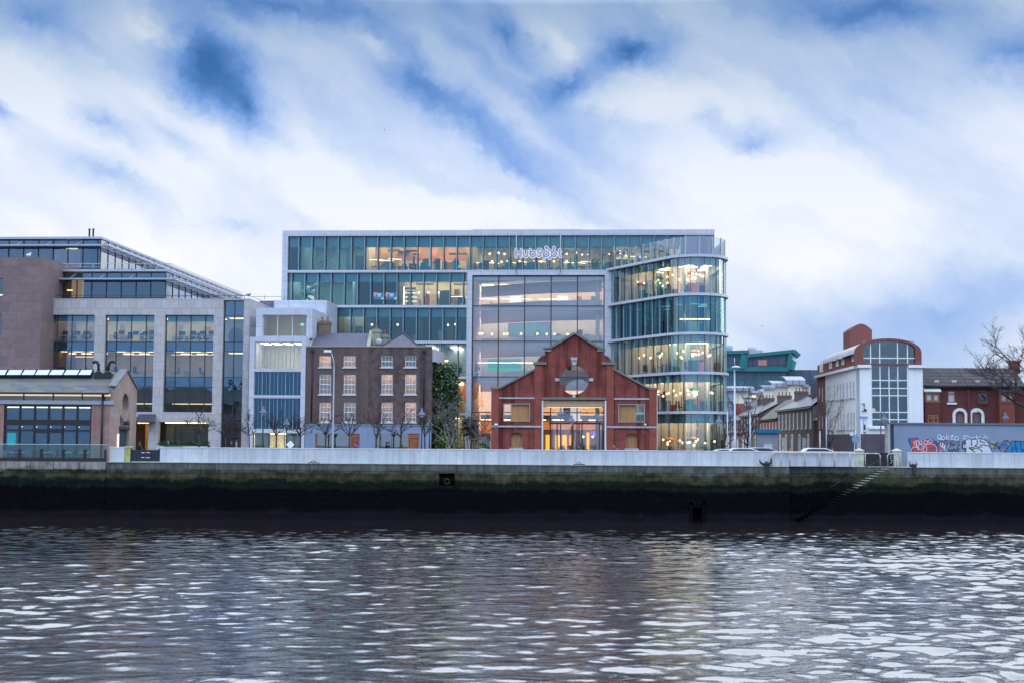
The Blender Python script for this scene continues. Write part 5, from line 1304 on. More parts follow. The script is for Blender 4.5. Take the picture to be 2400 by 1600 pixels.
# ================= pale stone offices on the left
S = at(102, 3.2); st = thing('office_block', 'pale stone office block with tall glazed bays, a brown granite wing and glazed upper storeys', 'office building', S)
X = lambda px, py=850, d=0: S.x(px, py, d)
Z = lambda py, px=330, d=0: S.z(px, py, d)
stone = brickm('pale_stone_cladding', (.41, .405, .42), (.50, .49, .50), (.22, .22, .25), .85, .88, .02, .8, patch=.35, patchcol=(.38, .32, .31), pscale=.9, off=.5)
granite = brickm('brown_granite_cladding', (.19, .14, .145), (.24, .175, .175), (.12, .09, .095), 1.6, .9, .018, .8, patch=.35, patchcol=(.13, .09, .09), pscale=2.2)
zp = Z(700); w = X(569); xe = X(583)
bays_ = [(X(104.5), X(219)), (X(244), X(359.5)), (X(384), X(499))]
zt_, zb_ = Z(738), Z(964.5)
gt = Z(988, 430)
holes = [(a, c, zb_, zt_) for a, c in bays_]+[(X(318), X(352), 0, Z(988)), (X(375), X(492), 0, gt), (X(521), X(569), 0, Z(704))]
b = MB(); b.wallh(-.3, xe, 0, zp, 0, .6, holes); b.box(xe-.5, xe, .6, 16, 0, zp); b.build('wall', stone, st)
b = MB(); b.box(.0, xe-.52, .6, 16, zp-.5, zp-.2); b.build('roof', grey_metal, st)
b = MB(); b.box(0, xe-.52, 6.4, 6.7, 0, zp-.5); b.build('inner_wall', pm('stone_block_inner', (.50, .44, .36), .8, .25, .5), st)
lv = [Z(738), Z(800), Z(822), Z(882), Z(905), Z(964.5)]
lampL = emitm('left_lamp_cream', (1, .84, .60), 7); lampL2 = emitm('left_lamp_warm', (1, .62, .30), 5); stripL = emitm('left_strip', (1, .66, .34), 1.8)
spand = glassm('spandrel_glass', (.04, .08, .16), .14, .05, (.4, .62, 1), 1.1)
for k in range(3):
    z = lv[1+2*k] if k < 2 else lv[5]
    b = MB(); b.box(0, w, .65, 9, z-.75, z-.02); b.build('floor_slab', ceil_pale, st)
for bi, (x0, x1) in enumerate(bays_):
    g_ = pane('glazing', glassm('left_glass', (.68, .78, .85), .12, .02, (.5, .78, 1)), st, x0, x1, zb_, zt_, .42)
    b = MB(); xs_ = [x0+(x1-x0)*q for q in (.21, .51, .81)]
    grid(b, x0, x1, zb_, zt_, xs_, [lv[1], lv[2], lv[3], lv[4]], .07, .34, .5); b.build('mullion_grid', dark_metal, g_)
    b = MB(); b.quad((x0, .44, lv[2]), (x1, .44, lv[2]), (x1, .44, lv[1]), (x0, .44, lv[1])); b.quad((x0, .44, lv[4]), (x1, .44, lv[4]), (x1, .44, lv[3]), (x0, .44, lv[3])); b.build('spandrel', spand, g_)
    b = MB()
    for i in range(3):
        xx = x0+(x1-x0)*(i+.5)/3
        for dd in (1.6, 3.2, 4.8): b.box(xx-.7, xx+.7, dd, dd+.5, zt_-.03, zt_+.03)
    b.build('ceiling_lamp_or_fill', lampL, g_)
    b = MB()
    for i in range(3):
        xx = x0+(x1-x0)*(i+.5)/3; b.box(xx-.5, xx+.4, 2.2, 2.7, lv[2]+.06, lv[2]+.10); b.box(xx-.5, xx+.5, 4.4, 4.9, lv[2]-.02, lv[2]+.03)
    b.build('ceiling_lamp_or_fill', lampL2, g_)
    b = MB(); b.box(x0+(.3 if bi == 2 else 1.5), x1-.3, 1.4, 1.46, lv[2]-.32, lv[2]-.26) if bi else b.box(x0+2.6, x1-.2, 1.4, 1.5, lv[2]-.55, lv[2]-.47); b.build('strip_light', stripL, g_)
    b = MB(); b.box(x0+.1, x1-.1, .6, .64, zt_-.62, zt_-.02); b.build('roller_blind', blindm, g_)
    b = MB(); b.box(x0+.2, x1-.2, 2.4, 2.5, lv[4]-1.7, lv[4]-1.62); b.build('strip_light', emitm('left_strip_low', (1, .66, .36), 2.2), g_)
    b = MB(); b.box(x0+(x1-x0)*.5, x0+(x1-x0)*.66, 5, 5.1, lv[1], lv[1]+1.9); b.box(x0+.1, x0+(x1-x0)*.12, 4, 4.1, lv[1], lv[1]+2.4); b.build('wall_panel', pm('mauve_partition', (.34, .28, .32), .8, .1), g_)
    r = random.Random(bi)
    for i, q in enumerate((.15, .42, .7, .9)): place('desk', S, x0+(x1-x0)*q, 1.8+r.random(), lv[1]-.0, 0, ['in the first', 'in the second', 'in the third'][bi]+' stone bay, top floor')
    for i in range(6): place('chair', S, x0+(x1-x0)*(i+.5)/6.2, 1.3+r.random()*2.4, lv[1], r.uniform(0, 6), ['in the first', 'in the second', 'in the third'][bi]+' stone bay, top floor')
    for i, q in enumerate((.2, .45, .65, .85)): place('screen', S, x0+(x1-x0)*q, 1.7+r.random(), lv[1]+.74, 0, ['in the first', 'in the second', 'in the third'][bi]+' stone bay, top floor')
    for i in range(3): place('desk', S, x0+(x1-x0)*(i+.6)/3.3, 2+r.random(), lv[3]-.0, 0, ['in the first', 'in the second', 'in the third'][bi]+' stone bay, middle floor')
    for i in (0, 2): place('chair', S, x0+(x1-x0)*(i+.3+r.random())/4.2, 1.4+r.random(), lv[3], r.uniform(0, 6), ['in the first', 'in the second', 'in the third'][bi]+' stone bay, middle floor')
b = MB()
for p in (300, 184, 398): b.box(X(p), X(p+5), 4, 4.06, zt_-1.45, zt_-1.25)
b.build('exit_sign', exit_green, st)
# narrow dark bay at the right end
x0, x1 = X(521), X(569); ztb = Z(704)
g_ = pane('glazing', gl_dark, st, x0, x1, 0, ztb, .42)
b = MB(); grid(b, x0, x1, 0, ztb, [(x0+x1)/2], [Z(740), lv[1], lv[2], lv[3], lv[4], Z(988), Z(1020)], .07, .34, .5); b.build('mullion_grid', dark_metal, g_)
b = MB(); b.quad((x0, .46, Z(739)), (x1, .46, Z(739)), (x1, .46, ztb), (x0, .46, ztb)); b.quad((x0, .46, lv[2]), (x1, .46, lv[2]), (x1, .46, lv[1]), (x0, .46, lv[1])); b.quad((x0, .46, lv[4]), (x1, .46, lv[4]), (x1, .46, lv[3]), (x0, .46, lv[3])); b.build('spandrel', spand, g_)
b = MB(); b.box(x0+.2, x1-.2, 1.5, 2.2, Z(741)-.1, Z(741)-.03); b.box(x0+.2, x1-.2, 1.5, 2.2, lv[2]-.14, lv[2]-.06); b.build('ceiling_lamp_or_fill', lampL2, g_)
b = MB(); b.box(x0+.2, x1-.2, 2.6, 2.7, 0, 2.6); b.build('wall_panel', timberm('red_timber', (.16, .05, .03), (.24, .09, .05)), g_)
b = MB(); b.ball((X(541), 1.6, Z(785)), .9, 0, 12, .9, .5, 1.1); b.build('round_pod', pm('dark_pod', (.03, .05, .10), .6, .2), g_)
# ground floor recess, restaurant
x0, x1 = X(375), X(492)
g_ = pane('glazing', gl_mid, st, x0, x1, 0, gt, 2.2)
b = MB(); grid(b, x0, x1, 0, gt, [x0+(x1-x0)*q for q in (.2, .32, .62, .92)], [], .09, 2.1, 2.3); b.build('mullion_grid', dark_metal, g_)
bx('ceiling_lamp_or_fill', emitm('ground_downlight', (1, .74, .40), 6), g_, x0+.3, x1-.3, 1.2, 1.6, gt-.1, gt-.04)
bx('wall_panel', pm('tan_blind', (.42, .34, .24), .8, .12), g_, x0, x1, 2.7, 2.8, 0, gt)
hd = foliage('hedge', 'clipped dark hedge in a pale trough under the stone offices', 'hedge', [(X(385+i*12), -.1, 1.45, .5, .3, .28) for i in range(9)], 1100, .09, [ivyA, ivyA, ivyB], S.o, 12); hd.rotation_euler = (0, 0, S.a)
b = MB(); b.box(X(374), X(492), -.4, .2, 0, 1.2); b.build('trough', pm('trough_grey', (.42, .46, .52), .7, .06), hd)
x0, x1 = X(318), X(352)
bx('wall_panel', pm('amber_restaurant_wall', (.60, .36, .12), .7, .15), st, x0, x1, 3.5, 3.6, 0, Z(988)); bx('ceiling_lamp_or_fill', emitm('restaurant_lamp', (1, .62, .25), 8), st, x0+.1, x1-.1, 1.6, 2.4, Z(988)-.1, Z(988)-.04)
cn = thing('canopy', 'small canopy of dark slates over the lit restaurant door', 'canopy', S)
x0, x1 = X(318, 975, -1), X(362, 975, -1); b = MB(); z0, z1 = Z(987, 340, -1.5), Z(969.5, 340, -.3)
b.add([(x0,-1.6,z0),(x1+.3,-1.6,z0),(x1-.2,-.05,z1),(x0,-.05,z1),(x0,-1.6,z0-.12),(x1+.3,-1.6,z0-.12),(x1-.2,-.05,z0-.12),(x0,-.05,z0-.12)], [(0,1,2,3),(4,7,6,5),(0,4,5,1),(1,5,6,2),(3,2,6,7),(0,3,7,4)]); b.build('roof', brickm('canopy_slate', (.05, .055, .08), (.085, .09, .12), (.03, .03, .04), .3, .2, .02, patch=.3), cn)
bx('soffit_light', emitm('restaurant_lamp', (1, .62, .25), 8), cn, x0+.3, x0+.5, -1.2, -1.0, z0-.17, z0-.125)
# parapet rail
b = MB(); b.tube([(X(108, 690, .3), .35, Z(692)), (X(575, 693, .3), .35, Z(692))], .03, 5)
b.build('parapet_rail', dark_metal, st)
for i in range(14): x = X(108, 690, .3)+i*2.05; b = MB(); b.tube([(x, .35, zp-.02), (x, .35, Z(692))], .025, 5); b.build('rail_post', dark_metal, st)
# granite wing
gd = -3.0; x0, x1 = X(-340, 700, gd), X(97.5, 700, gd); zg = Z(603, 60, gd)
b = MB(); z_a, z_b = Z(770, 3, gd), Z(701, 3, gd); z_c, z_d = Z(870, 3, gd), Z(838, 3, gd); xw = X(5.5, 700, gd)
wh = [(xw-o_-1.7, xw-o_, Z(a_, 3, gd), Z(c_, 3, gd)) for o_ in (0, 4.2, 8.4) for a_, c_ in ((701, 652), (785, 736), (870, 820))]
b.wallh(x0, x1, 0, zg, gd, gd+.5, wh); b.box(x0, x1-.5, gd+3.5, gd+3.8, 0, zg-.4); b.box(x0, x0+.5, gd+.5, 6, 0, zg)
b.box(x1-.5, x1, gd+.5, 6, 0, zg); b.box(x0, x1-.5, gd+.5, 6, zg-.4, zg-.02); b.build('granite_wing', granite, st)
pane('glazing', gl_mid, st, xw-10.3, xw, 0, zg-.5, gd+.3); bx('ceiling_lamp_or_fill', emitm('wing_lamp', (1, .6, .25), 3), st, xw-1.6, xw, gd+1.2, gd+1.4, Z(690, 3, gd), Z(687, 3, gd))
# upper glazed storeys, set back, each with a fin canopy wrapping the right side
def storey(label, d, pl, pr, ytop, ymid, ybot, ycan, depth, pitch, first, lit, canopy_l):
    x0, x1 = X(pl, 640, d), X(pr, 640, d); z1, z0 = S.z(pr, ytop, d), S.z(pr, ybot, d)
    b = MB(); b.box(x0-.3, x1+.12, d-.2, d+depth, z1-.24, z1); b.build('roof_edge', grey_metal, st)
    g_ = pane('glazing', gl_dark if not lit else gl_mid, st, x0, x1, z0, z1-.32, d+.1)
    b = MB(); b.quad((x1, d+.1, z0), (x1, d+depth, z0), (x1, d+depth, z1-.32), (x1, d+.1, z1-.32)); b.build('side_glazing', glassm('side_mirror_glass', (.35, .45, .52), .45, .006), g_)
    xs_ = []; p = first
    while p < pr-6: xs_.append(X(p, 640, d)); p += pitch
    zc = S.z(pr, ycan, d)
    b = MB(); grid(b, x0, x1, z0, z1-.32, xs_, [zc+.25], .07, d+.0, d+.16)
    k = d+2.2
    while k < d+depth: b.box(x1-.02, x1+.06, k-.04, k+.04, z0, z1-.32); k += 2.2
    b.build('mullion_grid', dark_metal, g_)
    b = MB(); b.quad((x0, d+.14, zc+.25), (x1, d+.14, zc+.25), (x1, d+.14, z1-.32), (x0, d+.14, z1-.32)); b.build('spandrel', spand, g_)
    b = MB(); b.box(x0+.2, x1-.3, d+6, d+6.2, z0, z1-.3); b.box(x0+.1, x1-.1, d+.2, d+depth-.2, z0-.3, z0-.03); b.build('inner_wall', pm('upper_inner', (.16, .17, .20), .8, .2, .5), g_)
    # canopy: aerofoil edge plus slatted shelf on the side
    cl = X(canopy_l, 640, d)
    b = MB(); b.box(cl, x1+1.2, d-1.15, d-.95, zc-.03, zc+.13); b.box(cl+.3, x1+1.1, d-.95, d-.1, zc+.03, zc+.07); b.build('canopy', grey_metal, g_)
    b = MB(); k = d-.5
    while k < d+depth-1: b.box(x1+.15, x1+1.2, k, k+1.8, zc+.0, zc+.05); b.box(x1+.1, x1+1.2, k+1.9, k+1.98, zc-.06, zc+.08); k += 2.2
    b.box(x1+1.2, x1+1.28, d-.5, d+depth-1, zc-.03, zc+.08); b.build('side_canopy', pm('canopy_slats', (.55, .58, .64), .5, .1), g_)
    b = MB(); i = 0
    for x in xs_[1::2]: b.tube([(x-.35, d-1.0, zc+.1), (x, d+.0, z1-.4)], .03, 4)
    k = d+1
    while k < d+depth-2: b.tube([(x1+1.15, k, zc+.05), (x1+.1, k+1.1, z1-.3)], .035, 4); b.tube([(x1+1.15, k+2.2, zc+.05), (x1+.1, k+1.1, z1-.3)], .035, 4); k += 2.2
    b.build('canopy_brace', grey_metal, g_)
    return g_, x0, x1, z0, z1
g1, a0_, a1_, z0a, z1a = storey('A', 2.2, 122.5, 389.5, 631.5, 0, 699, 657.5, 26, 34.6, 146, 1, 111)
bx('ceiling_lamp_or_fill', emitm('upper_strip_amber', (1, .60, .18), 4), g1, a0_+.1, a0_+1.7, 3.4, 3.5, z0a+.9, z0a+1.0); bx('lit_panel', emitm('upper_lamp_amber', (1, .55, .25), .5), g1, a0_+.1, a0_+2.4, 4.6, 4.7, z0a+.3, z0a+2.3)
g2, b0_, b1_, z0b, z1b = storey('B', 6.5, -340, 234.5, 555.5, 0, 630, 579, 58, 34.8, 18-34.8*10, 0, -340)
b = MB(); b.box(X(155, 600, 8), X(181, 600, 8), 8, 8.1, z0b+2.3, z0b+2.42); b.build('ceiling_lamp_or_fill', emitm('upper_lamp_orange', (1, .62, .38), 3.5), g2)
bx('lit_panel', emitm('upper_glow', (1, .6, .45), .22), g2, X(128, 600, 9), X(188, 600, 9), 9, 9.1, z0b, z0b+2.4)
b = MB(); 
for p in (209.5, 218.5): b.lathe([(.1, 0), (.1, 1.1), (.13, 1.12), (.13, 1.3)], c=(X(p, 548, 9), 9, z1b-.02), n=8)
b.build('roof_flue', dark_metal, st)
# terrace rail of the middle storey
zr = S.z(300, 617, 1.5); b = MB(); b.tube([(X(128, 617, 2), 2.0, zr), (X(400, 617, 2), 2.0, zr), (X(400, 617, 2), 30, zr)], .035, 5); b.tube([(X(128, 617, 2), 2.0, zr-.35), (X(400, 617, 2), 2.0, zr-.35)], .02, 4); b.build('terrace_rail', grey_metal, g1)
for i in range(10): x = X(128, 617, 2)+i*(X(400, 617, 2)-X(128, 617, 2))/9; b = MB(); b.tube([(x, 2.0, z1a-.1), (x, 2.0, zr)], .03, 4); b.build('rail_post', grey_metal, g1)
# right return of the block with its own roof rail
b = MB(); b.box(xe-.3, xe+.0, 16, 40, 0, Z(700)); b.box(xe, xe+1.0, 3.0, 16, 0, Z(722)); b.build('return_wall', white_panel, st)
b = MB(); b.tube([(xe-.2, .4, Z(692)), (xe-.2, 22, Z(692))], .03, 4); b.tube([(X(587, 696, 22), 22, S.z(600, 695.5, 22)), (X(662, 696, 22), 22, S.z(640, 695.5, 22))], .03, 4); b.build('roof_rail', grey_metal, st)
b = MB(); b.box(X(606, 700, 9), X(645, 700, 9), 9.5, 12, 0, S.z(620, 704, 9)); b.build('roof_plant_screen', pm('dark_slate_panel', (.10, .12, .20), .5, .1, .5), st)
b = thing('gull', 'white gull perched on the granite wing', 'bird', loc=S.w(X(64, 600, gd), gd+.3, zg))
k = MB(); k.ball((0, 0, .24), .17, 0, 8, 1.5, .8, .9); k.ball((.18, 0, .42), .09, 0, 8); k.tube([(.25, 0, .42), (.34, 0, .40)], .02, 4); k.tube([(0, 0, .1), (0, 0, 0)], .02, 4); k.build('body', white_paint, b)
b = thing('pigeon', 'grey pigeon perched on the right corner of the pale stone parapet', 'bird', loc=S.w(X(582, 695, .2), .2, Z(695)))
k = MB(); k.ball((0, 0, .16), .14, 0, 8, 1.6, .8, .8); k.ball((.2, 0, .28), .07, 0, 8); k.tube([(-.2, 0, .15), (-.36, 0, .1)], .05, 4); k.tube([(0, 0, .1), (0, 0, -.1)], .02, 4); k.build('body', dark_metal, b)
# ================= slate roofed brick building by the water
K = Fr(0, 113.0, 0); xg = K.x(268.5, 980); K2 = K.sub(xg, 0); kf = thing('brick_building', 'low brick building with mossy slate roof, rooflights and a gable with an oval window', 'brick building', K2)
kx = lambda px, py=990, d=0: K2.x(px, py, d); kz = lambda py, px=150, d=0: K2.z(px, py, d)
XG = 0.0   # gable plane x=0, building to the left
gq = lambda px, py: K2.q(px, py, 0.0)
y_far = gq(320, 960)[0]; ya_, za_ = gq(297, 868); zE = gq(268.5, 903)[1]
brk = brickm('soft_red_brick', (.26, .11, .09), (.34, .17, .13), (.30, .24, .22), patch=.45, patchcol=(.40, .33, .31), pscale=.8, streak=.2)
brg = brickm('buff_gable_brick', (.25, .15, .12), (.34, .21, .16), (.38, .33, .30), patch=.35, patchcol=(.48, .42, .40), pscale=.9)
x0 = kx(-330); xa, xb_ = kx(8, 1000), kx(214, 1000); zl = kz(943.5); zcl = kz(921, 150); zw = kz(948)
b = MB(); b.wallh(x0, -.4, -.3, zl-.1, 0, .4, [(xa, xb_, -.3, zw)]); b.build('wall', brk, kf)
b = MB(); b.box(x0, -.05, -.12, .5, zl-.1, kz(937.5)); b.build('lintel_beam', pm('zinc_beam', (.30, .33, .40), .5, .06), kf)
# gable (faces right): polygon in (y,z)
ov = gq(294, 946.5); ry = (gq(302, 946)[0]-gq(286.5, 946)[0])/2; rz = (gq(294, 921.5)[1]-gq(294, 972.5)[1])/2
dr = (gq(278.5, 1040)[0], gq(301.5, 1040)[0], gq(290, 1005)[1])
poly = [(0, -.3), (y_far, -.3), (y_far, zE-.05), (ya_, za_), (0, zE)]
b = MB(); b.prism(poly, -.4, 0, [[(ov[0]+ry*math.cos(2*math.pi*i/24), ov[1]+rz*math.sin(2*math.pi*i/24)) for i in range(24)], [(dr[0], .02), (dr[1], .02), (dr[1], dr[2]), (dr[0], dr[2])]], 0, 'yz'); b.build('gable_wall', brg, kf)
b = MB()
for (p, q_) in (((-.15, zE-.12), (ya_, za_)), ((ya_, za_), (y_far+.15, zE-.12))):
    n_ = Vector((-(q_[1]-p[1]), q_[0]-p[0])).normalized()*.14; b.prism([p, q_, (q_[0]+n_.x, q_[1]+n_.y), (p[0]+n_.x, p[1]+n_.y)], -.55, .12, (), 0, 'yz')
b.build('coping', pm('dark_coping', (.12, .14, .14), .7, .2, 2), kf)
b = MB(); b.lathe([(1, -.02), (1, .02)], n=24); 
vs = []; 
b = MB(); b.prism([(ov[0]+ry*1.0*math.cos(2*math.pi*i/24), ov[1]+rz*math.sin(2*math.pi*i/24)) for i in range(24)], -.36, -.30, (), 0, 'yz'); b.build('oval_window', glassm('oval_glass', (.06, .06, .07), .02, .01), kf)
bx('door', timberm('dark_blue_door', (.02, .03, .05), (.04, .06, .09)), kf, -.30, -.22, dr[0], dr[1], .02, dr[2]-.02); bx('shutter_box', dark_metal, kf, -.2, .06, dr[0]-.1, dr[1]+.1, dr[2], dr[2]+.25)
bx('wall_light', emitm('gable_uplight', (1, .62, .32), 5), kf, .04, .12, dr[0]-.55, dr[0]-.45, .9, 2.3)
# roof
ze = kz(918.5); d_e = -.35
b = MB(); yb_r = ya_; zr_ = za_-.12
vs = [(x0, d_e, ze), (-.42, d_e, ze), (-.42, yb_r, zr_), (x0, yb_r, zr_), (x0, y_far+.3, ze), (-.42, y_far+.3, ze)]
vs2 = [(a_, b__, c_-.14) for a_, b__, c_ in vs]
b.add(vs+vs2, [(0,1,2,3),(3,2,5,4),(6,9,8,7),(9,10,11,8),(0,6,7,1),(4,5,11,10),(1,7,8,2),(2,8,11,5)]); 
mossy = brickm('mossy_slate', (.06, .068, .10), (.13, .14, .18), (.035, .035, .045), 1.1, .22, .012, .6, patch=.8, patchcol=(.13, .14, .06), pscale=.9)
b.build('roof', mossy, kf)
b = MB(); b.tube([(x0, d_e-.06, ze-.1), (-.42, d_e-.06, ze-.1)], .09, 6); b.build('gutter', black_paint, kf)
def rp(px, py):   # point on the front roof slope
    k = ray(px, py); a_ = Vector((0, d_e, ze)); c_ = Vector((0, yb_r, zr_)); n_ = Vector((0, -(c_.z-a_.z), c_.y-a_.y)).normalized()
    o_ = EYE-K2.o; t_ = (Vector((0, d_e, ze))-o_).dot(n_)/k.dot(n_); return o_+k*t_
up = Vector((0, -(zr_-ze), yb_r-d_e)).normalized()
for i, (pa, pb_) in enumerate(((-40, 16), (12, 51), (48, 82), (79, 115), (112, 149), (146, 184), (181, 214))):
    qa, qb = rp(pa, 886), rp(pb_, 886); ta, tb_ = rp(pa+9, 872.5), rp(pb_+7, 872.5)
    for v_ in (qa, qb, ta, tb_): pass
    fr_ = MB(); h = up*.30
    fr_.add([qa, qb, tb_, ta, qa+h, qb+h, tb_+h, ta+h], [(0,3,2,1),(0,1,5,4),(1,2,6,5),(2,3,7,6),(3,0,4,7)]); o = fr_.build('rooflight', black_paint, kf)
    gg = MB(); h2 = up*.31; cc = (qa+qb+ta+tb_)/4; gg.add([cc+(v_-cc)*.84+h2 for v_ in (qa, qb, tb_, ta)], [(0,1,2,3)]); gg.build('pane', pm('rooflight_glass', (.35, .42, .5), .08, .05, spec=1.0), o)
vb = rp(222, 887.5); b = MB(); vx0, vx1 = rp(222, 884).x, rp(261, 884).x; b.box(vx0, vx1, vb.y, vb.y+1.2, vb.z-.2, vb.z+.5); b.build('vent_box', black_paint, kf)
for sgn, px in ((-1, 231), (1, 253)):
    x = rp(px, 880).x; b = MB(); z_ = vb.z+.5
    b.tube([(x, vb.y+.5, z_), (x, vb.y+.5, z_+.25)], [.34, .16], 8); b.tube([(x, vb.y+.5, z_+.2), (x, vb.y+.5, z_+.75), (x+sgn*.0-.12, vb.y+.5, z_+.95), (x-.32, vb.y+.5, z_+1.02), (x-.5, vb.y+.5, z_+.88)] if sgn < 0 else [(x, vb.y+.5, z_+.2), (x+.05, vb.y+.5, z_+.7), (x+.18, vb.y+.5, z_+.98), (x+.4, vb.y+.5, z_+1.05), (x+.58, vb.y+.5, z_+.95)], .14, 8); b.build('vent_pipe', black_paint, kf)
b = MB(); x = kx(240, 1000); b.tube([(x, -.15, 0), (x, -.15, ze-.1)], .09, 6); b.build('downpipe', black_paint, kf)
# clerestory and the tall glazed front
g_ = pane('clerestory', gl_clear, kf, x0, -.45, kz(937.5), ze, .1); b = MB()
for p in (-220, -150, -82, -13, 55, 124, 192, 242): x = kx(p, 925); b.box(x-.04, x+.04, .02, .16, kz(937.5), ze)
b.build('mullion_grid', dark_metal, g_)
bx('ceiling_lamp_or_fill', emitm('clerestory_glow', (1, .66, .40), 1.3), g_, x0, -.6, 1.2, 1.5, ze-.25, ze-.05)
g_ = pane('glazing', glassm('cafe_glass', (.34, .50, .66), .14, .02, (.45, .7, 1)), kf, xa, xb_, 0, zw, .2); b = MB()
xs_ = [kx(p, 1000) for p in (44.5, 79, 112, 145.5, 179)]
grid(b, xa, xb_, 0, zw, xs_, [kz(985)-.0, kz(1008)], .15, .1, .34); b.box(xa, xb_, .08, .36, kz(996), kz(986)); b.box(xs_[1], xs_[3], .05, .3, kz(1014), kz(1004)); b.build('mullion_grid', black_paint, g_)
b = MB(); b.quad((x0, 5.5, -.1), (-.5, 5.5, -.1), (-.5, 5.5, ze), (x0, 5.5, ze)); b.build('back_wall', pm('cafe_back_wall', (.38, .36, .30), .8, .2, .7), g_)
bx('mezzanine', ceil_dark, g_, x0+.5, -.6, .6, 5.4, kz(996), kz(987))
b = MB()
for p in (14, 30, 50, 68, 92, 120, 142, 167, 190, 207): x = kx(p, 955); b.box(x-.4, x+.4, .9, 1.3, zw-.22, zw-.14)
b.build('ceiling_lamp_or_fill', emitm('cafe_lamp', (1, .74, .44), 6), g_)
b = MB()
for p in (25, 60, 95, 130, 165, 198): x = kx(p, 1000); b.box(x-.5, x+.5, 2, 2.6, kz(997)-.1, kz(997)-.04)
b.build('ceiling_lamp_or_fill', emitm('cafe_lamp_low', (1, .82, .6), 4), g_)
b = MB()
for i in range(6):
    a_ = ([xa]+xs_+[xb_])[i]+.12; c_ = ([xa]+xs_+[xb_])[i+1]-.12; b.box(a_, c_, .5, .53, kz(1003 if i < 4 else 1022), kz(996.5))
b.build('roller_blind', pm('pale_blue_blind', (.30, .45, .58), .8, .05), g_)
bx('menu_screen', emitm('turquoise_screen', (.0, .62, .58), .95), g_, kx(17, 1030, .6), kx(36, 1030, .6), .6, .66, kz(1042, 27, .6), kz(1013.5, 27, .6))
# lettering on the gable, worn dark characters
b = MB(); rr_ = random.Random(5)
y0_ = gq(282.5, 985)[0]; y1_ = gq(305.5, 985)[0]; zc_ = gq(294, 986)[1]
ltr = [[(0, 1.2), (0, 0), (.5, 0)], [(0, .7), (.0, .1), (.25, 0), (.5, .1), (.5, .7)], [(0, 0), (0, .7), (.45, .6), (.5, 0)], [(0, 0), (0, .7), (.45, .6), (.5, 0)], [(.5, .3), (0, .35), (.1, .7), (.5, .6), (.0, .0), (.5, 0)], [(0, 0), (0, 1.1)], [(.5, .3), (0, .35), (.1, .7), (.5, .6), (.0, .0), (.5, 0)]]
for i, st_ in enumerate(ltr):
    yy = y0_+.5+i*(y1_-y0_-.7)/7; b.tube([(.05, yy+p_[0]*.3, zc_-.35+p_[1]*.5) for p_ in st_], .035, 4)
b.tube([(.05, y0_+.0+.16*math.cos(a_/8*6.28), zc_+.1+.34*math.sin(a_/8*6.28)) for a_ in range(9)], .03, 4); b.tube([(.05, y0_, zc_-.6), (.05, y0_, zc_+.5)], .03, 4)
b.build('lettering', pm('letter_dark', (.05, .06, .08), .6, .1), kf)
# terrace furniture behind the balustrade
tcm = pm('terrace_chair_teal', (.01, .16, .18), .5, .1)
def tchair(t):
    b = MB(); b.box(-.24, .24, -.24, .24, .43, .47); b.build('seat', tcm, t); b = MB(); b.box(-.24, .24, .2, .25, .47, .92); b.build('backrest', tcm, t)
    for sx in (-.21, .21):
        for sy in (-.21, .21): b = MB(); b.tube([(sx, sy, 0), (sx*.9, sy*.9, .43)], .018, 4); b.build('leg', grey_metal, t)
def ttable(t):
    b = MB(); b.lathe([(.4, .72), (.4, .75)], n=14); b.build('table_top', desk_top, t); b = MB(); b.lathe([(.04, 0.02), (.03, .72)], n=8); b.lathe([(.25, 0), (.25, .02)], n=10); b.build('pedestal', grey_metal, t)
KINDS['tchair'] = ('terrace_chair', 'chair', tchair); KINDS['ttable'] = ('terrace_table', 'table', ttable)
for i, p in enumerate((12, 25, 52, 68, 100, 117, 126, 150, 164, 186, 205)):
    place('tchair', K2, kx(p, 1060, -1.3), -1.3-.2*(i % 2), 0.0, 1.2*i, 'behind the glass balustrade', 'slim teal terrace chair')
for i, p in enumerate((33, 60, 108, 157, 195)): place('ttable', K2, kx(p, 1060, -1.4), -1.4, 0.0, 0, 'behind the glass balustrade', 'round terrace table')
# ================= side street on the right; frames face the street (-x)
SD = Vector((math.sin(R(2.1)), math.cos(R(2.1)), 0))       # street direction, away from the river
CN = Vector((33.15, 129.0, 0))                              # the white building's street corner
def street(t_far):      # frame with its origin at the far end, x running toward the river, y into the house
    q = CN+SD*t_far; return Fr(q.x, q.y, -92.1)
def tpx(px):            # distance along the street line seen at a pixel column
    k = ray(px, 1000); r = k.x/k.y
    return (CN.x-r*CN.y)/(r*SD.y-SD.x)
# ---- the white corner building
Wf = Fr(CN.x, CN.y, -3.6); wb = thing('corner_building', 'white rendered corner building with an arched glazed front under a red brick barrel-roofed attic', 'building', Wf)
X = lambda px, py=900, d=0: Wf.x(px, py, d); Z = lambda py, px=2080, d=0: Wf.z(px, py, d)
render_w = pm('white_render', (.72, .74, .77), .8, .05, .5, streak=.18); plinth = pm('purple_brown_plinth', (.085, .07, .09), .8, .2, .8)
attic = brickm('attic_red_brick', (.185, .058, .052), (.24, .078, .066), (.2, .1, .095), patch=.25, patchcol=(.2, .06, .05))
xr = X(2163); zc = Z(861); zct = Z(854.5); g0, g1 = X(2041.5), X(2129); zg0 = Z(999.3)
b = MB(); b.wallh(0, xr, 0, zc, 0, .4, [(g0, g1, zg0, zc+.1), (g0-.9, g1, 0, 2.3)]); b.box(xr-.35, xr, .4, 14, 0, zc); b.build('wall', render_w, wb)
b = MB(); b.box(-.02, xr, -.05, -.003, 0, Z(1016)); b.build('plinth', plinth, wb)
bx('shutter', pm('dark_shutter', (.03, .025, .04), .6, .2), wb, g0-.85, g1, .1, .16, 0, 2.3)
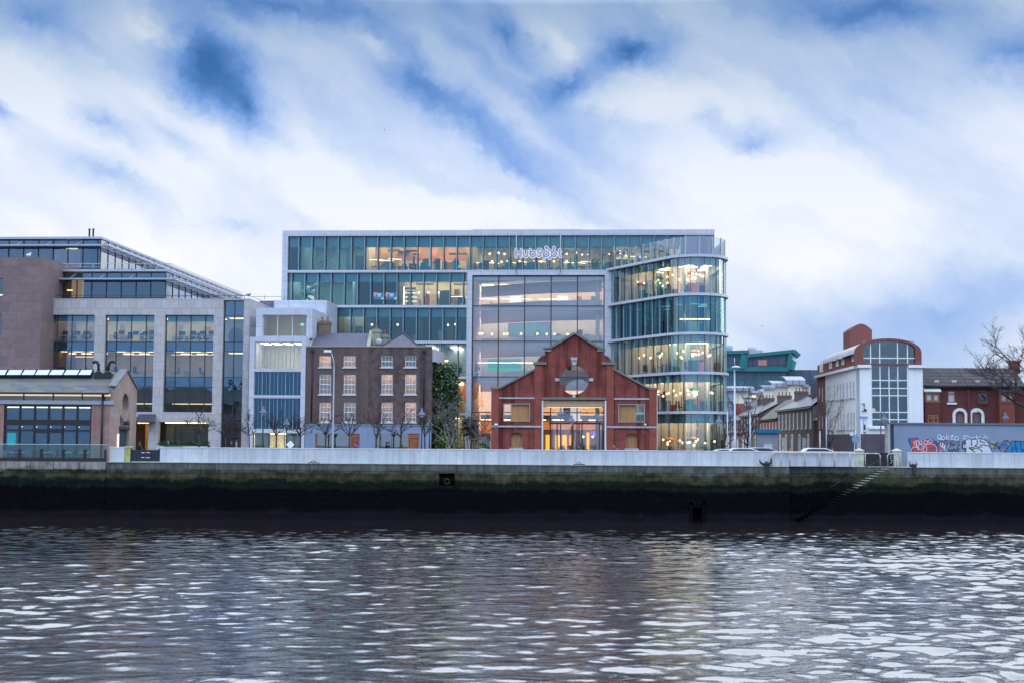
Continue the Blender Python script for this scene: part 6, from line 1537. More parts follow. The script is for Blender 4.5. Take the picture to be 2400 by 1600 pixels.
b = MB(); b.box(-.25, g0-.0, -.28, .5, zc, zct); b.box(g1+.0, xr+.25, -.28, .5, zc, zct); b.build('cornice', render_w, wb)
# arched attic front
xa0, xa1 = X(2004), X(2160.5); xc = (xa0+xa1)/2; zsp = Z(827); zap = Z(793); hw = (xa1-xa0)/2
gi0, gi1 = X(2023.5), X(2145.5); zgi = Z(798.5); zgs = Z(820)
def arcpts(x0, x1, zs, zt_, n=20): 
    c_ = (x0+x1)/2; h_ = (x1-x0)/2; return [(c_+h_*math.cos(math.pi*i/n), zs+(zt_-zs)*math.sin(math.pi*i/n)**.85) for i in range(n+1)]
b = MB(); b.prism([(xa0, zct), (xa1, zct)]+arcpts(xa0, xa1, zsp, zap), -.1, .4, [[(gi0, zct+.12), (gi1, zct+.12)]+arcpts(gi0, gi1, zgs, zgi)]); b.build('attic_front', attic, wb)
# barrel roof running back
nb = 14; AP = arcpts(xa0, xa1, zsp, zap, nb); b = MB(); vs = []; fs = []; DB = 19.0
for (x, z) in AP: vs += [(x, .4, z-.02), (x, DB, z-.02)]
for i in range(nb): fs.append((2*i, 2*i+2, 2*i+3, 2*i+1))
b.add(vs, fs, 0, True); b.build('barrel_roof', pm('pale_lead_roof', (.42, .42, .44), .6, .12, .6), wb)
b = MB(); b.box(xa1-.3, xa1, .4, DB, zct, zsp); b.build('attic_side', attic, wb)
# glazing
g_ = pane('glazing', glassm('corner_glass', (.45, .55, .58), .12, .012, (.8, .95, 1)), wb, g0, g1, zg0, zct+.1, .2)
pane('arched_glazing', MATS['corner_glass'], g_, gi0, gi1, zct+.1, zgi, .2)
b = MB(); zz = [Z(p) for p in (852.5, 890.3, 908.7, 926, 965, 982)]; zz2 = [Z(838.5)]
wfm = pm('white_window_frame', (.68, .70, .72), .5, .04)
grid(b, g0, g1, zg0, zct+.13, [X(2063.5), X(2084.4), X(2105)], zz, .10, .1, .3)
for p in (2041, 2062.5, 2104.2, 2127.7): x = X(p, 840); xx = (x-(gi0+gi1)/2)/((gi1-gi0)/2); b.box(x-.05, x+.05, .1, .3, zct+.13, zgs+(zgi-zgs)*max(0, 1-xx*xx)**.42)
b.box(gi0, gi1, .104, .296, zz2[0]-.05, zz2[0]+.05); b.build('window_frame', wfm, g_)
bx('window_sill', render_w, wb, g0-.3, g1+.1, -.25, -.003, zg0-.22, zg0)
b = MB(); b.quad((.4, 4.5, 0), (xr-.4, 4.5, 0), (xr-.4, 4.5, zap-.4), (.4, 4.5, zap-.4)); b.build('inner_wall', pm('grey_green_interior', (.24, .28, .27), .8, .3, .5), wb)
b = MB()
for z in (Z(890.3), Z(965)): b.box(.4, xr-.4, .45, 4.4, z-.25, z)
b.build('floor_slab', ceil_dark, wb)
bx('wall_panel', pm('maroon_interior', (.16, .04, .05), .8, .1), wb, g0, g1, .8, .85, Z(908), Z(891))
b = MB(); b.ball((X(2050), .7, Z(960)), .2, 0, 8); b.build('table_lamp', emitm('lamp_peach', (1, .6, .38), 1.4), wb)
hv = thing('work_jacket', 'bright lime work jacket piled in the middle window of the white corner building', 'jacket', Wf)
b = MB(); xx, zz_ = X(2096), Z(917)
for dx_, dz, rr_ in ((0, 0, .33), (.25, -.2, .25), (-.25, -.05, .22), (.15, .2, .2)): b.ball((xx+dx_, .55, zz_+dz), rr_, 0, 8, 1, .4, 1)
b.build('cloth', pm('lime_cloth', (.35, .75, .02), .7, .25, 5), hv)
for i, (p, c_, lab) in enumerate(((2052, (.5, .5, .52), 'grey folded papers'), (2072, (.55, .45, .30), 'cardboard box'), (2118, (.5, .48, .5), 'pile of white boards'))):
    o = thing('stored_item', lab+' stacked behind the middle window of the white corner building', 'stored item', Wf); b = MB(); x = X(p); z = Z(925.5)
    b.box(x-.4, x+.4, .45, .75, z, z+.35); b.prism([(x-.5, z+.36), (x+.3, z+.36), (x+.1, z+.7)], .5, .6); b.build('box', pm('item_%d' % i, c_, .8, .2, 4), o)
# street side wall (faces -x): use street frame
tW = tpx(1916); SF = street(tW); 
sx = lambda px, py=900: SF.x(px, py); szf = lambda px, py: SF.z(px, py)
Ls = sx(2006.5); rw = thing('street_wall_of_corner_building', 'x', 'building') if False else None
def tobldg(fr, parent):     # child frame inside a building placed with Wf: returns matrix for child objects
    M1 = Matrix.Translation(Wf.o) @ Matrix.Rotation(Wf.a, 4, 'Z'); M2 = Matrix.Translation(fr.o) @ Matrix.Rotation(fr.a, 4, 'Z'); return M1.inverted() @ M2
MS = tobldg(SF, wb)
def sideb(b, name, mt, parent=wb):
    o = b.build(name, mt, parent); o.matrix_local = MS; return o
zc_s = zc; zct_s = zct; xred = sx(1934.5, 900)
wins = []
for (p0, p1, y0, y1) in [(1938.6, 1941, 905, 936), (1944, 1950.5, 904, 936.5), (1954, 1956.5, 901, 935), (1961, 1964.5, 900, 935), (1968, 1971.3, 898.5, 934), (1974.3, 1978, 897, 933), (1983.3, 1987.5, 894.8, 932.5), (1991.3, 1995, 893.3, 931), (1998.5, 2002.3, 892, 930),
                        (1962.5, 1966, 968.5, 1005), (1969, 1972.3, 968.3, 1005), (1975.5, 1979, 968, 1005), (1985.5, 1989, 966.3, 1004.5), (1992.5, 1996, 965.5, 1004.5), (1999.5, 2003, 965, 1004), (1945, 1951, 971, 1006)]:
    wins.append((sx(p0, y0), sx(p1, y0), szf(p0, y1), szf(p0, y0)))
b = MB(); b.wallh(xred, Ls-.02, 0, zc-.002, 0.0, .35, wins); sideb(b, 'street_wall', render_w)
b = MB(); b.box(0, xred-.01, .0, .35, 2.6, zc-.002); sideb(b, 'rear_wall', attic)
b = MB(); b.box(0, Ls-.05, -.05, -.003, 0, Z(1016)); sideb(b, 'side_plinth', plinth)
b = MB(); b.box(-.2, Ls+.2, -.3, .5, zc+.003, zct-.003); sideb(b, 'side_cornice', render_w)
for wv in wins:
    b = MB(); x0, x1, z0, z1 = wv; grid(b, x0, x1, z0, z1, [], [(z0+z1)/2], .04, .01, .07); o = sideb(b, 'window', wfm)
    b = MB(); b.quad((x0+.03, .05, z0+.03), (x1-.03, .05, z0+.03), (x1-.03, .05, z1-.03), (x0+.03, .05, z1-.03)); o2 = b.build('pane', pm('grey_side_window', (.13, .17, .24), .15, .15, 2, spec=.8), o)
    b = MB(); b.box(x0-.12, x1+.12, -.12, -.002, z0-.15, z0-.03); b.build('sill', stn, o)
for i, p in enumerate((1921, 1928)):
    for (y0, y1) in ((908, 941), (972, 1004)):
        x = sx(p, y0); b = MB(); b.box(x-.25, x+.25, -.02, .02, szf(p, y1), szf(p, y0)); o = sideb(b, 'window', pm('dark_brick_window', (.03, .035, .05), .3, .1, spec=.8))
# attic side with windows, end arch
x0_ = sx(1918, 870)
b = MB(); aw = []
for (p0, p1, y0, y1) in [(1944, 1949.3, 846, 869), (1960, 1965.2, 841, 864), (1973, 1978.3, 836, 861), (1997, 2001.8, 829, 853.5)]: aw.append((sx(p0, y0), sx(p1, y0), szf(p0, y1)+.25, szf(p0, y0)))
b.wallh(.2, Ls-.02, zct, zsp, .02, .3, aw); sideb(b, 'attic_side', attic)
for wv in aw:
    b = MB(); x0, x1, z0, z1 = wv; grid(b, x0, x1, z0, z1, [], [], .14, -.04, .10); o = sideb(b, 'window', wfm); b = MB(); b.quad((x0, .03, z0), (x1, .03, z0), (x1, .03, z1), (x0, .03, z1)); b.build('pane', MATS['grey_side_window'], o)
x = sx(1925, 865); b = MB(); z0 = szf(1925, 874); b.prism([(x-.9, z0+.1), (x+.9, z0+.1)]+[(x+.9*math.cos(math.pi*i/10), z0+.7+.5*math.sin(math.pi*i/10)) for i in range(11)], -.02, .015); o = sideb(b, 'arched_window', wfm)
b = MB(); b.prism([(x-.7, z0+.22), (x+.7, z0+.22)]+[(x+.7*math.cos(math.pi*i/10), z0+.7+.36*math.sin(math.pi*i/10)) for i in range(11)], -.04, -.022); b.build('pane', MATS['grey_side_window'], o)
# red stair tower behind
dt = 9.5; tx0, tx1 = X(1993, 800, dt), X(2044, 800, dt); zt0 = Z(771, 2018, dt); zts = Z(763.5, 2018, dt)
b = MB(); b.prism([(tx0, zc), (tx1, zc), (tx1, zt0-.1)]+[(tx0+(tx1-tx0)*(1-i/12), zt0-.1+(zts-zt0+.3)*math.sin(math.pi*i/12)) for i in range(1, 12)]+[(tx0, zt0-.1)], dt, dt+4.0); b.build('stair_tower', attic, wb)
# things fixed on the corner
sgn = thing('street_sign', 'small blue street name plate with two lines of white lettering on the white corner building', 'street sign', Wf)
x0, x1 = X(2013.5), X(2032.2); z0, z1 = Z(980, 2020), Z(974.8, 2020)
bx('plate', pm('sign_blue', (.02, .22, .52), .4, .05), sgn, x0, x1, -.04, -.01, z0, z1)
b = MB()
for rrow, n in ((0, 16), (1, 13)):
    for k in range(n):
        if k in (3, 6, 9): continue
        xx = x0+.05+(x1-x0-.1)*k/n; zz_ = z1-.08-.095*rrow; b.box(xx, xx+.025, -.05, -.042, zz_-.05, zz_); b.box(xx+.025, xx+.04, -.05, -.042, zz_-.05+.02*(k % 3), zz_-.04+.02*(k % 3))
b.build('lettering', white_paint, sgn)
br_ = thing('sign_bracket', 'empty dark steel bracket for a hanging sign on the white corner building', 'bracket', Wf)
b = MB(); xx = X(2024.6); b.tube([(xx-.3, -.5, Z(946)), (xx, -.05, Z(945)), (xx, -.05, Z(962)), (xx-.3, -.5, Z(963.5))], .05, 5); b.box(xx, xx+.22, -.1, -.02, Z(963), Z(958)); b.build('frame', dark_metal, br_)
sc_ = thing('pillar_sign', 'narrow vertical dark sign with round pale marks below the street name plate', 'sign', Wf)
b = MB(); xx = X(2025); b.box(xx-.10, xx+.10, -.05, -.01, Z(1014), Z(983)); b.build('board', pm('sign_board_dark', (.10, .10, .13), .6, .2), sc_)
for k, p in enumerate((986, 989, 992, 999, 1004, 1009)):
    b = MB(); b.prism([(xx+.08*math.cos(a_), Z(p)+.09*math.sin(a_)) for a_ in [i*6.283/10 for i in range(10)]], -.06, -.052); b.build('letter', white_paint if k not in (3, 4) else dark_metal, sc_)
# ---- terraces along the street
brown = brickm('brown_terrace_brick', (.12, .085, .072), (.17, .125, .10), (.15, .13, .12), patch=.4, patchcol=(.06, .045, .045), pscale=1.2)
grey_br = brickm('grey_terrace_brick', (.12, .10, .095), (.17, .14, .13), (.15, .13, .13), patch=.4, patchcol=(.07, .06, .06), pscale=1.2)
redt = brickm('red_terrace_brick', (.30, .07, .05), (.36, .10, .07), (.2, .1, .08), patch=.2)
dkred = brickm('dark_red_terrace_brick', (.18, .055, .045), (.24, .08, .06), (.15, .09, .08), patch=.3)
wet_slate = brickm('wet_slate', (.07, .078, .10), (.12, .13, .165), (.05, .05, .07), .35, .18, .015, .3, patch=.4, patchcol=(.09, .10, .09), pscale=1.2, spec=.5)
netw = pm('pale_net_window', (.30, .36, .46), .15, .15, 2, spec=.8)
def terrace(label, t0, t1, ze, zr, mt, nwin, ndoor, roofm=wet_slate, up=(3.6, 5.5), dn=(.9, 2.5), chimn=None, door_white=True, depth=7.0, ww=.8):
    f = street(t1); Lh = t1-t0; t = thing('terraced_house', label, 'house', f)
    wi = [(Lh*(i+.5)/nwin-ww/2, Lh*(i+.5)/nwin+ww/2) for i in range(nwin)]
    hol = [(a, c, up[0], up[1]) for a, c in wi]
    nd = max(1, nwin//2); dpos = [Lh*(i+.5)/ndoor for i in range(ndoor)]
    hol += [(d-.5, d+.5, 0, 2.5) for d in dpos]; low = []
    for i in range(ndoor): 
        q = dpos[i]+Lh/ndoor*.5*(1 if i % 2 == 0 else -1)*.8
        if .8 < q < Lh-.8 and all(abs(q-d) > 1.3 for d in dpos): low.append((q-.5, q+.5, dn[0], dn[1]))
    hol += low
    b = MB(); b.wallh(0, Lh-.02, 0, ze, 0, .35, hol); b.box(0, .3, .35, depth, 0, ze); b.box(Lh-.32, Lh-.02, .35, depth, 0, ze)
    for q in (0, Lh-.3): b.prism([(.35, ze), (depth-.05, ze), (depth*.5, zr-.25)], q, q+.28, (), 0, 'yz')
    b.build('wall', mt, t)
    b = MB(); b.add([(-.05,-.25,ze-.05),(Lh+.03,-.25,ze-.05),(Lh+.03,depth/2,zr),(-.05,depth/2,zr),(-.05,depth+.2,ze-.05),(Lh+.03,depth+.2,ze-.05),(-.05,-.25,ze-.2),(Lh+.03,-.25,ze-.2)], [(0,1,2,3),(3,2,5,4),(6,7,1,0),(7,6,4,5)]); b.build('roof', roofm, t)
    b = MB(); b.tube([(-.0, -.3, ze-.05), (Lh, -.3, ze-.05)], .06, 5); b.build('gutter', black_paint, t)
    for h in hol:
        isd = h[2] == 0
        b = MB(); grid(b, h[0], h[1], h[2], h[3], [], [] if isd else [(h[2]+h[3])/2], .08, .0, .06); o = b.build('door_frame' if isd else 'window', white_paint if door_white else wfm, t)
        b = MB(); b.quad((h[0]+.08, .04, h[2]), (h[1]-.08, .04, h[2]), (h[1]-.08, .04, h[3]-.08), (h[0]+.08, .04, h[3]-.08)); b.build('door' if isd else 'pane', (pm('white_door', (.5, .52, .54), .5, .05) if door_white else door_dk) if isd else netw, o)
        if not isd: b = MB(); b.box(h[0]-.12, h[1]+.12, -.1, -.003, h[2]-.14, h[2]); b.build('sill', stn, o)
        elif door_white:
            c_ = (h[0]+h[1])/2; b = MB(); b.prism([(c_+.68*math.cos(math.pi*i/8), 2.35+.62*math.sin(math.pi*i/8)) for i in range(9)]+[(c_+.52*math.cos(math.pi*i/8), 2.35+.45*math.sin(math.pi*i/8)) for i in range(8, -1, -1)], -.06, -.003)
            b.box(c_-.68, c_-.52, -.06, -.003, 0, 2.35); b.box(c_+.52, c_+.68, -.06, -.003, 0, 2.35); b.build('door_surround', white_paint, o)
    for (q, wd, n) in (chimn or []):
        b = MB(); b.box(q, q+.6, depth/2-wd/2, depth/2+wd/2, zr-1.3, zr+.75); b.box(q-.06, q+.66, depth/2-wd/2-.06, depth/2+wd/2+.06, zr+.52, zr+.66); o = b.build('chimney', grey_br, t)
        for k in range(n): b = MB(); b.lathe([(.13, 0), (.10, .1), (.10, .42), (.13, .46)], c=(q+.3, depth/2-wd/2+wd*(k+.5)/n, zr+.75), n=8); b.build('chimney_pot', pot, o)
    return t, f
t_a, t_b, t_c, t_d, t_e, t_f = tW+.02, tpx(1885), tpx(1822), tpx(1780), tpx(1735), tpx(1703)
t1_, f1 = terrace('grey-brown brick terraced house with a slate dormer roof, next to the white corner building', t_a+2.8, t_b+6, 6.1, 8.9, grey_br, 4, 2, chimn=[(.3, 2.2, 4)])
b = MB(); b.box(3.5, 5.2, 1.0, 3.4, 7.3, 9.0); b.build('dormer', brickm('dormer_slate', (.09, .10, .13), (.13, .14, .18), (.05, .05, .06), .3, .2, .02), t1_)
b = MB(); b.box(3.8, 4.9, .93, .99, 7.6, 8.6); b.build('dormer_window', wfm, t1_)
t2_, f2 = terrace('brown brick terraced house with a tall window row and white arched doors', t_b+6.02, t_c, 6.1, 7.9, brown, 5, 3, chimn=[(.2, 2.6, 6)])
t3_, f3 = terrace('bright red brick terraced house with a low mossy roof and small door canopies', t_c+.02, t_d, 5.1, 7.9, redt, 6, 3, roofm=brickm('mossy_roof', (.15, .15, .14), (.2, .2, .18), (.07, .07, .07), .35, .2, .02, patch=.6, patchcol=(.13, .13, .08)), up=(3.0, 4.6), door_white=False, chimn=[(.2, 2.0, 4)])
for q in (3, 7, 11): b = MB(); b.add([(q-1, -1.1, 2.6), (q+1, -1.1, 2.6), (q+1, -.05, 3.1), (q-1, -.05, 3.1)], [(0,1,2,3)]); b.box(q-1, q+1, -1.15, -1.05, 2.5, 2.62); b.build('door_canopy', pm('pale_canopy', (.4, .42, .44), .6, .1), t3_)
t4_, f4 = terrace('dark brown brick terraced house with ivy on its chimney, beyond the red terraced house', t_d+.02, t_e, 6.0, 8.0, brown, 6, 3, chimn=[(.3, 1.6, 3), (6, 1.8, 4)])
t5_, f5 = terrace('far terraced house with dark red brick, last in the side street', t_e+.02, t_f, 5.4, 7.4, dkred, 7, 3, chimn=[(.3, 1.6, 3)])
# low red extension between terrace and corner building
f = street(t_a+2.78); ex = thing('brick_extension', 'low dark red brick extension with a pale lean-to roof behind the white corner building', 'building', f)
b = MB(); b.wallh(0, 2.7, 0, 4.6, .3, .6, [(.5, 1.0, 2.4, 4.2), (1.6, 2.1, 2.4, 4.2)]); b.build('wall', attic, ex)
b = MB(); b.add([(-.1, .1, 4.6), (2.72, .1, 4.6), (2.72, 2.5, 5.6), (-.1, 2.5, 5.6)], [(0,1,2,3)]); b.box(-.1, 2.72, .05, .15, 4.45, 4.6); b.build('roof', pm('pale_tile', (.34, .34, .35), .7, .2, 2), ex)
for q in (.5, 1.6): b = MB(); b.quad((q, .45, 2.4), (q+.5, .45, 2.4), (q+.5, .45, 4.2), (q, .45, 4.2)); b.build('window', netw, ex)
# ---- cream apartment block with curved metal roofs, and the green glass building far behind
cr_ = pm('cream_render', (.74, .72, .60), .8, .05, .2); mroof = brickm('ribbed_metal_roof', (.30, .33, .42), (.34, .37, .46), (.14, .16, .22), 1.2, 50, .12, .5, off=0, patch=.1)
C_ = Fr(38, 250, -3.6); cb = thing('apartment_block', 'cream rendered apartment block with curved ribbed metal roofs and a red brick bay', 'apartment block', C_)
X = lambda px, py=930, d=0: C_.x(px, py, d); Z = lambda py, px=1800, d=0: C_.z(px, py, d)
def block(p0, p1, yt, d0, d1, roof_h, slope=0):
    x0, x1 = X(p0, 930, d0), X(p1, 930, d0); z1 = Z(yt, (p0+p1)/2, d0)
    b = MB(); b.box(x0, x1, d0, d1, 0, z1); b.build('wall', cr_, cb)
    if roof_h:
        b = MB(); n = 8; vs = []; fs = []
        for i in range(n+1): u = i/n; vs += [(x0-.4, d0-.8+(d1-d0+1.2)*u, z1+.1+roof_h*math.sin(math.pi*(.12+.5*u))), (x1+.4, d0-.8+(d1-d0+1.2)*u, z1+.1+roof_h*math.sin(math.pi*(.12+.5*u)))]
        for i in range(n): fs.append((2*i, 2*i+1, 2*i+3, 2*i+2))
        b.add(vs, fs, 0, True); b.box(x0-.4, x1+.4, d0-.85, d0-.7, z1-.1, z1+.1+roof_h*math.sin(math.pi*.12)); b.build('curved_roof', mroof, cb)
block(1690, 1762, 914, 0, 12, 1.0); block(1762, 1790, 925, .8, 10, .9); block(1790, 1812, 909, -1, 10, .7); block(1812, 1845, 904, 2, 12, 1.2); block(1846, 1882, 899, 1.5, 10, 1.6); block(1883, 1935, 905, 2, 12, .5)
bx('brick_bay', redt, cb, X(1717), X(1744), -.8, 0, 0, Z(945)); bx('balcony_slab', dark_metal, cb, X(1744), X(1773), -.4, .8, Z(932.5), Z(931.5))
for (p, y) in ((1706.5, 931), (1706.5, 953), (1755, 955), (1705, 975)):
    x, z = X(p), Z(y, p); b = MB(); grid(b, x-.9, x+.9, z-1.3, z+1.2, [x], [z], .12, -.12, -.02); o = b.build('window', pm('grey_window_frame', (.25, .28, .36), .6, .05), cb); pane('pane', netw, o, x-.8, x+.8, z-1.2, z+1.1, -.04)
b = MB(); b.ball((X(1768), .5, Z(927)), .28, 0, 6); b.build('porch_lamp', emitm('porch_glow', (1, .75, .35), 4), cb)
H = Fr(55, 330, -3.6); hb = thing('glass_office_building', 'distant dark glass building with slanting turquoise roof edges', 'office building', H)
X = lambda px, py=880, d=0: H.x(px, py, d); Z = lambda py, px=1800, d=0: H.z(px, py, d)
dg = brickm('distant_teal_glass', (.03, .13, .20), (.045, .17, .24), (.02, .06, .09), 2.0, 1.9, .12, .25, off=0, patch=.3, patchcol=(.02, .08, .14), pscale=.15, spec=.8)
dg2 = brickm('distant_dark_glass', (.045, .07, .12), (.06, .09, .15), (.02, .03, .06), 2.0, 3.4, .15, .3, off=0, patch=.2, pscale=.15, spec=.6)
tq = pm('turquoise_metal', (.01, .13, .145), .5, .15, .3)
def pt(px, py, d=0): return H.p(px, py, d)
b = MB(); b.prism([pt(1690, 865), pt(1842, 865), pt(1842, 920), pt(1690, 920)], 0, 20); b.build('lower_storeys', dg, hb)
b = MB(); b.prism([pt(1839, 866, 4), pt(1960, 866, 4), pt(1960, 925, 4), pt(1839, 925, 4)], 4, 24); b.build('dark_wing', dg2, hb)
b = MB(); b.prism([pt(1690, 828, -1.5), pt(1744, 825, -1.5), pt(1737, 862, -1.5), pt(1690, 862, -1.5)], -1.5, 16); b.prism([pt(1752, 835, -1.5), pt(1854, 826, -1.5), pt(1847, 863, -1.5), pt(1742, 863, -1.5)], -1.5, 16); b.build('upper_storeys', dg2, hb)
b = MB(); 
def bar(p, q_, w, d0, d1, mt=tq, nm='roof_edge'):
    a_, c_ = Vector(pt(*p, d0)), Vector(pt(*q_, d0)); n_ = (c_-a_).normalized(); n_ = Vector((-n_.y, n_.x))*w
    k = MB(); k.prism([a_-n_, c_-n_, c_+n_, a_+n_], d0, d1); k.build(nm, mt, hb)
bar((1690, 825.5), (1756, 824), .4, -2.5, 16); bar((1750, 833.5), (1862, 822), .4, -2.7, 16); bar((1861, 822), (1874, 834.5), .5, -2.8, 12); bar((1740, 863.5), (1746, 830), .9, -2.6, -1.4); bar((1690, 864.5), (1742, 864.5), .45, -2.4, -1.4); bar((1742, 864.5), (1850, 864.5), .5, -2.5, -1.4); bar((1854, 828), (1847, 864), .5, -2.6, -1.4)
k = MB(); k.prism([pt(1857, 842, -2.2), pt(1867, 848, -2.2), pt(1862, 866, -2.2), pt(1850, 864, -2.2)], -2.2, 4); k.build('green_end_panel', pm('green_panel', (.02, .22, .18), .5, .2, .6), hb)
k = MB(); k.prism([pt(1854, 829, -2.0), pt(1866, 837, -2.0), pt(1864, 848, -2.0), pt(1856, 843, -2.0)], -2.0, 4); k.build('white_end_panel', white_paint, hb)
k = MB(); k.prism([pt(1734, 820, 6), pt(1788, 820, 6), pt(1788, 836, 6), pt(1734, 836, 6)], 6, 14); c_ = pt(1763, 819, 8); k.lathe([(1.1, -1), (1.1, .6), (.6, 1.1)], c=(c_[0], 8, c_[1]), n=10); k.build('roof_plant', grey_metal, hb)
c_ = pt(1702.5, 812, 6); k = MB(); k.lathe([(1.6, -4), (1.4, -1), (1.8, 0), (1.0, .8)], c=(c_[0], 6, c_[1]), n=12); k.build('roof_cowl', grey_metal, hb)
k = MB(); a_, c_ = pt(1777, 856, -1.6), pt(1797, 843, -1.6); k.box(a_[0], c_[0], -1.62, -1.55, a_[1], c_[1]); k.build('lit_window', emitm('distant_lit_window', (.80, .55, .55), .38), hb)
# ---- red houses at the far right
D_ = Fr(Wf.w(xr+.02, 1.6).x, Wf.w(xr+.02, 1.6).y, -3.6)
X = lambda px, py=950, d=0: D_.x(px, py, d); Z = lambda py, px=2270, d=0: D_.z(px, py, d)
rb = brickm('dark_red_house_brick', (.13, .034, .034), (.17, .048, .045), (.11, .06, .06), patch=.3, patchcol=(.11, .03, .035), pscale=1.2)
tile = brickm('brown_roof_tile', (.052, .043, .050), (.085, .072, .08), (.016, .013, .016), .45, .34, .07, .8, patch=.35, patchcol=(.10, .09, .095), pscale=1.0)
brownf = timberm('brown_window_frame', (.22, .08, .04), (.30, .12, .06))
ze = Z(904.3); zr = Z(861.5, 2270, 3.6)
wins_l = (2221.3, 2239.5, 932, 941.5)
def rhouse(label, pa, pb_, winp, doorp, bayp, bay_roof_col, lowbay, half):
    f = D_.sub(X(pa), 0); t = thing('red_brick_house', label, 'house', f); Lw = X(pb_)-X(pa)-.02; fx = lambda p, y=950: f.x(p, y); fz = lambda y, p=2270: f.z(p, y)
    wx = (fx(winp[0]), fx(winp[1]), fz(942.3), fz(914.5)); dxx = (fx(doorp[0]), fx(doorp[1]))
    dz = fz(962); ds = fz(972)
    b = MB(); c_ = (dxx[0]+dxx[1])/2; h_ = (dxx[1]-dxx[0])/2
    b.prism([(0, 0), (Lw, 0), (Lw, ze), (0, ze)], 0, .35, [[(wx[0], wx[2]), (wx[1], wx[2]), (wx[1], wx[3]), (wx[0], wx[3])], [(dxx[0], .02), (dxx[1], .02)]+[(c_+h_*math.cos(math.pi*i/10), ds+(dz-ds)*math.sin(math.pi*i/10)) for i in range(11)]])
    b.box(0, .3, .35, 7.2, 0, ze); b.box(Lw-.3, Lw, .35, 7.2, 0, ze); b.build('wall', rb, t)
    b = MB(); b.add([(0,-.35,ze-.02),(Lw,-.35,ze-.02),(Lw,3.6,zr),(0,3.6,zr),(0,7.5,ze),(Lw,7.5,ze),(0,-.35,ze-.18),(Lw,-.35,ze-.18)], [(0,1,2,3),(3,2,5,4),(6,7,1,0),(7,6,4,5)]); b.build('roof', tile, t)
    b = MB(); b.tube([(0, -.4, ze-.02), (Lw, -.4, ze-.02)], .07, 5); b.build('gutter', black_paint, t)
    b = MB(); grid(b, *wx, [], [fz(922.5)], .10, .05, .15); o = b.build('window', brownf, t); pane('pane', pm('net_curtain_glass', (.42, .50, .56), .2, .08, 2, spec=.7) if not half else gl_dark, o, wx[0]+.1, wx[1]-.1, wx[2]+.1, wx[3]-.1, .12)
    if half: bx('net_curtain', MATS['net_curtain_glass'], o, wx[0]+.1, wx[1]-.1, .2, .22, wx[2]+.1, wx[2]+.75); bx('room_lining', pm('dim_room', (.12, .10, .10), .8, .2), o, wx[0], wx[1], .3, .34, wx[2], wx[3])
    bx('sill', white_paint if not half else rb, o, wx[0]-.1, wx[1]+.1, -.14, -.003, wx[2]-.2, wx[2]-.02)
    b = MB(); n = 10; ho = h_+.27
    b.prism([(c_+ho*math.cos(math.pi*i/n), ds+(dz-ds+.28)*math.sin(math.pi*i/n)) for i in range(n+1)]+[(c_-ho, 0), (c_-h_, 0)]+[(c_-h_*math.cos(math.pi*i/n), ds+(dz-ds)*math.sin(math.pi*i/n)) for i in range(n+1)]+[(c_+h_, 0), (c_+ho, 0)], -.08, -.003); o = b.build('door_surround', white_paint, t)
    b = MB(); b.box(c_-h_, c_+h_, .2, .26, 0, dz-.1); o = b.build('door', brownf, t); b = MB(); b.prism([(c_+.16*math.cos(i*.524), fz(981)+.4*math.sin(i*.524)) for i in range(12)], .17, .196); b.build('door_light', pm('door_glass', (.10, .13, .20), .2, .1, spec=.8), o)
    x0, x1 = fx(bayp[0]), fx(bayp[1]); zb0, zb1 = fz(941), fz(916)
    b = MB(); b.box(x0, x1, -.55, -.003, 0, zb0-.08); b.build('bay_base', rb if not half else redt, t)
    b = MB(); grid(b, x0+.05, x1-.05, zb0, zb1, [(x0+x1)/2-.02, (x0+x1)/2+.1], [fz(923)], .13, -.55, -.42); b.box(x0, x1, -.6, -.003, zb0-.08, zb0); b.box(x0, x0+.05, -.5, -.003, zb0, zb1); b.box(x1-.05, x1, -.5, -.003, zb0, zb1); o = b.build('bay_window', brownf, t)
    pane('pane', MATS['net_curtain_glass'], o, x0+.15, x1-.15, zb0+.1, zb1-.1, -.44)
    b = MB(); b.add([(x0-.1,-.75,zb1),(x1+.1,-.75,zb1),(x1+.1,-.003,fz(908)),(x0-.1,-.003,fz(908)),(x0-.1,-.75,zb1-.1),(x1+.1,-.75,zb1-.1)], [(0,1,2,3),(4,5,1,0)]); b.build('bay_roof', bay_roof_col, o)
    if lowbay:
        b = MB(); grid(b, x0+.2, x1-.2, fz(992), fz(972), [(x0+x1)/2-.1, (x0+x1)/2+.1], [fz(979)], .12, -.62, -.56); b.build('lower_window', brownf, t)
    for p in lowbay_v[label]: q = ray(p, 893); x = fx(p, 893, ) if False else f.x(p, 893, .6); b = MB(); zv = ze+(zr-ze)*.25; b.box(x-.22, x+.22, .45, .65, zv-.1, zv+.14); b.build('roof_vent', pm('roof_vent_pale', (.50, .50, .52), .6, .1), t)
    return t, f, Lw
la, lb = 'red brick house with a white canopied bay, adjoining the white corner building', 'red brick house with a dark canopied bay, half behind the bare tree'
lowbay_v = {la: (2195, 2236), lb: (2292, 2327, 2377)}
tr1, fr1, L1 = rhouse(la, 2163, 2268, (2221.3, 2239.8), (2238.5, 2260), (2165, 2199.8), pm('pale_canopy_roof', (.58, .60, .62), .6, .05), True, False)
tr2, fr2, L2 = rhouse(lb, 2268.2, 2404, (2294, 2313.5), (2277.5, 2299.5), (2340, 2374), dark_metal, False, True)
tr3 = thing('red_brick_house', 'x', 'house', D_.sub(X(2404.2), 0))
COLR = tr3
bpy.data.objects.remove(tr3)
b = MB(); p0 = fr1.x(2266, 900); b.box(L1-.05, L1+.25, -.14, -.004, 0, ze-.2); b.build('dividing_pier', rb, tr1)
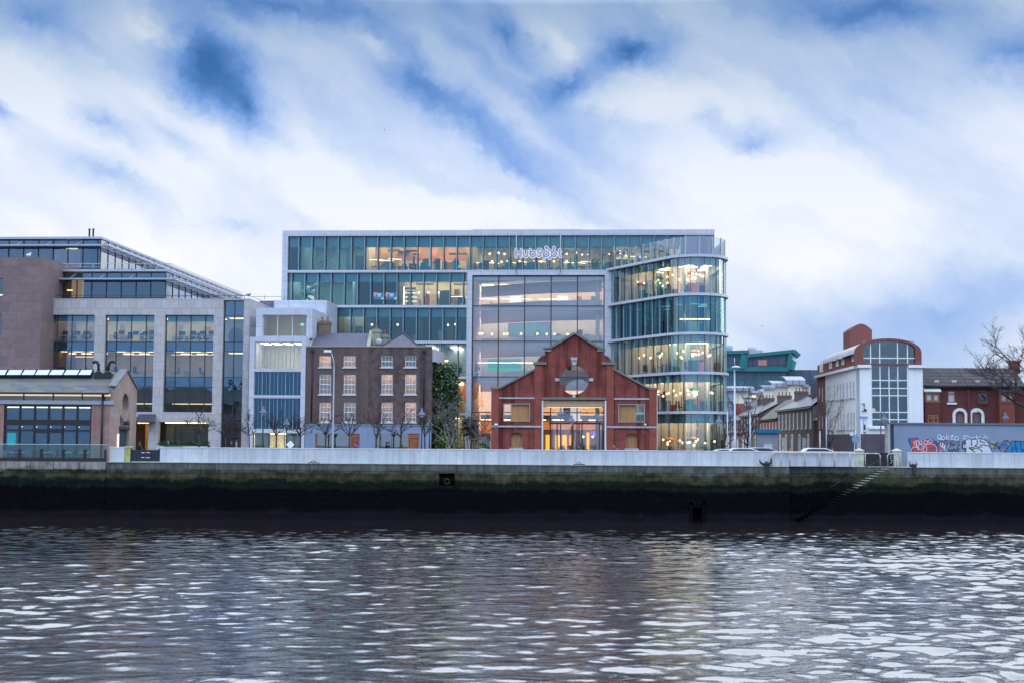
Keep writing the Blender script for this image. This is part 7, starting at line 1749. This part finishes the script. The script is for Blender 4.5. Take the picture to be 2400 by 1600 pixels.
c0, c1 = fr2.x(2366, 865, 3.6), fr2.x(2388, 865, 3.6); b = MB(); b.box(c0, c1, 3.2, 4.0, zr-.5, D_.z(2377, 846, 3.6)); b.box(c0-.1, c1+.1, 3.1, 4.1, D_.z(2377, 849, 3.6), D_.z(2377, 844.5, 3.6)); b.build('chimney', redt, tr2)
# ---- grey graffiti wall (near the quay, right)
GW = Fr(Q.x(2095, 1030, 8.0), 118.0, 0); gw = thing('garden_wall', 'long grey painted wall covered in colourful graffiti, facing the river', 'wall', GW)
X = lambda px, py=1020: GW.x(px, py, 0); Z = lambda py, px=2200: GW.z(px, py, 0)
gz = Z(994, 2200); greyw = pm('grey_wall_paint', (.19, .24, .33), .8, .07, .6, streak=.15)
b = MB(); b.box(0, 60, 0, .35, 0, gz); b.build('wall_face', greyw, gw)
b = MB(); b.box(-1.35, 60, -.12, .5, gz, gz+.16); b.build('coping', pm('dark_wall_coping', (.11, .12, .16), .8, .15), gw)
b = MB(); xl = X(2077); b.box(xl, -.45, -.5, .45, 0, gz-.0); b.build('end_pier', pm('worn_pier', (.34, .33, .34), .85, .3, 1.5, streak=.4), gw)
bx('recess', pm('dark_gap', (.04, .06, .12), .8, .1), gw, -.449, 0, .1, .45, 0, gz)
GP = lambda ox, oy, k: (lambda x, y: GW.p(ox+x/k, oy+y/k, 0))
ga = GP(2180, 1000, 10.69); gb = GP(2080, 1000, 14.7)
lay = [0]
def patch_(name, pts, col, fn=ga, **kw):
    lay[0] += 1; e = .004*lay[0]; b = MB(); b.prism([fn(*p) for p in pts], -.004-e, -.001-e+.0015); return b.build(name, pm('spray_%s' % name+'_%d' % lay[0], mul(col, .78), .7, .12, 3), gw, **kw)
def spray(name, strokes, col, w, fn=ga):
    lay[0] += 1; e = .004*lay[0]; b = MB()
    for st in strokes:
        P_ = [fn(*p) for p in st]
        for i in range(len(P_)-1):
            a_, c_ = Vector(P_[i]), Vector(P_[i+1]); d_ = c_-a_
            if d_.length < 1e-5: continue
            d_ = d_.normalized()*w*.5; n_ = Vector((-d_.y, d_.x)); a2, c2 = a_-d_*.6, c_+d_*.6
            b.prism([a2-n_, c2-n_, c2+n_, a2+n_], -.004-e-.0003*(i % 3), -.002-e)
    return b.build(name, pm('spraycol_%s' % name, col, .7, .05), gw)
patch_('graffiti_shape', [(700, 440), (720, 370), (1060, 350), (1080, 430), (1300, 450), (1400, 380), (1560, 400), (1720, 560), (1780, 720), (1820, 900), (1820, 1080), (930, 1080), (830, 760)], (.02, .10, .30), gb)
patch_('graffiti_shape', [(770, 400), (1030, 390), (1060, 470), (1330, 480), (1500, 430), (1640, 560), (1660, 680), (1790, 800), (1800, 1080), (980, 1080), (890, 800)], (.52, .07, .05), gb)
patch_('graffiti_shape', [(1100, 600), (1180, 590), (1220, 700), (1130, 740)], (.03, .22, .45), gb); patch_('graffiti_shape', [(1420, 680), (1600, 700), (1520, 790), (1450, 760)], (.02, .10, .30), gb)
patch_('graffiti_shape', [(1740, 560), (1860, 500), (1990, 540), (1980, 660), (1890, 770), (1800, 700)], (.45, .07, .09), gb); patch_('graffiti_shape', [(1990, 560), (2060, 560), (2010, 700), (1960, 740)], (.03, .10, .26), gb)
patch_('graffiti_shape', [(1880, 810), (1990, 820), (2000, 1000), (1870, 1000)], (.5, .05, .05), gb)
aw_ = lambda cx_, cy_, rx, ry, d0=0, d1=360, n=14: [(cx_+rx*math.cos(R(d0+(d1-d0)*i/n)), cy_+ry*math.sin(R(d0+(d1-d0)*i/n))) for i in range(n+1)]
spray('graffiti_outline', [[(1000, 680), (890, 530), (960, 470), (1030, 700)], [(1040, 720), (980, 480), (1060, 440), (1090, 620)], aw_(1140, 520, 50, 60), [(1340, 600), (1240, 530), (1270, 450), (1380, 470), (1340, 610)], aw_(1470, 480, 70, 55), aw_(940, 800, 120, 120, 180, 360), aw_(1140, 680, 80, 90), aw_(1470, 760, 230, 190, 180, 400), aw_(1240, 760, 110, 170, -90, 90), aw_(1230, 900, 60, 90)], (.65, .52, .60), .05, gb)
spray('graffiti_letters_you', [aw_(1855, 600, 40, 75), [(1920, 560), (1890, 690), (1930, 720), (1980, 600), (1950, 800)]], (.70, .60, .64), .06, gb)
spray('graffiti_black_scrawl', [[(1650, 460), (1740, 600), (1800, 470), (1860, 540), (1900, 470)], aw_(2010, 520, 60, 70, 150, 400)], (.03, .03, .06), .05, gb)
# white writing: QOKZO SINCHLT.
WR = [aw_(225, 245, 42, 60), [(210, 270), (270, 310)], aw_(318, 270, 42, 42), [(400, 170), (398, 310)], [(470, 210), (405, 265), (465, 310)], [(490, 240), (575, 195), (510, 300), (600, 290)], aw_(655, 275, 48, 48),
      [(905, 250), (880, 205), (830, 225), (845, 265), (900, 280), (860, 305), (800, 280)], [(945, 200), (945, 290)], [(975, 300), (1000, 255), (1030, 255), (1035, 300)], aw_(1105, 275, 38, 32, 40, 320), [(1165, 200), (1160, 300), (1180, 245), (1210, 300)], [(1245, 220), (1235, 290), (1300, 290)], [(1300, 290), (1380, 240)], [(1350, 195), (1400, 290)], [(1380, 250), (1440, 240)], aw_(1455, 285, 5, 5)]
spray('white_graffiti_writing', WR, (.62, .68, .78), .05)
spray('black_graffiti_writing', [[(595, 375), (560, 345), (490, 360), (500, 405), (600, 420), (590, 460), (500, 400), (520, 460), (500, 500)], aw_(630, 415, 5, 5), [(640, 370), (750, 350)], [(700, 370), (740, 440), (700, 470), (660, 430)], aw_(830, 390, 25, 40, 150, 380), [(450, 520), (480, 600), (520, 540), (550, 610), (590, 520), (630, 600), (680, 500), (700, 590), (740, 520)], [(440, 580), (520, 620), (620, 570), (720, 620)], [(1470, 350), (1560, 420), (1640, 450), (1720, 540)], [(1650, 400), (1600, 500), (1640, 560)], [(1690, 350), (1660, 430), (1780, 600)], aw_(1725, 400, 6, 6)], (.03, .03, .07), .05)
# big white bubble letters with black outline
Kb = [[(890, 650), (905, 540), (890, 420), (890, 330), (940, 295), (1000, 305), (1030, 310), (1120, 310), (1180, 300), (1300, 300), (1400, 350), (1460, 430), (1465, 480), (1520, 570), (1545, 650), (1545, 760), (890, 760)]]
lay[0] += 1; spray('graffiti_black_outline', [Kb[0][:-2], aw_(855, 475, 45, 55, 60, 300)], (.015, .015, .03), .13)
patch_('white_bubble_letters', Kb[0], (.60, .66, .74)); patch_('white_bubble_letters', aw_(857, 475, 40, 50)[:-1], (.60, .66, .74))
patch_('yellow_patch', [(950, 490), (1180, 500), (1180, 580), (1100, 660), (1000, 560)], (.62, .62, .42))
spray('graffiti_black_line', [[(1030, 320), (1035, 460)], [(1170, 320), (1180, 380), (1160, 440), (1110, 470), (1170, 490)], [(1240, 450), (1350, 440), (1450, 470)], [(965, 515), (1090, 505), (1075, 560), (970, 520), (1140, 640)], [(1190, 500), (1250, 485), (1295, 500)], [(1110, 530), (1200, 520), (1290, 590), (1300, 650)], [(855, 455), (860, 490)]], (.015, .015, .03), .07)
spray('graffiti_letters_bec', [aw_(1255, 340, 15, 14), aw_(1262, 362, 15, 12), [(1320, 350), (1300, 360), (1320, 370), (1300, 385), (1330, 390)], aw_(1360, 378, 18, 16, 60, 320)], (.03, .03, .07), .035)
patch_('yellow_patch', [(1500, 350), (1610, 350), (1610, 400), (1500, 390)], (.42, .42, .20)); patch_('yellow_patch', [(1510, 450), (1590, 450), (1590, 510), (1520, 510)], (.42, .42, .20))
patch_('orange_halo', [(1780, 350), (1850, 315), (1960, 340), (2020, 350), (2080, 325), (2400, 340), (2400, 760), (1830, 760), (1850, 600), (1960, 450), (1900, 420), (1800, 420)], (.50, .36, .22))
patch_('blue_bubble_letters', [(1860, 760), (1860, 620), (1920, 540), (2000, 440), (2030, 370), (2080, 345), (2400, 360), (2400, 760)], (.01, .22, .52)); patch_('blue_bubble_letters', [(1800, 390), (1840, 340), (1920, 340), (1990, 400), (1900, 410), (1840, 415)], (.01, .22, .50)); patch_('blue_bubble_letters', [(1740, 500), (1740, 460), (1820, 435), (1890, 440), (1910, 480), (1790, 510)], (.01, .22, .50))
spray('graffiti_black_line', [[(1850, 760), (1850, 620), (1910, 540), (1990, 430), (2030, 350), (2120, 340), (2280, 350), (2400, 360)], [(2130, 345), (2120, 560)], [(2260, 360), (2260, 480), (2310, 660)], [(2065, 490), (2040, 560), (2040, 700)], [(2160, 480), (2170, 680)], [(1800, 400), (1840, 335), (1920, 330), (2000, 400)], [(1740, 510), (1735, 460), (1820, 430), (1900, 435)], aw_(2330, 565, 12, 14), [(1880, 650), (1920, 630), (1950, 650), (2000, 620)]], (.015, .015, .03), .06)
# ================= trees, lamps, people, vehicles, small things
def tree_mesh(seed, H, spread, trunk_h, r0, twig=1.0, depth=5, up=.55, pollard=False):
    r = random.Random(seed); tb, cb = MB(), MB()
    def grow(p, d, L_, rad, k):
        if k == 0 or rad < .004: return
        n = 3; path_ = [p]; q = p.copy(); dd = d.copy()
        for i in range(n):
            dd = (dd+Vector((r.gauss(0, .16), r.gauss(0, .16), r.gauss(.03, .12)))).normalized(); q = q+dd*(L_/n); path_.append(q.copy())
        cb.tube(path_, [rad, rad*.85, rad*.7, rad*.5], 5 if k > 2 else 3)
        kids = r.choice((2, 3, 3)) if k > 1 else 0
        for c_ in range(kids):
            a_ = r.uniform(0, 6.283); side = Vector((math.cos(a_), math.sin(a_), 0)); s_ = r.uniform(.45, .95)
            nd = (dd*.8+side*s_*spread+Vector((0, 0, up*r.uniform(-.1, .6)))).normalized()
            st = path_[r.choice((1, 2, 3))] if c_ else path_[-1]
            grow(st, nd, L_*r.uniform(.55, .82), rad*.58, k-1)
        if k <= 3:
            for c_ in range(int(3*twig)):
                st = path_[r.choice((1, 2, 3))]; nd = (dd*.5+Vector((r.gauss(0, .7), r.gauss(0, .7), r.gauss(.25, .4)))).normalized(); l2 = L_*r.uniform(.2, .45)
                cb.tube([st, st+nd*l2*.5+Vector((0, 0, .02)), st+nd*l2], [max(.006, rad*.3), .006, .004], 3)
    top = Vector((r.uniform(-.1, .1), r.uniform(-.1, .1), trunk_h))
    tb.tube([(0, 0, 0), (top.x*.4, top.y*.4, trunk_h*.5), top], [r0, r0*.85, r0*.75], 8)
    nb_ = 5
    for i in range(nb_):
        a_ = 6.283*i/nb_+r.uniform(-.3, .3); grow(top-Vector((0, 0, r.uniform(0, .35)*trunk_h*.4)), Vector((math.cos(a_)*spread, math.sin(a_)*spread, r.uniform(.45, 1.1))).normalized(), (H-trunk_h)*.42, r0*.5, depth)
    grow(top, Vector((0, 0, 1)), (H-trunk_h)*.45, r0*.6, depth)
    return tb, cb
def mktree(seed, loc, label, H, spread, trunk_h, r0, mt, group, **kw):
    t = thing('bare_tree', label, 'tree', loc=loc, group=group); tb, cb = tree_mesh(seed, H, spread, trunk_h, r0, **kw)
    tb.build('trunk', mt, t); cb.build('crown', mt, t); return t
twigm = pm('winter_bark', (.055, .038, .040), .9, .3, 4); palebark = pm('pale_winter_bark', (.16, .15, .14), .9, .25, 4)
TY = 119.0
def wx(px, Y, py=1000): q = ray(px, py); return EYE.x+q.x/q.y*Y
GT = 'young bare street trees along the quay'
small = [(467, 'widest-crowned bare street tree, in front of the third stone bay', 5.1, 1.15, 2.6, .12), (530, 'bare street tree before the narrow dark glass bay of the stone offices', 4.9, .9, 2.3, .10),
         (583, 'slim bare street tree at the joint of the stone and white buildings', 4.8, .75, 2.5, .09), (648, 'bare street tree in front of the bright doorway of the white clad block', 5.0, .8, 2.4, .10),
         (703, 'bare street tree between the white clad block and the brick houses', 4.9, .8, 2.4, .11), (761, 'bare street tree before the left shop window, just left of the tall silver lamp', 5.0, .8, 2.4, .10),
         (820, 'bare street tree beside the left timber door of the brick houses', 5.1, .75, 2.5, .11), (881, 'thin bare street tree between the two brick shopfronts', 5.0, .45, 2.2, .09),
         (938, 'bare street tree in front of the right shop window of the brick houses', 5.1, .8, 2.5, .12), (997, 'bare street tree at the right corner of the brick houses', 4.9, .6, 2.4, .10)]
for i, (px, lab, H_, sp_, th_, r_) in enumerate(small):
    mktree(30+i, (wx(px, TY), TY+.3*(i % 3), 0), lab, H_*1.0, sp_*1.1, th_, r_*.85, twigm, GT, depth=3, twig=3.0)
mktree(51, (wx(1055, TY), TY, 0), 'pale-barked bare tree with spreading upward twigs in front of the ivy', 5.6, .95, 1.7, .11, palebark, GT, depth=5, up=.7)
mktree(52, (wx(1117, 125), 125, 0), 'bare tree with a forked crown, left of the gabled brick front', 5.2, .8, 2.0, .12, pm('grey_winter_bark', (.10, .09, .09), .9, .25, 4), GT, depth=4)
mktree(53, (wx(1943, 124), 124, 0), 'tall slender bare tree against the white corner building', 6.8, .42, 1.6, .08, twigm, GT, depth=4, up=1.0)
mktree(54, (wx(1750, 160), 160, 0), 'small bare tree in the side street before the brown terraced house', 6.0, .8, 1.6, .12, twigm, GT, depth=4)
mktree(57, (wx(1758, 190), 190, 0), 'tall faint bare tree far down the side street', 13, .5, 4, .12, twigm, GT, depth=4)
mktree(55, (wx(1700, 150), 150, 0), 'dark twiggy bare tree beside the rounded glass corner', 6.6, .8, 1.5, .14, twigm, GT, depth=5)
t = mktree(9, (wx(2442, 124), 124, 0), 'big old bare tree with heavy limbs, at the right edge above the red roof', 13.6, 1.15, 4.8, .34, barkd, 'old trees by the red houses', depth=6, twig=2.6, up=.6)
# ---- lamps
lampblk = pm('lamp_black', (.015, .018, .03), .5, .1); lampblue = pm('lamp_blue_grey', (.09, .12, .18), .5, .1); silver = pm('lamp_silver', (.40, .45, .52), .45, .06, metal=.2); lampglass = pm('lamp_lens', (.5, .55, .6), .2, .05, spec=.8)
def heritage(px, Y, ytop, label, swan=0, s=1.0):
    x = wx(px, Y); zt = EYE.z+(1000-0)*0; q = ray(px, ytop); zt = EYE.z+q.z/q.y*Y
    t = thing('street_lamp', label, 'street lamp', loc=(x, Y, 0), group='black heritage lamp posts on the quay')
    hb_ = .95*s
    b = MB(); b.lathe([(.16, 0), (.16, .5), (.10, .55), (.085, 1.4), (.06, 1.5), (.05, zt-hb_-.05)], n=8)
    if swan: b.tube([(0, 0, zt-hb_-.3), (0, 0, zt-.15), (.05*swan, 0, zt-.03), (.16*swan, 0, zt), (.28*swan, 0, zt-.1), (.30*swan, 0, zt-.3)], .035, 5)
    b.build('post', lampblk, t)
    ox = .30*swan; z0 = zt-.30 if swan else zt-.1; z0 = z0
    b = MB(); b.lathe([(.02, .10), (.05, .0), (.10, -.06), (.10, -.22), (.16, -.28), (.34, -.52), (.36, -.58), (.30, -.58)], c=(ox, 0, z0), n=12); b.build('lamp_shade', lampblue, t)
    b = MB(); b.lathe([(.22, -.585), (.20, -.68), (.12, -.74)], c=(ox, 0, z0), n=10); b.build('lens', lampglass, t)
    return t
heritage(616.5, 118, 949, 'black heritage lamp in front of the left part of the white clad block')
heritage(672, 121.5, 978, 'lower black heritage lamp beside the bright doorway of the white clad block', s=.9)
heritage(988.5, 118, 954, 'tall black heritage lamp at the right corner of the brick houses'); heritage(1007, 122, 979, 'low black heritage lamp against the ivy', s=.8)
heritage(1314, 118, 953, 'taller black heritage lamp in front of the amber lobby'); heritage(1340, 121, 970, 'shorter black heritage lamp in front of the amber lobby', s=1.0)
heritage(1685, 121, 972, 'black heritage lamp at the foot of the rounded glass corner'); heritage(1712, 125, 954, 'black lantern lamp post at the mouth of the side street', s=.7)
heritage(2064.5, 117, 961, 'black swan-neck lamp before the white corner building', 1); heritage(2349, 124, 958, 'swan-neck lamp showing above the graffiti wall', 1)
def tall(px, Y, ytop, label, head, group):
    q = ray(px, ytop); zt = EYE.z+q.z/q.y*Y; x = wx(px, Y, 1040)
    t = thing('street_lamp', label, 'street lamp', loc=(x, Y, 0), group=group)
    x2 = wx(px, Y, ytop)-x
    if head == 'arm':
        b = MB(); b.tube([(0, 0, 0), (0, 0, 1.2), (.0, 0, zt-1.4), (-.02, 0, zt-.9), (-.18, 0, zt-.3), (-.42, 0, zt)], [.10, .08, .055, .045, .04, .035], 8); b.build('post', silver, t)
        b = MB(); b.box(-.9, -.28, -.12, .12, zt-.08, zt+.12); b.build('lamp_head', white_paint, t)
    else:
        b = MB(); b.tube([(0, 0, 0), (0, 0, 2.5), (0, 0, 2.55), (0, 0, zt)], [.14, .12, .09, .06], 8); b.tube([(0, 0, zt), (0, 0, zt+.75)], .03, 5); b.build('post', silver, t)
        b = MB(); b.lathe([(.05, .18), (.3, .12), (.44, 0), (.40, -.04), (.1, -.03)], c=(.12, 0, zt-.1), n=14); b.build('lamp_head', silver, t)
tall(780, 119, 823, 'tall silver street lamp with an arched arm before the left brick house', 'arm', 'tall silver lamp columns'); tall(1722.5, 121, 858, 'tall silver column with a disc-shaped head beside the rounded glass corner', 'disc', 'tall silver lamp columns')
def pole(px, Y, ytop, label, rad=.05):
    q = ray(px, ytop); zt = EYE.z+q.z/q.y*Y; t = thing('pole', label, 'pole', loc=(wx(px, Y), Y, 0), group='plain grey poles at the side street'); b = MB(); b.tube([(0, 0, 0), (0, 0, zt)], rad, 7); b.build('shaft', silver, t); b = MB(); b.lathe([(rad*1.3, 0), (rad*1.2, .05), (.01, .09)], c=(0, 0, zt), n=8); b.build('cap', silver, t)
pole(1705, 124, 963, 'slim grey pole between the glass corner and the silver column'); pole(1758, 126, 974, 'slim grey pole in front of the terraced houses', .07); pole(1921.5, 122, 1011, 'short grey sign pole by the extension'); pole(1936.5, 122.5, 975, 'thin grey pole at the left edge of the white corner building', .04)
# road sign seen from behind
q = ray(1998, 1013); t = thing('road_sign', 'road sign pole seen from behind with two round grey discs, before the white corner building', 'road sign', loc=(wx(2000, 119), 119, 0))
b = MB(); b.tube([(0, 0, 0), (.18, 0, 3.1)], .05, 6); b.build('post', silver, t)
z1 = EYE.z+(ray(1995, 1015.5).z/ray(1995, 1015.5).y)*119; z2 = EYE.z+(ray(2004, 1028.5).z/ray(2004, 1028.5).y)*119
b = MB(); b.prism([(wx(1995.5, 119)-wx(2000, 119)+.19*math.cos(i*.524), z1+.19*math.sin(i*.524)) for i in range(12)], -.1, -.07); b.build('disc', pm('pale_disc', (.5, .58, .65), .4, .05), t)
b = MB(); b.prism([(wx(2004.5, 119)-wx(2000, 119)+.34*math.cos(i*.524), z2+.34*math.sin(i*.524)) for i in range(12)], -.12, -.09); b.build('disc', pm('blue_disc', (.16, .26, .36), .5, .1), t)
t = thing('road_sign', 'white diamond-shaped sign seen from behind, before the bright doorway', 'road sign', loc=(wx(681, 117), 117, 0)); zc_ = EYE.z+(ray(681, 1041).z/ray(681, 1041).y)*117
b = MB(); b.prism([(-.36, zc_), (0, zc_-.36), (.36, zc_), (0, zc_+.36)], -.02, .0); b.build('plate', white_paint, t); b = MB(); b.tube([(0, .03, 0), (0, .03, zc_+.2)], .03, 5); b.build('post', silver, t)
# ---- a pay machine under a blue canopy in the side street
t = thing('parking_machine', 'grey pay machine with a yellow panel under a blue canopy, in the side street', 'pay machine', loc=(wx(1798, 140), 140, 0))
b = MB(); b.box(-1.1, 1.1, 0, .5, 0, 2.9); b.build('kiosk', pm('kiosk_grey', (.25, .28, .34), .6, .1), t); b = MB(); b.box(-1.2, 1.2, -.3, .6, 2.9, 3.3); b.build('canopy', pm('kiosk_blue', (.0, .16, .30), .5, .1), t)
b = MB(); b.box(-.45, .45, -.4, -.02, 0, 1.75); b.build('machine', pm('machine_pale', (.55, .6, .62), .5, .05), t); bx('panel', emitm('yellow_panel', (.6, .7, .1), .5), t, -.28, .28, -.43, -.405, .95, 1.4)
# ---- people
def person(px, Y, label, coat, legs, hairc, facing=0.0, pose='walk', h=1.72, lean=0, ground=0.0, skin=(.50, .30, .22)):
    s = h/1.72; P_ = {}; J = []; E = []; Rr = []
    def j(n, x, y, z, r_, par=None):
        P_[n] = len(J); J.append((x*s, y*s, z*s)); Rr.append(r_*s)
        if par: E.append((P_[par], P_[n]))
    st = .22 if pose == 'walk' else .04; hz = .92
    j('pelvis', 0, 0, hz, .125); j('waist', lean*.2, 0, 1.08, .115, 'pelvis'); j('chest', lean*.6, 0, 1.30, .145, 'waist'); j('neck', lean, 0, 1.47, .055, 'chest'); j('jaw', lean*1.1+.015, 0, 1.54, .062, 'neck'); j('head', lean*1.2+.01, 0, 1.61, .092, 'jaw'); j('crown', lean*1.2, 0, 1.69, .07, 'head'); j('nose', lean*1.2+.105, 0, 1.60, .014, 'head')
    for sd, sg in (('l', 1), ('r', -1)):
        j(sd+'hip', 0, sg*.09, .86, .10, 'pelvis')
        if pose == 'sit': j(sd+'knee', .40, sg*.11, .86, .065, sd+'hip'); j(sd+'ank', .42, sg*.11, .46, .042, sd+'knee'); j(sd+'toe', .56, sg*.11, .43, .035, sd+'ank')
        else: j(sd+'knee', sg*st*.7+.04, sg*.10, .50, .062, sd+'hip'); j(sd+'ank', sg*st-.03*st, sg*.10, .09, .04, sd+'knee'); j(sd+'toe', sg*st+.14, sg*.11, .035, .033, sd+'ank')
        j(sd+'sh', lean*.7, sg*.185, 1.40, .062, 'chest'); j(sd+'elb', lean*.5-sg*.10*(pose == 'walk')+.03, sg*.24, 1.13, .045, sd+'sh'); j(sd+'wri', lean*.5-sg*.12*(pose == 'walk')+.16, sg*.22, .93 if pose != 'sit' else 1.0, .03, sd+'elb'); 
        bx_ = J[P_[sd+'wri']]; X0, Y0, Z0 = [c/s for c in bx_]
        j(sd+'palm', X0+.03, Y0, Z0-.07, .028, sd+'wri')
        for f_, (dy, L_) in enumerate(((-.03, .06), (-.01, .075), (.01, .07), (.03, .055))): j(sd+'f%d' % f_, X0+.055, Y0+dy, Z0-.08-L_, .009, sd+'palm')
        j(sd+'th', X0+.085, Y0-sg*.03, Z0-.09, .010, sd+'palm')
    me = bpy.data.meshes.new('body'); me.from_pydata(J, E, []); o = bpy.data.objects.new('body', me); COL.objects.link(o)
    sk = o.modifiers.new('skin', 'SKIN'); sv = me.skin_vertices[0].data
    for i, v_ in enumerate(sv): v_.radius = (Rr[i], Rr[i]); v_.use_root = (i == 0)
    o.modifiers.new('sub', 'SUBSURF').levels = 1
    dg_ = bpy.context.evaluated_depsgraph_get(); ev = o.evaluated_get(dg_); nm = bpy.data.meshes.new_from_object(ev); nm.name = 'body'
    o.modifiers.clear(); o.data = nm
    nm.materials.clear()
    for mm in (pm('skin_tone', skin, .6, .05), coat, legs, pm('shoe', (.02, .02, .02), .6, .1)): nm.materials.append(mm)
    for p_ in nm.polygons:
        c_ = p_.center; z = c_.z/s; y = abs(c_.y)/s; zh = .92 if pose != 'sit' else .99
        p_.material_index = 0 if (z > 1.50 or (z < zh and y > .17 and z > .7)) else 1 if z > .84 else 2 if z > (.10 if pose != 'sit' else .47) else 3; p_.use_smooth = True
    t = thing('person', label, 'person', loc=(wx(px, Y), Y, ground), rot=facing); o.parent = t; KIDS.setdefault(t.name, []).append(o)
    b = MB(); b.ball(((lean*1.2-.012)*s, 0, 1.655*s), .104*s, 0, 10, 1.0, .92, .86); b.build('hair', pm('hair_%s' % str(hairc), hairc, .7, .2), t)
    return t
navy = pm('navy_coat', (.02, .03, .07), .8, .2); blackc = pm('black_coat', (.015, .015, .02), .8, .2); jeans = pm('dark_jeans', (.03, .04, .08), .8, .2); greenc = pm('green_coat', (.02, .13, .08), .8, .2); greyc = pm('grey_coat', (.22, .24, .30), .8, .1); purplec = pm('purple_coat', (.18, .04, .28), .8, .2)
hair_d = (.02, .015, .012)
person(333, 117.5, 'person in dark clothes leaning forward behind the navy gate', blackc, jeans, (.08, .05, .03), 2.7, 'stand', 1.66, .22)
person(395, 123, 'person in a dark jacket walking before the third stone bay', navy, jeans, (.25, .12, .10), 0, 'walk', 1.72)
person(491, 123, 'person in a dark jacket with a lime band, near the dark glass bay', pm('dark_green_coat', (.03, .06, .06), .8, .2), jeans, hair_d, 0, 'walk', 1.68)
person(543, 124.5, 'person in black beside another, at the dark glass bay', blackc, jeans, (.10, .05, .03), .4, 'stand', 1.72); person(555, 124.5, 'person in a grey coat beside another, at the dark glass bay', greyc, jeans, (.10, .08, .08), 3.3, 'stand', 1.8)
person(835, 123, 'person in a dark hood and purple coat walking past the left timber door', purplec, jeans, hair_d, 3.14, 'walk', 1.72); person(886, 124, 'short person walking past the right shop window', greyc, jeans, (.15, .08, .05), 0, 'walk', 1.5)
person(913, 123, 'person in a navy coat walking past the right shop window', navy, jeans, hair_d, 0, 'walk', 1.76)
person(1357, 123, 'person in black passing the amber lobby', blackc, jeans, hair_d, 3.14, 'walk', 1.6); person(1440, 123, 'person in a green coat with a red bag passing the right arched niche', greenc, jeans, hair_d, 3.14, 'walk', 1.72)
person(1852, 114.8, 'person with brown hair and a rust-coloured coat close behind the parapet, before the terraced houses', pm('rust_coat', (.26, .09, .05), .8, .2), jeans, (.14, .06, .03), 1.6, 'stand', 1.60)
person(1814, 121, 'person in a lime vest seen over the parapet in the side street', pm('lime_vest', (.25, .6, .1), .8, .1), jeans, (.25, .22, .18), 1.6, 'stand', 1.42); person(1951, 121, 'person in a red cap before the corner building', blackc, jeans, (.4, .03, .03), 1.6, 'walk', 1.52)
person(1283, 147.2, 'person in navy sitting inside the top floor glass below the sign', navy, jeans, hair_d, 0, 'sit', 1.72, 0, L[6]-.42); person(1308, 147.2, 'person in teal sitting inside the top floor glass below the sign', pm('teal_shirt', (.05, .25, .25), .8, .1), jeans, hair_d, 3.14, 'sit', 1.72, 0, L[6]-.42)
person(1134, 148.5, 'person standing inside by the orange wall, left of the gabled front', blackc, jeans, hair_d, 0, 'stand', 1.7, 0, .15)
def bag(px, Y, z, label, mt, sx_=1):
    t = thing('shoulder_bag', label, 'bag', loc=(wx(px, Y), Y, z)); b = MB(); b.ball((0, 0, 0), .2, 0, 8, .9, .5, 1.1); b.build('pouch', mt, t); b = MB(); b.tube([(-.1, 0, .15), (0, 0, .42), (.1, 0, .15)], .015, 4); b.build('strap', mt, t)
bag(1446, 122.9, 1.18, 'red bag carried by the person in the green coat', pm('red_bag', (.45, .02, .05), .6, .1)); bag(840, 122.9, 1.2, 'violet backpack of the person by the left timber door', pm('violet_bag', (.22, .03, .40), .6, .1))
# ---- cars, their roofs just above the parapet
def car(px, Y, label, col, rot=0, h=1.47):
    h -= .08
    t = thing('parked_car', label, 'car', loc=(wx(px, Y), Y, -.012), rot=rot, group='cars parked behind the parapet')
    paint = pm('car_paint_%s' % str(col), col, .3, .04, spec=.6); gl_ = pm('car_glass', (.02, .03, .04), .1, .1, spec=.9)
    prof = [(-2.1, .32), (-2.15, .62), (-2.05, .86), (-1.25, .96), (-.65, h-.06), (-.2, h), (.9, h-.01), (1.55, h-.22), (2.0, .98), (2.15, .82), (2.15, .32)]
    b = MB(); b.prism(prof, -.85, .85); o = b.build('body', paint, t)
    for ya__, yb__ in ((-.865, -.851), (.851, .865)): b = MB(); b.prism([(-1.13, .98), (-.62, h-.11), (-.2, h-.07), (.85, h-.08), (1.45, h-.26), (1.75, .98)], ya__, yb__); b.build('side_window', gl_, t)
    for x in (-1.35, 1.35):
        for y in (-.8, .8): b = MB(); b.tube([(x, y-.1, .33), (x, y+.1, .33)], .33, 14); b.build('wheel', black_paint, t)
    for y in (-.6, .6): b = MB(); b.box(-2.17, -2.1, y-.16, y+.16, .62, .76); b.build('headlight', pm('headlight', (.7, .7, .7), .2, .02), t)
car(1697, 119.3, 'white car roof beside the rounded glass corner', (.5, .53, .56)); car(1732, 118.3, 'long white car with red lights at the mouth of the side street', (.6, .62, .66), 0, 1.55); car(1775, 122, 'pale car with a snowy white roof before the terraced houses', (.45, .48, .52), .0, 1.6)
car(1905, 119, 'white car roof before the extension, behind the long white guard rail', (.66, .68, .70), 0, 1.6); car(407, 119, 'green car just visible over the parapet before the third stone bay', (.10, .22, .14), 0, 1.42)
# bird in the sky
for (px, py, lab) in ((901, 305, 'tiny bird high in the sky over the glass building'), (1786, 765, 'tiny bird low in the sky over the turquoise-roofed building')):
    k = ray(px, py); q = EYE+k*160; t = thing('flying_bird', lab, 'bird', loc=q); b = MB(); b.add([(-.3, 0, .1), (0, .05, 0), (.3, 0, .12), (0, -.1, -.03)], [(0, 1, 3), (1, 2, 3)]); b.ball((0, 0, 0), .06, 0, 6, 1, 2, 1); b.build('body', dark_metal, t)
